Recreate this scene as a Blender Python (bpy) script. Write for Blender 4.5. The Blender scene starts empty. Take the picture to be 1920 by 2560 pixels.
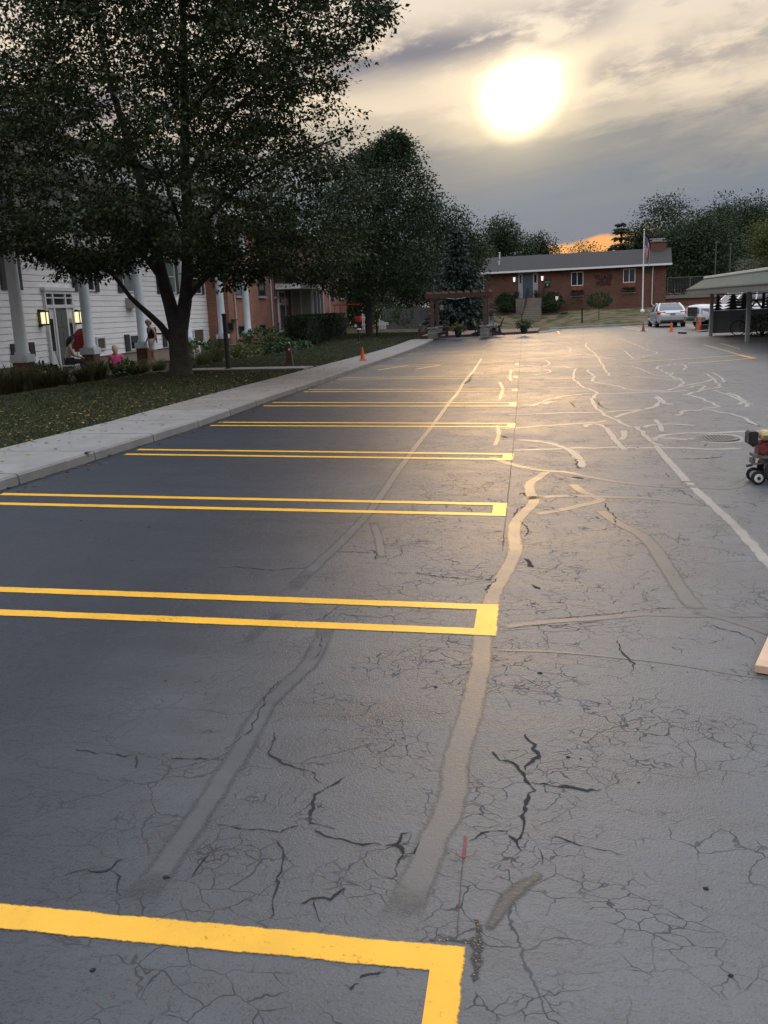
import bpy, bmesh, math, random
import numpy as np
from mathutils import Vector, Matrix
R_ = random.Random(7)
rng = np.random.default_rng(11)
sc = bpy.context.scene
C = sc.collection
rad = math.radians
# ------------------------------------------------------------------ camera
F = 2245.0
CX, CY = 960.0, 1280.0
HC = 1.6
_V = np.array([410, 9920, F]); _up = -_V / np.linalg.norm(_V)
_d = np.array([358, -523, F]); _d = _d - _up * (_d @ _up); _d /= np.linalg.norm(_d)
_x = np.cross(_d, _up)
if _x[0] < 0: _x = -_x
RW = np.array([_x, _d, _up])          # world axes written in camera axes (x right, y down, z ahead)
cd = bpy.data.cameras.new('camera'); cam = bpy.data.objects.new('camera', cd); C.objects.link(cam)
cd.sensor_fit = 'VERTICAL'; cd.sensor_height = 36.0; cd.sensor_width = 27.0; cd.lens = 36.0 * F / 2560.0
cd.clip_start = 0.05; cd.clip_end = 2000
M4 = Matrix.Identity(4)
for i in range(3):
    M4[i][0] = RW[i][0]; M4[i][1] = -RW[i][1]; M4[i][2] = -RW[i][2]
M4[2][3] = HC
cam.matrix_world = M4
sc.camera = cam

def ray(px, py): return RW @ np.array([px - CX, py - CY, F])
def sst(a, b, v):
    t = min(1.0, max(0.0, (v - a) / (b - a))); return t * t * (3 - 2 * t)
# ------------------------------------------------------------------ the lie of the land
def curbx(y): return -4.44 - 0.30 * max(0.0, min(1.6, (11.5 - y) / 4.5)) if y < 20 else -4.44 - 0.75 * min(1.0, (y - 20) / 30.0)
def lot(x, y):
    x = max(-9.0, min(13.0, x)); w = sst(10, 46, y)
    return -0.03 * x * (1 - w) - 0.25 * w
def lawn(x, y):
    c = curbx(y); base = lot(c, y) + 0.1
    if x < c: base += 0.012 * min(12, c - x) + 0.012 * max(0, min(8, -6 - (x - c)))
    base -= 0.45 * sst(9.5, 12.5, -x) * (1 - sst(48, 60, y))          # the lawn dips to the half-sunk ground floor
    k = 62 + 17 * (1 - sst(2.2, 6.5, x)); m = min(1, max(0, (y - k) / (84.8 - k))) ** (1.0 if x > 3 else 1.3) * sst(-9, -4, x)
    return base * (1 - m) + 0.8 * m
def at(px, py, fn=lot, off=0.0):
    r = ray(px, py); z = 0.0
    for _ in range(60):
        t = (z - HC) / r[2]
        if t < 0 or t * r[1] > 400: t = 120 / r[1]
        z = 0.5 * z + 0.5 * (fn(t * r[0], t * r[1]) + off)
    t = (z - HC) / r[2]
    return Vector((t * r[0], t * r[1], z))
def onX(px, py, X):
    r = ray(px, py); t = X / r[0]; return Vector((X, t * r[1], HC + t * r[2]))
def onY(px, py, Y):
    r = ray(px, py); t = Y / r[1]; return Vector((t * r[0], Y, HC + t * r[2]))
# ------------------------------------------------------------------ materials
MATS = {}
def nd(nt, t, **kw):
    n = nt.nodes.new(t)
    for k, v in kw.items(): setattr(n, k, v)
    return n
def mat(name, col, rough=0.6, var=0.25, vs=3.0, bump=0.0, bs=40.0, metal=0.0, spec=0.5, emit=None, es=0.0, coat=0.0, bdist=0.01):
    if name in MATS: return MATS[name]
    m = bpy.data.materials.new(name); m.use_nodes = True; nt = m.node_tree
    b = nt.nodes['Principled BSDF']
    b.inputs['Roughness'].default_value = rough; b.inputs['Metallic'].default_value = metal
    b.inputs['Specular IOR Level'].default_value = spec
    if coat: b.inputs['Coat Weight'].default_value = coat; b.inputs['Coat Roughness'].default_value = 0.08
    tc = nd(nt, 'ShaderNodeTexCoord')
    if var > 0:
        n = nd(nt, 'ShaderNodeTexNoise'); n.inputs['Scale'].default_value = vs; n.inputs['Detail'].default_value = 6; n.inputs['Roughness'].default_value = 0.65
        nt.links.new(tc.outputs['Object'], n.inputs['Vector'])
        cr = nd(nt, 'ShaderNodeValToRGB'); e = cr.color_ramp.elements
        e[0].position = 0.3; e[1].position = 0.7
        e[0].color = tuple(c * (1 - var) for c in col) + (1,); e[1].color = tuple(min(1, c * (1 + var)) for c in col) + (1,)
        nt.links.new(n.outputs['Fac'], cr.inputs['Fac']); nt.links.new(cr.outputs['Color'], b.inputs['Base Color'])
    else:
        b.inputs['Base Color'].default_value = tuple(col) + (1,)
    if bump > 0:
        n2 = nd(nt, 'ShaderNodeTexNoise'); n2.inputs['Scale'].default_value = bs; n2.inputs['Detail'].default_value = 4
        nt.links.new(tc.outputs['Object'], n2.inputs['Vector'])
        bp = nd(nt, 'ShaderNodeBump'); bp.inputs['Strength'].default_value = bump; bp.inputs['Distance'].default_value = bdist
        nt.links.new(n2.outputs['Fac'], bp.inputs['Height']); nt.links.new(bp.outputs['Normal'], b.inputs['Normal'])
    if emit: b.inputs['Emission Color'].default_value = tuple(emit) + (1,); b.inputs['Emission Strength'].default_value = es
    MATS[name] = m
    return m
def leafmat(name, c0, c1, trans=0.35):
    if name in MATS: return MATS[name]
    m = bpy.data.materials.new(name); m.use_nodes = True; nt = m.node_tree
    b = nt.nodes['Principled BSDF']; out = nt.nodes['Material Output']
    g = nd(nt, 'ShaderNodeNewGeometry'); cr = nd(nt, 'ShaderNodeValToRGB')
    cr.color_ramp.elements[0].color = tuple(c0) + (1,); cr.color_ramp.elements[1].color = tuple(c1) + (1,)
    nt.links.new(g.outputs['Random Per Island'], cr.inputs['Fac'])
    nt.links.new(cr.outputs['Color'], b.inputs['Base Color'])
    b.inputs['Roughness'].default_value = 0.55; b.inputs['Specular IOR Level'].default_value = 0.3
    tr = nd(nt, 'ShaderNodeBsdfTranslucent'); mx = nd(nt, 'ShaderNodeMixShader'); mx.inputs[0].default_value = trans
    nt.links.new(cr.outputs['Color'], tr.inputs['Color'])
    nt.links.new(b.outputs[0], mx.inputs[1]); nt.links.new(tr.outputs[0], mx.inputs[2]); nt.links.new(mx.outputs[0], out.inputs['Surface'])
    MATS[name] = m
    return m
def brickmat(name, axis, c1, c2, mortar, bw=0.22, rh=0.075, bump=0.5):
    if name in MATS: return MATS[name]
    m = bpy.data.materials.new(name); m.use_nodes = True; nt = m.node_tree
    b = nt.nodes['Principled BSDF']; b.inputs['Roughness'].default_value = 0.9; b.inputs['Specular IOR Level'].default_value = 0.2
    tc = nd(nt, 'ShaderNodeTexCoord'); sp = nd(nt, 'ShaderNodeSeparateXYZ'); cb = nd(nt, 'ShaderNodeCombineXYZ')
    nt.links.new(tc.outputs['Object'], sp.inputs[0])
    if axis == 'xy': nt.links.new(sp.outputs['X'], cb.inputs['X']); nt.links.new(sp.outputs['Y'], cb.inputs['Y'])
    else:
        a = nd(nt, 'ShaderNodeMath', operation='ADD'); nt.links.new(sp.outputs['X'], a.inputs[0]); nt.links.new(sp.outputs['Y'], a.inputs[1])
        nt.links.new(a.outputs[0], cb.inputs['X']); nt.links.new(sp.outputs['Z'], cb.inputs['Y'])
    br = nd(nt, 'ShaderNodeTexBrick'); br.inputs['Color1'].default_value = c1 + (1,); br.inputs['Color2'].default_value = c2 + (1,); br.inputs['Mortar'].default_value = mortar + (1,)
    br.inputs['Scale'].default_value = 1; br.inputs['Mortar Size'].default_value = 0.008; br.inputs['Brick Width'].default_value = bw; br.inputs['Row Height'].default_value = rh
    nt.links.new(cb.outputs[0], br.inputs['Vector'])
    n = nd(nt, 'ShaderNodeTexNoise'); n.inputs['Scale'].default_value = 1.1; n.inputs['Detail'].default_value = 8; nt.links.new(tc.outputs['Object'], n.inputs['Vector'])
    hs = nd(nt, 'ShaderNodeHueSaturation'); mr = nd(nt, 'ShaderNodeMapRange'); mr.inputs['To Min'].default_value = 0.65; mr.inputs['To Max'].default_value = 1.35
    nt.links.new(n.outputs['Fac'], mr.inputs['Value']); nt.links.new(mr.outputs[0], hs.inputs['Value']); nt.links.new(br.outputs['Color'], hs.inputs['Color'])
    nt.links.new(hs.outputs[0], b.inputs['Base Color'])
    bp = nd(nt, 'ShaderNodeBump', invert=True); bp.inputs['Strength'].default_value = bump; bp.inputs['Distance'].default_value = 0.01
    nt.links.new(br.outputs['Fac'], bp.inputs['Height']); nt.links.new(bp.outputs[0], b.inputs['Normal'])
    MATS[name] = m
    return m
# ------------------------------------------------------------------ mesh helpers
class MB:
    def __init__(s): s.v = []; s.f = []
    def box(s, x0, x1, y0, y1, z0, z1):
        n = len(s.v)
        s.v += [(x, y, z) for z in (z0, z1) for y in (y0, y1) for x in (x0, x1)]
        s.f += [tuple(n + i for i in q) for q in ((0, 2, 3, 1), (4, 5, 7, 6), (0, 1, 5, 4), (2, 6, 7, 3), (0, 4, 6, 2), (1, 3, 7, 5))]
        return s
    def obox(s, M, sx, sy, sz):
        n = len(s.v)
        s.v += [tuple(M @ Vector((x * sx / 2, y * sy / 2, z * sz / 2))) for z in (-1, 1) for y in (-1, 1) for x in (-1, 1)]
        s.f += [tuple(n + i for i in q) for q in ((0, 2, 3, 1), (4, 5, 7, 6), (0, 1, 5, 4), (2, 6, 7, 3), (0, 4, 6, 2), (1, 3, 7, 5))]
        return s
    def bar(s, a, b, w, h, upv=(0, 0, 1)):
        a = Vector(a); b = Vector(b); d = (b - a); L = d.length; d.normalize()
        u = Vector(upv)
        if abs(d.dot(u)) > 0.98: u = Vector((0, 1, 0))
        r = d.cross(u).normalized(); u = r.cross(d).normalized()
        M = Matrix((r, d, u)).transposed().to_4x4(); M.translation = (a + b) / 2
        return s.obox(M, w, L, h)
    def ring(s, c, d, r, k, ref=None):
        d = Vector(d).normalized(); u = Vector(ref) if ref else (Vector((0, 0, 1)) if abs(d.z) < 0.9 else Vector((1, 0, 0)))
        a = d.cross(u).normalized(); b = a.cross(d).normalized()
        n = len(s.v); c = Vector(c)
        for i in range(k):
            t = 2 * math.pi * i / k
            s.v.append(tuple(c + a * (math.cos(t) * r) + b * (math.sin(t) * r)))
        return n
    def tube(s, pts, rs, k=8, caps=True):
        pts = [Vector(p) for p in pts]
        if not isinstance(rs, (list, tuple)): rs = [rs] * len(pts)
        ids = []; ref = None
        for i, p in enumerate(pts):
            d = (pts[min(i + 1, len(pts) - 1)] - pts[max(i - 1, 0)])
            if d.length < 1e-9: d = Vector((0, 0, 1))
            dn = d.normalized()
            if ref is None:
                ref = Vector((0, 0, 1)) if abs(dn.z) < 0.9 else Vector((1, 0, 0))
            a = dn.cross(ref)
            if a.length < 1e-4: ref = Vector((0.3, 0.9, 0.2)); a = dn.cross(ref)
            ids.append(s.ring(p, d, rs[i], k, ref))
            b = a.normalized().cross(dn); ref = b
        for i in range(len(ids) - 1):
            for j in range(k):
                j2 = (j + 1) % k
                s.f.append((ids[i] + j, ids[i] + j2, ids[i + 1] + j2, ids[i + 1] + j))
        if caps:
            s.f.append(tuple(ids[0] + j for j in reversed(range(k)))); s.f.append(tuple(ids[-1] + j for j in range(k)))
        return s
    def lathe(s, prof, c=(0, 0, 0), k=20, caps=True):
        ids = []
        for r, z in prof:
            n = len(s.v); ids.append(n)
            for i in range(k):
                t = 2 * math.pi * i / k; s.v.append((c[0] + r * math.cos(t), c[1] + r * math.sin(t), c[2] + z))
        for i in range(len(ids) - 1):
            for j in range(k):
                j2 = (j + 1) % k; s.f.append((ids[i] + j, ids[i] + j2, ids[i + 1] + j2, ids[i + 1] + j))
        if caps:
            s.f.append(tuple(ids[0] + j for j in reversed(range(k)))); s.f.append(tuple(ids[-1] + j for j in range(k)))
        return s
    def prism(s, poly, fn0, fn1):
        n = len(s.v); k = len(poly)
        s.v += [tuple(fn0(p)) for p in poly] + [tuple(fn1(p)) for p in poly]
        s.f.append(tuple(n + i for i in reversed(range(k)))); s.f.append(tuple(n + k + i for i in range(k)))
        for i in range(k):
            j = (i + 1) % k; s.f.append((n + i, n + j, n + k + j, n + k + i))
        return s
    def loft(s, secs, cap=True, closed=True):
        ids = []
        for sec in secs:
            ids.append(len(s.v)); s.v += [tuple(p) for p in sec]
        k = len(secs[0])
        for i in range(len(ids) - 1):
            for j in range(k if closed else k - 1):
                j2 = (j + 1) % k; s.f.append((ids[i] + j, ids[i] + j2, ids[i + 1] + j2, ids[i + 1] + j))
        if cap:
            s.f.append(tuple(ids[0] + j for j in reversed(range(k)))); s.f.append(tuple(ids[-1] + j for j in range(k)))
        return s
    def quad(s, a, b, c, d):
        n = len(s.v); s.v += [tuple(a), tuple(b), tuple(c), tuple(d)]; s.f.append((n, n + 1, n + 2, n + 3)); return s
    def build(s, name, m, parent=None, smooth=False, bevel=0.0, bseg=2):
        me = bpy.data.meshes.new(name); me.from_pydata(s.v, [], s.f)
        bm = bmesh.new(); bm.from_mesh(me); bmesh.ops.recalc_face_normals(bm, faces=bm.faces)
        if bevel > 0:
            bmesh.ops.remove_doubles(bm, verts=bm.verts, dist=1e-5)
            bmesh.ops.bevel(bm, geom=[e for e in bm.edges if e.is_manifold and e.calc_face_angle(0) > 0.5], offset=bevel, segments=bseg, affect='EDGES', clamp_overlap=True)
        bm.to_mesh(me); bm.free()
        if smooth:
            me.polygons.foreach_set('use_smooth', [True] * len(me.polygons))
            try: me.set_sharp_from_angle(angle=rad(40))
            except Exception: pass
        if m: me.materials.append(m)
        o = bpy.data.objects.new(name, me); C.objects.link(o)
        if parent: o.parent = parent
        return o
def fastmesh(name, verts, faces_flat, nper, m, parent=None):
    verts = np.asarray(verts, dtype=np.float32).reshape(-1, 3); idx = np.asarray(faces_flat, dtype=np.int32).ravel()
    nf = len(idx) // nper
    me = bpy.data.meshes.new(name)
    me.vertices.add(len(verts)); me.vertices.foreach_set('co', verts.ravel())
    me.loops.add(len(idx)); me.loops.foreach_set('vertex_index', idx)
    me.polygons.add(nf); me.polygons.foreach_set('loop_start', np.arange(nf, dtype=np.int32) * nper)
    me.update(calc_edges=True); me.validate()
    me.materials.append(m)
    o = bpy.data.objects.new(name, me); C.objects.link(o)
    if parent: o.parent = parent
    return o
def tag(o, label=None, cat=None, group=None, kind=None):
    if label: o['label'] = label
    if cat: o['category'] = cat
    if group: o['group'] = group
    if kind: o['kind'] = kind
    return o
def thing(name, label, cat, loc=(0, 0, 0), rz=0.0, group=None):
    o = bpy.data.objects.new(name, None); C.objects.link(o); o.location = loc; o.rotation_euler = (0, 0, rz)
    o.empty_display_size = 0.2
    return tag(o, label, cat, group)
def dup(root, loc, rz=None, label=None, group=None, scale=None):
    r = root.copy(); C.objects.link(r); r.location = loc
    if rz is not None: r.rotation_euler = (0, 0, rz)
    if label: r['label'] = label
    if group: r['group'] = group
    if scale: r.scale = (scale,) * 3
    for ch in root.children:
        c = ch.copy(); C.objects.link(c); c.parent = r
        for g in ch.children:
            d = g.copy(); C.objects.link(d); d.parent = c
    return r
def sheet(name, xs, ys, fn, m, off=0.0, kind='structure'):
    v = []; f = []
    for y in ys:
        for x in xs: v.append((x, y, fn(x, y) + off))
    k = len(xs)
    for j in range(len(ys) - 1):
        for i in range(k - 1): f.append((j * k + i, j * k + i + 1, (j + 1) * k + i + 1, (j + 1) * k + i))
    me = bpy.data.meshes.new(name); me.from_pydata(v, [], f); me.materials.append(m)
    me.polygons.foreach_set('use_smooth', [True] * len(me.polygons))
    o = bpy.data.objects.new(name, me); C.objects.link(o); o['kind'] = kind
    return o
# ------------------------------------------------------------------ sky, sun
SUN = Vector(ray(1302, 243)).normalized()
SUN_EL = math.asin(SUN.z); SUN_AZ = math.atan2(SUN.x, SUN.y)
w = bpy.data.worlds.new('World'); sc.world = w; w.use_nodes = True; nt = w.node_tree; nt.nodes.clear(); L = nt.links.new
def mth(op, a, b=None, c=None, clamp=False):
    n = nd(nt, 'ShaderNodeMath', operation=op); n.use_clamp = clamp
    for i, v in enumerate((a, b, c)):
        if v is None: continue
        if isinstance(v, (int, float)): n.inputs[i].default_value = v
        else: L(v, n.inputs[i])
    return n.outputs[0]
def mrange(v, a, b, c=0.0, d=1.0, smooth=True):
    n = nd(nt, 'ShaderNodeMapRange', interpolation_type='SMOOTHSTEP' if smooth else 'LINEAR')
    L(v, n.inputs['Value'])
    for k, x in zip(('From Min', 'From Max', 'To Min', 'To Max'), (a, b, c, d)): n.inputs[k].default_value = x
    return n.outputs[0]
def mixc(f, a, b, bt='MIX'):
    n = nd(nt, 'ShaderNodeMix', data_type='RGBA', blend_type=bt)
    if isinstance(f, (int, float)): n.inputs[0].default_value = f
    else: L(f, n.inputs[0])
    for i, v in ((6, a), (7, b)):
        if isinstance(v, tuple): n.inputs[i].default_value = v + (1,)
        else: L(v, n.inputs[i])
    return n.outputs[2]
tc = nd(nt, 'ShaderNodeTexCoord'); sp = nd(nt, 'ShaderNodeSeparateXYZ'); L(tc.outputs['Generated'], sp.inputs[0])
az = mth('MULTIPLY', mth('ARCTAN2', sp.outputs['X'], sp.outputs['Y']), 57.2958)
el = mth('MULTIPLY', mth('ARCSINE', sp.outputs['Z']), 57.2958)
e2 = mth('SUBTRACT', el, mth('MULTIPLY', az, 0.13))
def noise(sx, sy, scale=1.0, detail=7, rough=0.6, dist=0.1, off=0.0):
    cb = nd(nt, 'ShaderNodeCombineXYZ'); L(mth('MULTIPLY', az, sx), cb.inputs[0]); L(mth('MULTIPLY', e2, sy), cb.inputs[1]); cb.inputs[2].default_value = off
    n = nd(nt, 'ShaderNodeTexNoise'); n.inputs['Scale'].default_value = scale; n.inputs['Detail'].default_value = detail
    n.inputs['Roughness'].default_value = rough; n.inputs['Distortion'].default_value = dist; L(cb.outputs[0], n.inputs['Vector'])
    return n.outputs['Fac']
n1 = noise(0.10, 0.42, off=3.1); n2 = noise(0.28, 0.75, off=9.7, dist=0.15, rough=0.6); n3 = noise(0.05, 0.9, off=1.3)
# base tone by height, stirred by the long streaks
eb = mth('ADD', el, mth('MULTIPLY', mth('SUBTRACT', n1, 0.5), 6.0))
eb = mth('ADD', eb, mth('MULTIPLY', mth('SUBTRACT', n3, 0.5), 3.0))
cr = nd(nt, 'ShaderNodeValToRGB'); cr.color_ramp.interpolation = 'EASE'; E_ = cr.color_ramp.elements
L(mrange(eb, 0.0, 40.0, smooth=False), cr.inputs['Fac'])
stops = [(0.0, (.26, .24, .27)), (3.6, (.18, .225, .30)), (6.4, (.22, .25, .29)), (8.2, (.29, .29, .29)), (10.4, (.62, .53, .42)), (12.2, (.88, .73, .55)), (17.5, (.86, .74, .62)), (26, (1.2, 1.2, 1.25)), (40, (1.65, 1.76, 2.0))]
E_[0].position = 0.0; E_[0].color = stops[0][1] + (1,); E_[1].position = 1.0; E_[1].color = stops[-1][1] + (1,)
for p, c in stops[1:-1]:
    e = E_.new(p / 40.0); e.color = c + (1,)
col = cr.outputs['Color']
# torn grey cloud bands
b1 = mth('SUBTRACT', e2, 15.05); b1 = mth('ADD', b1, mth('MULTIPLY', mth('SUBTRACT', n1, 0.5), 1.4))
g1 = mth('EXPONENT', mth('MULTIPLY', mth('MULTIPLY', b1, b1), -0.75))
m1 = mth('MULTIPLY', g1, mrange(n2, 0.30, 0.55)); m1 = mth('MULTIPLY', m1, mrange(az, 7.5, 3.0))
dens = mth('MULTIPLY', m1, mrange(az, -6.0, 3.0, 1.0, 0.66))
b2 = mth('SUBTRACT', e2, 11.6); g2 = mth('EXPONENT', mth('MULTIPLY', mth('MULTIPLY', b2, b2), -0.55))
m2 = mth('MULTIPLY', mth('MULTIPLY', g2, mrange(n2, 0.36, 0.60)), mrange(az, 2.6, 4.5))
m3 = mth('MULTIPLY', mrange(n2, 0.5, 0.72), mrange(az, 3.0, 9.0, 0.0, 0.55))
m4 = mth('MULTIPLY', mrange(n3, 0.46, 0.66), mrange(el, 12.0, 7.0, 0.0, 0.35))
dens = mth('MAXIMUM', mth('MAXIMUM', dens, mth('MULTIPLY', m2, 0.6)), mth('MAXIMUM', m3, m4))
col = mixc(mth('MULTIPLY', dens, 0.92), col, (.19, .195, .25))
# strip of clear orange sky low down
og = mth('MULTIPLY', mrange(mth('ADD', mth('SUBTRACT', el, mth('MULTIPLY', az, 0.12)), mth('MULTIPLY', mth('SUBTRACT', n2, 0.5), 1.1)), 3.3, 3.0), mrange(az, 0.3, 1.6))
og = mth('MULTIPLY', og, mrange(az, 8.5, 5.5))
col = mixc(og, col, (.95, .44, .15))
# veiled sun: blown-out core and warm halo
dt = nd(nt, 'ShaderNodeVectorMath', operation='DOT_PRODUCT'); L(tc.outputs['Generated'], dt.inputs[0]); dt.inputs[1].default_value = tuple(SUN)
da = mth('SUBTRACT', az, math.degrees(SUN_AZ)); de = mth('SUBTRACT', e2, math.degrees(SUN_EL) - .13 * math.degrees(SUN_AZ))
ang = mth('SQRT', mth('ADD', mth('MULTIPLY', mth('MULTIPLY', da, da), .86), mth('MULTIPLY', mth('MULTIPLY', de, de), 1.25)))
ang = mth('MULTIPLY', ang, mth('ADD', 1.0, mth('MULTIPLY', mth('SUBTRACT', n1, 0.5), 0.55)))
halo = mth('EXPONENT', mth('MULTIPLY', mth('POWER', mth('DIVIDE', ang, 3.0), 1.9), -1.0))
halo2 = mth('EXPONENT', mth('MULTIPLY', mth('DIVIDE', ang, 5.5), -1.0))
core = mrange(ang, 3.0, 0.7)
def scalec(c, f):
    n = nd(nt, 'ShaderNodeVectorMath', operation='SCALE'); n.inputs[0].default_value = c; L(f, n.inputs['Scale']); return n.outputs[0]
def addc(a, b):
    n = nd(nt, 'ShaderNodeVectorMath', operation='ADD'); L(a, n.inputs[0]); L(b, n.inputs[1]); return n.outputs[0]
veil = mth('SUBTRACT', 1.0, mth('MULTIPLY', dens, 0.7))
col = addc(col, scalec((.60, .46, .22), mth('MULTIPLY', halo, veil)))
col = addc(col, scalec((.06, .045, .02), mth('MULTIPLY', halo2, veil)))
col = addc(col, scalec((2.3, 1.75, .95), core))
sky = nd(nt, 'ShaderNodeTexSky'); sky.sky_type = 'NISHITA'; sky.sun_disc = False; sky.sun_elevation = SUN_EL; sky.sun_rotation = SUN_AZ
sky.dust_density = 1.0
x10 = nd(nt, 'ShaderNodeVectorMath', operation='SCALE'); L(col, x10.inputs[0]); x10.inputs['Scale'].default_value = 10.0
fin = mixc(0.99, sky.outputs[0], x10.outputs[0])
bg = nd(nt, 'ShaderNodeBackground'); bg.inputs['Strength'].default_value = 0.1; L(fin, bg.inputs['Color'])
wo = nd(nt, 'ShaderNodeOutputWorld'); L(bg.outputs[0], wo.inputs['Surface'])
w.cycles.sampling_method = 'MANUAL'; w.cycles.sample_map_resolution = 1024
sd = bpy.data.lights.new('sun', 'SUN'); so = bpy.data.objects.new('sun', sd); C.objects.link(so)
sd.energy = 0.5; sd.angle = rad(11.0); sd.color = (1.0, 0.60, 0.25)
so.rotation_euler = (-SUN).to_track_quat('-Z', 'Y').to_euler()
so.location = (0, 0, 30)
vs = sc.view_settings; vs.view_transform = 'Standard'; vs.look = 'None'; vs.gamma = 1.0; vs.exposure = 0.0; vs.use_curve_mapping = False
sc.cycles.max_bounces = 6; sc.cycles.transparent_max_bounces = 8
sc.cycles.use_denoising = True
# ------------------------------------------------------------------ ground
def asphalt(name, base=(.092, .096, .100), rough=(.42, .56), left_tint=None, cracks=True, bump=0.5):
    m = bpy.data.materials.new(name); m.use_nodes = True; nt = m.node_tree; L = nt.links.new
    b = nt.nodes['Principled BSDF']; b.inputs['IOR'].default_value = 1.41
    tc = nd(nt, 'ShaderNodeTexCoord')
    def nz(sc_, det=6, r=0.6, vec=None, dist=0.0):
        n = nd(nt, 'ShaderNodeTexNoise'); n.inputs['Scale'].default_value = sc_; n.inputs['Detail'].default_value = det; n.inputs['Roughness'].default_value = r; n.inputs['Distortion'].default_value = dist
        L(vec or tc.outputs['Object'], n.inputs['Vector']); return n
    def mr(v, a, b_, c, d, sm=True):
        n = nd(nt, 'ShaderNodeMapRange', interpolation_type='SMOOTHSTEP' if sm else 'LINEAR'); L(v, n.inputs[0])
        for k, x in zip(('From Min', 'From Max', 'To Min', 'To Max'), (a, b_, c, d)): n.inputs[k].default_value = x
        return n.outputs[0]
    def mt(op, a, b_=None):
        n = nd(nt, 'ShaderNodeMath', operation=op)
        for i, v in enumerate((a, b_)):
            if v is None: continue
            if isinstance(v, (int, float)): n.inputs[i].default_value = v
            else: L(v, n.inputs[i])
        return n.outputs[0]
    big = nz(0.35, 5); mid = nz(2.2, 8, 0.7)
    mp = nd(nt, 'ShaderNodeMapping'); mp.inputs['Scale'].default_value = (0.5, 5.0, 1); L(tc.outputs['Object'], mp.inputs[0])
    brush = nz(1.0, 7, 0.65, mp.outputs[0])
    fac = mt('ADD', mt('MULTIPLY', big.outputs[0], 0.45), mt('ADD', mt('MULTIPLY', mid.outputs[0], 0.25), mt('MULTIPLY', brush.outputs[0], 0.3)))
    cr = nd(nt, 'ShaderNodeValToRGB'); cr.color_ramp.elements[0].position = 0.36; cr.color_ramp.elements[1].position = 0.64
    cr.color_ramp.elements[0].color = tuple(c * 0.72 for c in base) + (1,); cr.color_ramp.elements[1].color = tuple(c * 1.35 for c in base) + (1,)
    spk = nz(150, 3, 0.7)
    fac = mt('ADD', fac, mt('MULTIPLY', mt('SUBTRACT', spk.outputs[0], .5), .32))
    L(fac, cr.inputs[0]); col = cr.outputs[0]
    if left_tint:      # bays at the left multiplied to a darker, bluer tone than the drive lane
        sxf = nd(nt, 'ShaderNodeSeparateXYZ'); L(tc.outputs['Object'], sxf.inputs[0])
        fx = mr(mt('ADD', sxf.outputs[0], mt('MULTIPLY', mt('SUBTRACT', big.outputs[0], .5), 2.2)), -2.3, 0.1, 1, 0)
        fm = nd(nt, 'ShaderNodeMix', data_type='RGBA', blend_type='MULTIPLY'); L(fx, fm.inputs[0]); L(col, fm.inputs[6]); fm.inputs[7].default_value = tuple(left_tint) + (1,); col = fm.outputs[2]
    h = mt('MULTIPLY', nz(110, 3, 0.6).outputs[0], 0.8)
    vo = nd(nt, 'ShaderNodeTexVoronoi'); vo.inputs['Scale'].default_value = 85; L(tc.outputs['Object'], vo.inputs['Vector'])
    h = mt('ADD', h, mt('MULTIPLY', mr(vo.outputs['Distance'], 0.0, 0.5, 1.0, 0.0), 0.55))
    mps = nd(nt, 'ShaderNodeMapping'); mps.inputs['Scale'].default_value = (28, 60, 1); L(tc.outputs['Object'], mps.inputs[0])
    dash = nz(1.0, 3, .55, mps.outputs[0]); h = mt('SUBTRACT', h, mt('MULTIPLY', mr(dash.outputs[0], .58, .68, 0, 1), 1.2))
    h = mt('ADD', h, mt('MULTIPLY', nz(9, 5).outputs[0], 1.6))
    if cracks:
        wv = nz(3.5, 4, 0.55); wv2 = nd(nt, 'ShaderNodeVectorMath', operation='SCALE'); L(wv.outputs['Color'], wv2.inputs[0]); wv2.inputs['Scale'].default_value = 0.20
        wa = nd(nt, 'ShaderNodeVectorMath', operation='ADD'); L(tc.outputs['Object'], wa.inputs[0]); L(wv2.outputs[0], wa.inputs[1])
        mpc = nd(nt, 'ShaderNodeMapping'); mpc.inputs['Scale'].default_value = (0.75, 1.0, 1.0); L(wa.outputs[0], mpc.inputs[0])
        tot = None
        for s_, wd, lo, hi, seed in ((2.9, 0.0075, 0.48, 0.58, 0.9), (8.5, 0.017, 0.48, 0.58, 1.7), (17.0, 0.030, 0.50, 0.60, 2.6)):
            v = nd(nt, 'ShaderNodeTexVoronoi', feature='DISTANCE_TO_EDGE'); v.inputs['Scale'].default_value = s_; L(mpc.outputs[0], v.inputs['Vector'])
            msk = mr(nz(seed, 4, 0.6).outputs[0], lo, hi, 0, 1)
            c = mt('MULTIPLY', mr(v.outputs['Distance'], wd * 0.35, wd, 1, 0), msk); tot = c if tot is None else mt('MAXIMUM', tot, c)
        sx = nd(nt, 'ShaderNodeSeparateXYZ'); L(tc.outputs['Object'], sx.inputs[0])
        tot = mt('MULTIPLY', tot, mr(sx.outputs[0], -2.8, -0.6, 0.12, 1.0))
        pit = nd(nt, 'ShaderNodeTexVoronoi'); pit.inputs['Scale'].default_value = 9; L(wa.outputs[0], pit.inputs['Vector'])
        pits = mt('MULTIPLY', mr(pit.outputs['Distance'], 0.05, 0.12, 1, 0), mr(nz(1.7, 3).outputs[0], 0.5, 0.6, 0, 1))
        tot = mt('MAXIMUM', tot, mt('MULTIPLY', pits, 0.8))
        mx = nd(nt, 'ShaderNodeMix', data_type='RGBA'); L(mt('MULTIPLY', tot, 0.6), mx.inputs[0]); L(col, mx.inputs[6]); mx.inputs[7].default_value = (.006, .006, .008, 1); col = mx.outputs[2]
        h = mt('SUBTRACT', h, mt('MULTIPLY', tot, 1.3))
    L(col, b.inputs['Base Color'])
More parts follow.
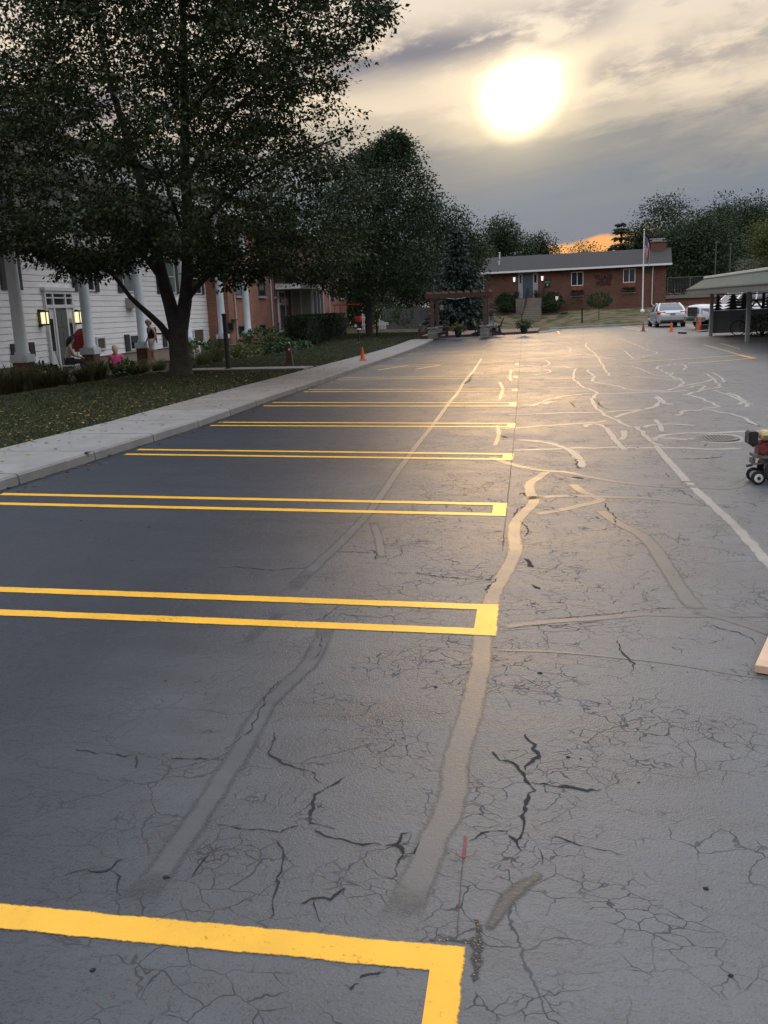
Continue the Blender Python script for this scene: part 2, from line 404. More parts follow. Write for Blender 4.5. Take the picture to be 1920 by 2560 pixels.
    rr = mr(fac, 0.35, 0.65, rough[0], rough[1])
    if cracks: rr = mt('ADD', rr, mt('MULTIPLY', tot, 0.3))
    L(rr, b.inputs['Roughness'])
    bp = nd(nt, 'ShaderNodeBump'); bp.inputs['Strength'].default_value = bump; bp.inputs['Distance'].default_value = 0.006; L(h, bp.inputs['Height']); L(bp.outputs[0], b.inputs['Normal'])
    MATS[name] = m
    return m
AS = asphalt('sealed_asphalt', left_tint=(.085, .125, .20))
BANDF = asphalt('pale_crack_sealer', (.22, .205, .18), (.42, .54), cracks=False, bump=0.2)  # paler sealer tone for the far bands and the right-hand web
BANDL = asphalt('joint_sealer', (.056, .057, .060), (.36, .48), cracks=False, bump=0.16)
BAND = asphalt('crack_sealer', (.088, .085, .080), (.38, .50), cracks=False, bump=0.16)
WET = asphalt('wet_asphalt', (.012, .012, .014), (.14, .26), cracks=False, bump=0.45)
STAIN = asphalt('smooth_smear', (.048, .047, .045), (.36, .48), cracks=False, bump=0.2)
CRK = mat('open_crack', (.006, .006, .008), 0.9, 0.2)
YEL = mat('yellow_paint', (.70, .36, .008), 0.42, 0.10, 5.0, 0.35, 70, bdist=0.004)
YELW = mat('worn_yellow_paint', (.62, .40, .08), 0.5, 0.3, 6.0, 0.35, 70, bdist=0.004)
CONC = mat('concrete', (.165, .15, .135), 0.85, 0.18, 2.0, 0.35, 60)
CONCL = mat('pale_concrete', (.185, .178, .168), 0.85, 0.18, 2.5, 0.3, 60)
CURBM = mat('curb_stone', (.24, .23, .21), 0.9, 0.3, 4.0, 0.4, 50)
def lawnmat():
    m = bpy.data.materials.new('lawn_soil'); m.use_nodes = True; nt = m.node_tree; b = nt.nodes['Principled BSDF']; b.inputs['Roughness'].default_value = 1; b.inputs['Specular IOR Level'].default_value = 0.1
    tc = nd(nt, 'ShaderNodeTexCoord'); n = nd(nt, 'ShaderNodeTexNoise'); n.inputs['Scale'].default_value = 0.5; n.inputs['Detail'].default_value = 9; n.inputs['Roughness'].default_value = 0.7
    nt.links.new(tc.outputs['Object'], n.inputs[0]); cr = nd(nt, 'ShaderNodeValToRGB'); e = cr.color_ramp.elements
    e[0].position = .38; e[0].color = (.016, .027, .010, 1); e[1].position = .62; e[1].color = (.105, .080, .048, 1); x = e.new(.52); x.color = (.036, .048, .018, 1)
    nt.links.new(n.outputs[0], cr.inputs[0])
    sy = nd(nt, 'ShaderNodeSeparateXYZ'); nt.links.new(tc.outputs['Object'], sy.inputs[0]); my = nd(nt, 'ShaderNodeMapRange'); nt.links.new(sy.outputs[1], my.inputs[0]); my.inputs['From Min'].default_value = 52; my.inputs['From Max'].default_value = 64
    nb_ = nd(nt, 'ShaderNodeTexNoise'); nb_.inputs['Scale'].default_value = .9; nb_.inputs['Detail'].default_value = 7; nt.links.new(tc.outputs['Object'], nb_.inputs[0]); cb_ = nd(nt, 'ShaderNodeValToRGB'); ce = cb_.color_ramp.elements
    ce[0].position = .40; ce[0].color = (.050, .062, .024, 1); ce[1].position = .56; ce[1].color = (.150, .112, .070, 1); nt.links.new(nb_.outputs[0], cb_.inputs[0])
    mz_ = nd(nt, 'ShaderNodeMix', data_type='RGBA'); nt.links.new(my.outputs[0], mz_.inputs[0]); nt.links.new(cr.outputs[0], mz_.inputs[6]); nt.links.new(cb_.outputs[0], mz_.inputs[7]); nt.links.new(mz_.outputs[2], b.inputs['Base Color'])
    n2 = nd(nt, 'ShaderNodeTexNoise'); n2.inputs['Scale'].default_value = 30; n2.inputs['Detail'].default_value = 5; nt.links.new(tc.outputs['Object'], n2.inputs[0])
    bp = nd(nt, 'ShaderNodeBump'); bp.inputs['Strength'].default_value = 1; bp.inputs['Distance'].default_value = .05; nt.links.new(n2.outputs[0], bp.inputs['Height']); nt.links.new(bp.outputs[0], b.inputs['Normal'])
    return m
LAWN = lawnmat()
MULCH = mat('red_mulch', (.075, .035, .022), 1.0, 0.5, 6.0, 1.0, 35, bdist=0.04)
PAVER = brickmat('patio_pavers', 'xy', (.20, .13, .10), (.26, .18, .14), (.10, .08, .07), 0.2, 0.1, 0.4)
# edge of the lot, walked round from near left to the carport
FARX = [at(x, y) for x, y in ((1047, 846), (1340, 832.5), (1345, 832), (1368, 824), (1450, 819.5), (1530, 815.5), (1616, 811), (1760, 803))]
def lotbase(x, y):
    return lot(x, y)
ys_ = list(np.concatenate([np.arange(-4, 6, 0.5), np.arange(6, 30, 1.0), np.arange(30, 96, 2.0), [100, 120, 160, 240, 400, 900]]))
def terrain(x, y):
    c = curbx(y)
    if c - 0.95 < x < c - 0.02: return lot(c, y) - 0.08
    if x < c - 0.02: return lawn(x, y) - (0.012 if x > -40 else 0)
    if x < 1e9:
        fy = fareedge(x)
        if y < fy: return lot(x, y) - 0.06
        return lawn(x, y) - 0.012
def fareedge(x):
    P = FARX
    if x <= P[0].x: return P[0].y + 0.3
    for a, b_ in zip(P, P[1:]):
        if a.x <= x <= b_.x and b_.x > a.x: return a.y + (b_.y - a.y) * (x - a.x) / (b_.x - a.x)
    return P[-1].y
xs_ = [-900, -300, -120, -60, -40, -30, -24, -20, -18, -16, -14, -13, -12.5, -12, -11.5, -11, -10.5, -10, -9.5, -9, -8, -7.2, -6.4, -5.8, -5.4, -5.1, -4.9, -4.7, -4.45, -4.3, -4, -3, -2, -1, 0, 1, 2, 3, 4, 6, 8, 9, 10, 12, 13, 16, 20, 26, 34, 50, 80, 160, 400, 900]
sheet('lawn_ground', xs_, ys_, terrain, LAWN)
# the asphalt itself: one sheet following the curb, fine enough for its slopes
v = []; f = []
yy = list(np.concatenate([np.arange(-3, 30, 0.3), np.arange(30, 66.01, 0.5)])); cols = 90
rows = []
lim = lambda x: fareedge(x)
me_v = []; me_f = []
xsA = sorted(set(list(np.linspace(0, 1, cols))))
for y in yy:
    row = []
    for t in xsA:
        x0 = curbx(y); x = x0 + (30.0 - x0) * (t ** 1.25)
        yq = min(y, fareedge(x))
        row.append((x, yq, lot(x, yq)))
    rows.append(row)
for r_ in rows: me_v += r_
for j in range(len(rows) - 1):
    for i in range(cols - 1):
        a = j * cols + i; me_f.append((a, a + 1, a + cols + 1, a + cols))
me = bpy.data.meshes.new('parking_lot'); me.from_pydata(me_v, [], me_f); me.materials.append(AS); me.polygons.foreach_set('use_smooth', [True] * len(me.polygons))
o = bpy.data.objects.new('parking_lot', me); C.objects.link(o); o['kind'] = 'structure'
# ribbons on the asphalt -----------------------------------------------------
def spline(pts, step=0.12):
    P = [Vector(p) for p in pts]; out = []
    for i in range(len(P) - 1):
        a = P[max(i - 1, 0)]; b_ = P[i]; c = P[i + 1]; d = P[min(i + 2, len(P) - 1)]
        n = max(2, min(40, int((c - b_).length / step)))
        for k in range(n):
            t = k / n
            out.append(0.5 * ((2 * b_) + (c - a) * t + (2 * a - 5 * b_ + 4 * c - d) * t * t + (3 * b_ - a - 3 * c + d) * t ** 3))
    out.append(P[-1]); return out
def feather(m, start=.45, rough=.55, scale=18.0, holes=0.0):
    """ragged worn edges: the sheet thins out towards both borders of its own strip"""
    nt = m.node_tree; L = nt.links.new; out = nt.nodes['Material Output']; sh = out.inputs['Surface'].links[0].from_socket
    uv = nd(nt, 'ShaderNodeUVMap'); uv.uv_map = 'UVMap'; sp = nd(nt, 'ShaderNodeSeparateXYZ'); L(uv.outputs[0], sp.inputs[0])
    tc = nd(nt, 'ShaderNodeTexCoord'); n = nd(nt, 'ShaderNodeTexNoise'); n.inputs['Scale'].default_value = scale; n.inputs['Detail'].default_value = 6; n.inputs['Roughness'].default_value = .7; L(tc.outputs['Object'], n.inputs['Vector'])
    def mt(op, a, b_):
        q = nd(nt, 'ShaderNodeMath', operation=op)
        for i, v in enumerate((a, b_)):
            if isinstance(v, (int, float)): q.inputs[i].default_value = v
            else: L(v, q.inputs[i])
        return q.outputs[0]
    e = mt('MAXIMUM', mt('ABSOLUTE', mt('SUBTRACT', sp.outputs[0], .5), 0), mt('SUBTRACT', sp.outputs[1], .5))
    e = mt('ADD', mt('MULTIPLY', e, 2.0), mt('MULTIPLY', mt('SUBTRACT', n.outputs[0], .5), rough))
    mr = nd(nt, 'ShaderNodeMapRange', interpolation_type='SMOOTHSTEP'); L(e, mr.inputs[0]); mr.inputs['From Min'].default_value = start; mr.inputs['From Max'].default_value = .92; mr.inputs['To Min'].default_value = 1; mr.inputs['To Max'].default_value = 0
    a = mr.outputs[0]
    if holes:
        n2 = nd(nt, 'ShaderNodeTexNoise'); n2.inputs['Scale'].default_value = 55; n2.inputs['Detail'].default_value = 5; n2.inputs['Roughness'].default_value = .7; L(tc.outputs['Object'], n2.inputs['Vector'])
        n3 = nd(nt, 'ShaderNodeTexNoise'); n3.inputs['Scale'].default_value = 3; n3.inputs['Detail'].default_value = 4; L(tc.outputs['Object'], n3.inputs['Vector'])
        h = nd(nt, 'ShaderNodeMapRange', interpolation_type='SMOOTHSTEP'); L(mt('ADD', n2.outputs[0], mt('MULTIPLY', mt('SUBTRACT', n3.outputs[0], .5), .5)), h.inputs[0]); h.inputs['From Min'].default_value = .60; h.inputs['From Max'].default_value = .74; h.inputs['To Min'].default_value = 1; h.inputs['To Max'].default_value = 1 - holes
        a = mt('MULTIPLY', a, h.outputs[0])
    t = nd(nt, 'ShaderNodeBsdfTransparent'); mx = nd(nt, 'ShaderNodeMixShader'); L(a, mx.inputs[0]); L(t.outputs[0], mx.inputs[1]); L(sh, mx.inputs[2]); L(mx.outputs[0], out.inputs['Surface'])
def rbuild(B, name, m):
    o = B.build(name, m); me = o.data; uvl = me.uv_layers.new(name='UVMap')
    for lp in me.loops: uvl.data[lp.index].uv = B.uv[lp.vertex_index]
    return o
def ribbon(B, pts, wid, off, jit=0.0, wj=0.0, taper=False, fade=False, aniso=False):
    n = len(pts); ids = []
    if not hasattr(B, 'uv'): B.uv = []
    for i, p in enumerate(pts):
        d = (pts[min(i + 1, n - 1)] - pts[max(i - 1, 0)]); d.z = 0
        if d.length < 1e-6: d = Vector((0, 1, 0))
        d.normalize(); s = Vector((d.y, -d.x, 0))
        if aniso: wid = .105 + .085 * abs(d.x)
        ww = wid * (1 + wj * (R_.random() - 0.5) * 2) / 2
        if taper: ww *= 0.75; ww *= 0.25 + 0.75 * math.sin(math.pi * min(1, max(0.02, i / max(1, n - 1))))
        q = p + s * ((R_.random() - 0.5) * 2 * jit)
        l = q - s * ww; r = q + s * ww
        ev = max(.5, 1.0 - .5 * min(i, n - 1 - i) / ((6.0 if fade == 2 else 1.6) if fade else .5)) if (fade or taper) else .5; ev = min(ev, .93) if fade == 1 else ev; B.uv += [(0, ev), (1, ev)]
        ids.append(len(B.v)); B.v += [(l.x, l.y, lot(l.x, l.y) + off), (r.x, r.y, lot(r.x, r.y) + off)]
    for a, b_ in zip(ids, ids[1:]): B.f.append((a, a + 1, b_ + 1, b_))
K = 960 / 1659
def C2(*p): return [at(960 + x * K, 800 + y * K) for x, y in p]
def C3(*p): return [at(x * K, 1200 + y * K) for x, y in p]
def C4(*p): return [at(960 + x * K, 1200 + y * K) for x, y in p]
def C5(*p): return [at(x * K, 1700 + y * K) for x, y in p]
def C6(*p): return [at(960 + x * K, 1700 + y * K) for x, y in p]
bands = [
 (C2((760, 655), (705, 656), (660, 685), (632, 705), (630, 740), (648, 775)) + C4((655, 70), (640, 105), (600, 145), (568, 185), (562, 240), (566, 310), (530, 390), (485, 460), (462, 530), (440, 620), (425, 690), (420, 800)) + C6((400, 10), (372, 150), (315, 330), (302, 480), (268, 590), (212, 690), (172, 800), (110, 940), (45, 1070)), .155),
 (C2((422, 165), (390, 215), (350, 262), (320, 312), (282, 357), (236, 420), (190, 480), (142, 540), (105, 590), (60, 650), (20, 710)) + C3((1600, 132), (1520, 220), (1440, 300), (1365, 370), (1290, 440), (1215, 520)), .16),
 (C3((1250, 545), (1120, 650), (1000, 760)) , .10),
 (C3((1430, 560), (1390, 690), (1330, 800)) + C5((1150, 110), (1050, 290), (960, 430), (870, 570), (790, 690), (715, 800), (640, 890), (540, 1010)), .17),
 (C2((1170, 540), (1182, 552), (1215, 592), (1260, 642), (1312, 702)) + C4((1310, 5), (1400, 92), (1500, 182), (1600, 292), (1700, 400), (1830, 545), (2000, 740)), .17),
 (C2((890, 264), (980, 276), (1060, 300), (1150, 306), (1240, 300), (1300, 276), (1345, 268)), .15),
 (C2((930, 175), (945, 205), (962, 228), (982, 246)), .14),
 (C2((1180, 204), (1218, 236), (1268, 256), (1290, 282), (1262, 302)), .13),
 (C2((1262, 312), (1330, 322), (1400, 350), (1442, 376), (1385, 382)), .17),
 (C2((1280, 330), (1330, 300), (1400, 296), (1455, 282), (1405, 242), (1375, 222)), .15),
 (C2((1420, 302), (1480, 332), (1560, 360), (1640, 372)), .14),
 (C2((1440, 230), (1468, 250), (1466, 268)), .1),
 (C2((1150, 326), (1188, 340), (1202, 360), (1170, 382), (1100, 402), (1010, 417)), .12),
 (C2((1165, 335), (1210, 355), (1255, 362)), .12),
 (C2((680, 356), (740, 345), (830, 331), (910, 321)), .10),
 (C2((565, 520), (650, 521), (760, 545), (820, 575), (852, 612), (852, 640)), .11),
 (C2((455, 590), (560, 626), (680, 650), (780, 656), (870, 675), (980, 695), (1100, 711), (1220, 720), (1300, 716), (1400, 726), (1500, 726), (1560, 702), (1590, 680)), .075),
 (C2((1190, 716), (1250, 720), (1310, 718)), .16),
 (C2((870, 672), (960, 646), (1080, 626), (1200, 613), (1300, 611), (1420, 600), (1560, 590)), .07),
 (C4((810, 15), (860, 52), (942, 86), (860, 107), (760, 130), (640, 150)), .09),
 (C4((670, 75), (780, 68), (900, 70), (1020, 75), (1150, 80), (1320, 100), (1500, 116)), .06),
 (C4((935, 128), (1000, 180), (1100, 230), (1160, 282), (1212, 362), (1262, 442), (1312, 512), (1355, 560)), .11),
 (C4((508, 637), (640, 620), (800, 606), (950, 596), (1120, 580), (1300, 586), (1480, 586), (1680, 584)), .08),
 (C4((1330, 570), (1480, 600), (1600, 640), (1680, 668)), .09),
 (C4((470, 736), (700, 740), (900, 756), (1100, 776), (1300, 802), (1500, 836), (1680, 862)), .035),
 (C2((885, 470), (890, 456), (940, 456), (972, 492), (1002, 532), (1045, 575)), .12),
 (C2((560, 560), (700, 556), (860, 548), (1000, 548), (1200, 555), (1400, 561), (1560, 570)), .045),
 (C2((600, 405), (740, 402), (900, 396), (1100, 390), (1250, 381)), .05),
 (C2((700, 455), (850, 450), (1000, 440)), .05),
 (C2((1150, 512), (1250, 491), (1400, 488), (1580, 486)), .06),
 (C2((1340, 520), (1380, 505), (1460, 500), (1520, 512), (1500, 527), (1400, 530), (1340, 520)), .14),
 (C2((1040, 90), (1090, 110), (1132, 131), (1182, 146), (1140, 161)), .16),
 (C2((1030, 130), (1060, 150), (1092, 161)), .13),
 (C2((500, 268), (512, 300), (500, 342)), .11),
 (C2((492, 455), (495, 500), (478, 545)), .09),
 (C2((550, 215), (545, 245), (548, 262)), .11),
 (C2((655, 165), (690, 155), (800, 150)), .12),
 (C2((640, 204), (700, 195), (770, 200)), .12),
 (C2((680, 208), (720, 225), (725, 235)), .10),
 (C2((760, 168), (815, 170), (830, 190)), .12),
 (C2((870, 95), (880, 125)), .2),
 (C2((1290, 185), (1310, 200), (1300, 215)), .1),
 (C2((1155, 430), (1192, 450), (1216, 492)), .12),
 (C2((590, 250), (700, 248), (820, 246), (1000, 243), (1180, 240)), .08),
 (C2((570, 375), (680, 360), (830, 350)), .06),
 (C2((1195, 225), (1240, 240), (1330, 236), (1370, 225)), .12), (C2((1230, 300), (1300, 292), (1360, 280)), .12), (C2((1300, 318), (1370, 310), (1440, 300), (1500, 318)), .12),
 (C2((1265, 410), (1310, 392), (1360, 402), (1310, 425), (1268, 418)), .13), (C2((1460, 398), (1540, 425), (1600, 450)), .12), (C2((1370, 342), (1480, 352), (1560, 352), (1600, 362)), .12), (C2((1060, 240), (1160, 250), (1240, 262)), .12), (C2((1120, 460), (1132, 475), (1160, 505)), .10),
 (C2((1090, 195), (1180, 205), (1300, 190)), .12), (C2((845, 210), (880, 225), (915, 245)), .12), (C2((1010, 318), (1120, 330), (1260, 318)), .11), (C2((990, 375), (1060, 355), (1140, 350)), .10), (C2((820, 300), (850, 292), (880, 300)), .13), (C2((830, 400), (860, 390), (930, 385)), .10), (C2((690, 365), (720, 352), (760, 352)), .14), (C2((1020, 450), (1050, 490), (1035, 520)), .08),
 (C2((640, 120), (760, 128), (860, 132), (980, 128)), .10),
 (C2((1050, 165), (1100, 160), (1150, 170), (1190, 165)), .10),
 (C3((1612, 182), (1640, 270), (1650, 340)), .09),
]
CRKR = mat('ragged_crack', (.006, .006, .008), 0.9, 0.2)
for m_, s_, r_, q_, h_ in ((BAND, .5, .5, 14, .0), (BANDF, .4, .8, 9, .25), (BANDL, .35, .6, 9, .0), (CRKR, .45, .9, 45, 0), (STAIN, .1, .6, 8, 0), (WET, .1, .9, 22, 0)): feather(m_, s_, r_, q_, h_)
B = MB(); BF = MB()
for i, (p, wd) in enumerate(bands):
    if i == 1 or i == 2: continue
    if i == 3:
        B0 = MB()
        for q_ in (1, 2, 3): ribbon(B0, spline(bands[q_][0]), bands[q_][1] * .72, .0005 + .0001 * q_, .002, .04, fade=2)
        tag(rbuild(B0, 'joint_sealant', BANDL), kind='structure'); continue
    if i == 4: ribbon(BF, spline(p), .125, .0012, .004, .12, fade=1); continue
    if i > 3 and ((p[0].x < -.9 and p[0].y < 9) or (p[0].x < .1 and len(p) < 4)): B0 = MB(); ribbon(B0, spline(p), wd, .0012, .002, .04, fade=True); tag(rbuild(B0, 'joint_sealant', BANDL), kind='structure'); continue
    mx9 = sum(q.x for q in p) / len(p); my9 = sum(q.y for q in p) / len(p)
    if i > 4 and mx9 > .45 and my9 > 9.0: continue
    far_ = i > 3 and not (p[0].x < .1 and len(p) < 4) and sum(q.y for q in p) / len(p) > 8.5
    ribbon(BF if far_ else B, spline(p), wd * .85 if i < 4 else (max(.13, wd * 1.25) if p[0].y > 5.5 else wd * .95), 0.0008 + 0.0001 * (i % 9), 0.002, 0.04, fade=2 if i < 4 else 1)
def D(*p): return [at(1350 + x * .5987, 840 + y * .5987) for x, y in p]
web = [D((150, 135), (140, 160), (150, 190), (185, 215), (215, 225), (232, 240), (218, 262), (228, 290), (250, 315), (285, 335), (320, 350), (350, 370), (400, 380), (430, 400), (450, 425), (475, 445), (505, 466)),
 D((215, 190), (240, 195), (290, 202), (330, 212), (380, 225), (430, 228), (500, 228), (550, 222), (580, 210), (600, 195), (590, 185), (560, 180), (545, 165), (520, 150), (490, 130), (540, 120), (570, 115), (600, 118), (612, 130), (600, 142)),
 D((195, 30), (190, 40), (205, 55), (230, 75), (245, 95), (265, 130), (280, 155), (295, 168)), D((195, 140), (210, 155), (225, 170), (215, 190)),
 D((330, 10), (370, 25), (410, 40), (440, 55), (490, 70), (450, 82), (400, 95), (380, 85), (350, 60)), D((440, 40), (465, 42)),
 D((550, 222), (600, 208), (650, 200), (690, 190), (720, 180), (705, 165), (690, 155)), D((690, 155), (720, 175), (740, 195), (755, 212), (700, 222), (660, 232), (620, 240), (590, 250)),
 D((720, 150), (760, 178), (770, 190), (740, 195)), D((580, 210), (620, 215), (660, 205), (700, 205)), D((590, 240), (640, 250), (680, 265), (720, 280), (745, 295), (700, 302), (675, 298)),
 D((710, 225), (760, 240), (800, 250), (830, 265), (860, 280), (905, 286)), D((770, 235), (820, 248), (850, 270), (840, 290)), D((470, 248), (490, 255), (500, 275), (480, 295), (440, 308), (390, 318), (330, 330), (320, 345)),
 D((480, 250), (510, 265), (520, 280), (560, 288)), D((560, 335), (590, 325), (600, 310), (650, 312), (690, 305), (760, 318), (800, 325), (850, 340), (870, 360), (920, 378)),
 D((-60, 296), (0, 280), (40, 265), (120, 250), (210, 240), (300, 240), (400, 235), (560, 232), (640, 225)), D((-160, 330), (0, 325), (100, 322), (240, 318), (330, 315), (450, 305)), D((-180, 392), (0, 375), (130, 368), (250, 360), (290, 350)),
 D((200, 385), (195, 372), (230, 368), (270, 378), (290, 405), (320, 440), (345, 465), (360, 484)), D((465, 345), (490, 360), (510, 380), (530, 405)), D((435, 385), (450, 372), (550, 368), (680, 378)),
 D((480, 430), (520, 415), (600, 405), (750, 405), (860, 400), (980, 396)), D((645, 435), (650, 422), (720, 412), (800, 415), (850, 430), (820, 442), (740, 445), (645, 435)), D((475, 445), (490, 425), (550, 428), (640, 432)),
 D((-130, 432), (0, 440), (60, 450), (120, 468), (150, 490), (150, 520)), D((-140, 478), (0, 470), (150, 468), (300, 465), (500, 468), (700, 468), (880, 470)), D((350, 390), (355, 420), (340, 440)),
 D((-60, 122), (20, 130), (90, 128), (140, 135)), D((20, 100), (40, 115), (15, 128)), D((-40, 165), (45, 150), (10, 138)), D((-70, 100), (0, 95), (100, 85), (180, 75), (240, 85), (330, 100), (420, 92)), D((320, 120), (400, 130), (470, 160), (560, 172), (600, 185)), D((370, 165), (420, 172), (520, 180), (600, 186)), D((60, 60), (130, 60), (190, 70)), D((110, 45), (130, 55), (120, 68)), D((560, 150), (545, 165)), D((660, 232), (680, 215), (700, 205)), D((860, 280), (870, 300)), D((245, 95), (320, 88)), D((0, 218), (110, 214), (185, 215)), D((0, 180), (90, 178), (150, 180))]
for i, p in enumerate(web): ribbon(BF, [q + Vector((R_.gauss(0, .018), R_.gauss(0, .03), 0)) for q in spline(p, .2)], .12, .0009 + .00008 * (i % 12), .006, .22, fade=1, aniso=True)
tag(rbuild(B, 'crack_sealant', BAND), kind='structure'); tag(rbuild(BF, 'pale_crack_sealant', BANDF), kind='structure')
B = MB()
cr_ = [
 (C6((625, 235), (640, 280), (657, 318), (635, 368), (610, 402)), .018), (C6((478, 308), (510, 342), (560, 360), (586, 386), (606, 420), (655, 460)), .018), (C6((655, 460), (720, 450), (790, 466), (860, 468), (945, 462)), .016),
 (C6((655, 460), (640, 520), (635, 580), (610, 632), (600, 680), (580, 696)), .018), (C6((360, 705), (430, 690), (500, 665), (562, 662)), .010), (C6((538, 676), (580, 700), (615, 732)), .014),
 (C6((610, 720), (700, 714), (742, 686), (850, 720), (930, 735), (1065, 772)), .006), (C6((660, 725), (686, 760), (672, 805)), .006), (C6((0, 715), (60, 720), (85, 805)), .014), (C6((0, 715), (60, 702), (122, 662)), .010), (C6((85, 760), (130, 762), (128, 700)), .008),
 (C5((330, 294), (400, 308), (480, 318), (580, 330), (655, 321)), .010), (C5((586, 330), (580, 382)), .008), (C5((728, 333), (850, 340), (980, 351)), .009),
 (C5((1200, 230), (1180, 290), (1163, 325), (1230, 352), (1300, 385), (1370, 410), (1395, 470)), .010), (C5((1395, 470), (1450, 440), (1502, 418)), .009), (C5((1395, 470), (1370, 520), (1340, 572), (1325, 622)), .014),
 (C5((1325, 622), (1280, 640), (1190, 662), (1110, 650), (935, 618)), .008), (C5((1325, 625), (1440, 642)), .007), (C5((1358, 648), (1420, 680), (1500, 690), (1580, 700), (1665, 716)), .013),
 (C5((280, 845), (340, 825), (410, 810), (470, 816), (520, 776), (580, 764)), .009), (C5((470, 816), (516, 850), (510, 900), (522, 948)), .007), (C5((970, 718), (900, 760), (860, 800), (815, 865)), .007),
 (C5((1195, 690), (1236, 782), (1215, 850), (1200, 940), (1158, 1042)), .009), (C5((1298, 972), (1370, 950), (1442, 945), (1500, 906), (1545, 904)), .010), (C5((1372, 950), (1382, 1045)), .007), (C5((1540, 1290), (1570, 1258), (1640, 1255)), .007), (C5((1485, 1325), (1520, 1330), (1545, 1310)), .009),
 (C5((1212, 0), (1150, 80), (1112, 160), (1082, 222), (1030, 260), (980, 312)), .009),
 (C4((40, 400), (150, 405), (280, 421), (380, 431), (485, 432)), .014), (C4((958, 98), (970, 130), (1002, 192)), .018), (C4((440, 492), (458, 450), (492, 420)), .016), (C4((558, 162), (582, 130), (604, 108)), .014), (C4((588, 180), (625, 215), (600, 245)), .014), (C4((1010, 688), (1030, 740), (1070, 790), (1078, 832)), .009),
 (C4((640, 600), (900, 590), (1130, 560), (1330, 545)), .008), (C4((1380, 610), (1450, 640), (1535, 662), (1610, 714)), .008), (C4((510, 642), (640, 634), (800, 622), (950, 606)), .008), (C4((600, 340), (650, 375)), .05), (C4((640, 450), (672, 474)), .03), (C4((680, 128), (760, 132)), .012), (C4((650, 118), (690, 128), (740, 136)), .012), (C4((800, 62), (850, 76)), .03), (C4((580, 66), (600, 58), (615, 70)), .016),
 (C4((530, 205), (420, 185), (340, 180), (220, 205), (140, 206)), .005), (C4((330, 170), (345, 184)), .007),
 (C3((880, 380), (1000, 377), (1160, 388), (1335, 373)), .012), (C3((1450, 308), (1600, 315), (1625, 318)), .012), (C3((1600, 300), (1625, 320), (1628, 350)), .012), (C3((1470, 572), (1540, 590), (1659, 597)), .008), (C3((1220, 612), (1330, 606), (1400, 590), (1470, 535)), .007), (C3((1180, 560), (1225, 545)), .008), (C3((1390, 680), (1380, 735), (1340, 780)), .008),
 (C2((835, 600), (832, 625), (838, 645)), .03), (C2((820, 680), (860, 688)), .05), (C2((920, 350), (940, 375), (965, 385)), .03), (C2((1280, 600), (1380, 598), (1470, 592)), .03), (C2((1270, 730), (1320, 760), (1380, 800)), .012), (C2((1220, 660), (1235, 680)), .012), (C2((1580, 790), (1595, 805)), .012), (C2((1530, 440), (1590, 450), (1640, 462)), .03), (C2((1130, 548), (1030, 560)), .02), (C2((380, 235), (370, 260), (345, 275)), .05), (C2((500, 500), (530, 510)), .04), (C2((800, 355), (830, 378)), .03), (C2((1380, 545), (1400, 536)), .015),
]
def jag(p, amp):
    q = spline(p, 0.022); o_ = Vector((0, 0, 0)); out = []
    for a in q:
        o_ = o_ * 0.72 + Vector((R_.gauss(0, 1), R_.gauss(0, 1), 0)) * amp; out.append(a + o_)
    return out
for i, (p, wd) in enumerate(cr_): ribbon(B, jag(p, 0.006 + wd * .12), wd * (1.15 if wd < .025 else 1.2), 0.0019 + 0.0001 * (i % 5), wd * 0.2, 0.85, True)
tag(rbuild(B, 'asphalt_cracks', CRKR), kind='structure')
B = MB()
sm = spline(C6((690, 830), (620, 880), (540, 940), (490, 1010), (440, 1090)), 0.03)
ribbon(B, sm, .10, 0.0017, 0.003, 0.15, True)
tag(rbuild(B, 'sealer_smear', STAIN), kind='structure')
B = MB()
wp = spline(C6((395, 1030), (410, 1080), (405, 1150), (400, 1230), (385, 1310)), 0.012); ribbon(B, wp, .055, 0.0022, 0.004, 0.5, True)
wp = spline(C6((190, 1122), (290, 1128), (385, 1136)), 0.012); ribbon(B, wp, .02, 0.0024, 0.003, 0.6, True)
tag(rbuild(B, 'wet_patch', WET), kind='structure')
CHALK = mat('red_chalk', (.07, .032, .030), 0.8, 0.3, 20); RCH = mat('red_marker', (.17, .03, .035), 0.7, 0.3, 20)
for m_ in (CHALK, RCH): feather(m_, .2, .9, 60, .6)
for m_ in (YEL, YELW): feather(m_, .78, .30, 60, .55 if m_ is YEL else .8)
B = MB()
ribbon(B, spline(C6((318, 1100), (330, 900), (345, 760)), .03), .004, 0.0030, 0.0008, .5)
ribbon(B, spline([at(1256, 1377), at(1268, 1260), at(1279, 1157), at(1288, 1060), at(1294, 984), at(1300, 900), at(1304, 836)], .1), .009, 0.0032, .003, .5)
tag(rbuild(B, 'chalk_line', CHALK), kind='structure')
B = MB()
ribbon(B, spline(C6((352, 676), (348, 720), (343, 772)), .01), .013, .0034, .001, .3)
ribbon(B, spline(C6((312, 735), (320, 762), (350, 768), (385, 758), (402, 735)), .01), .004, .0036, .001, .3)
tag(rbuild(B, 'layout_mark', RCH), kind='structure')
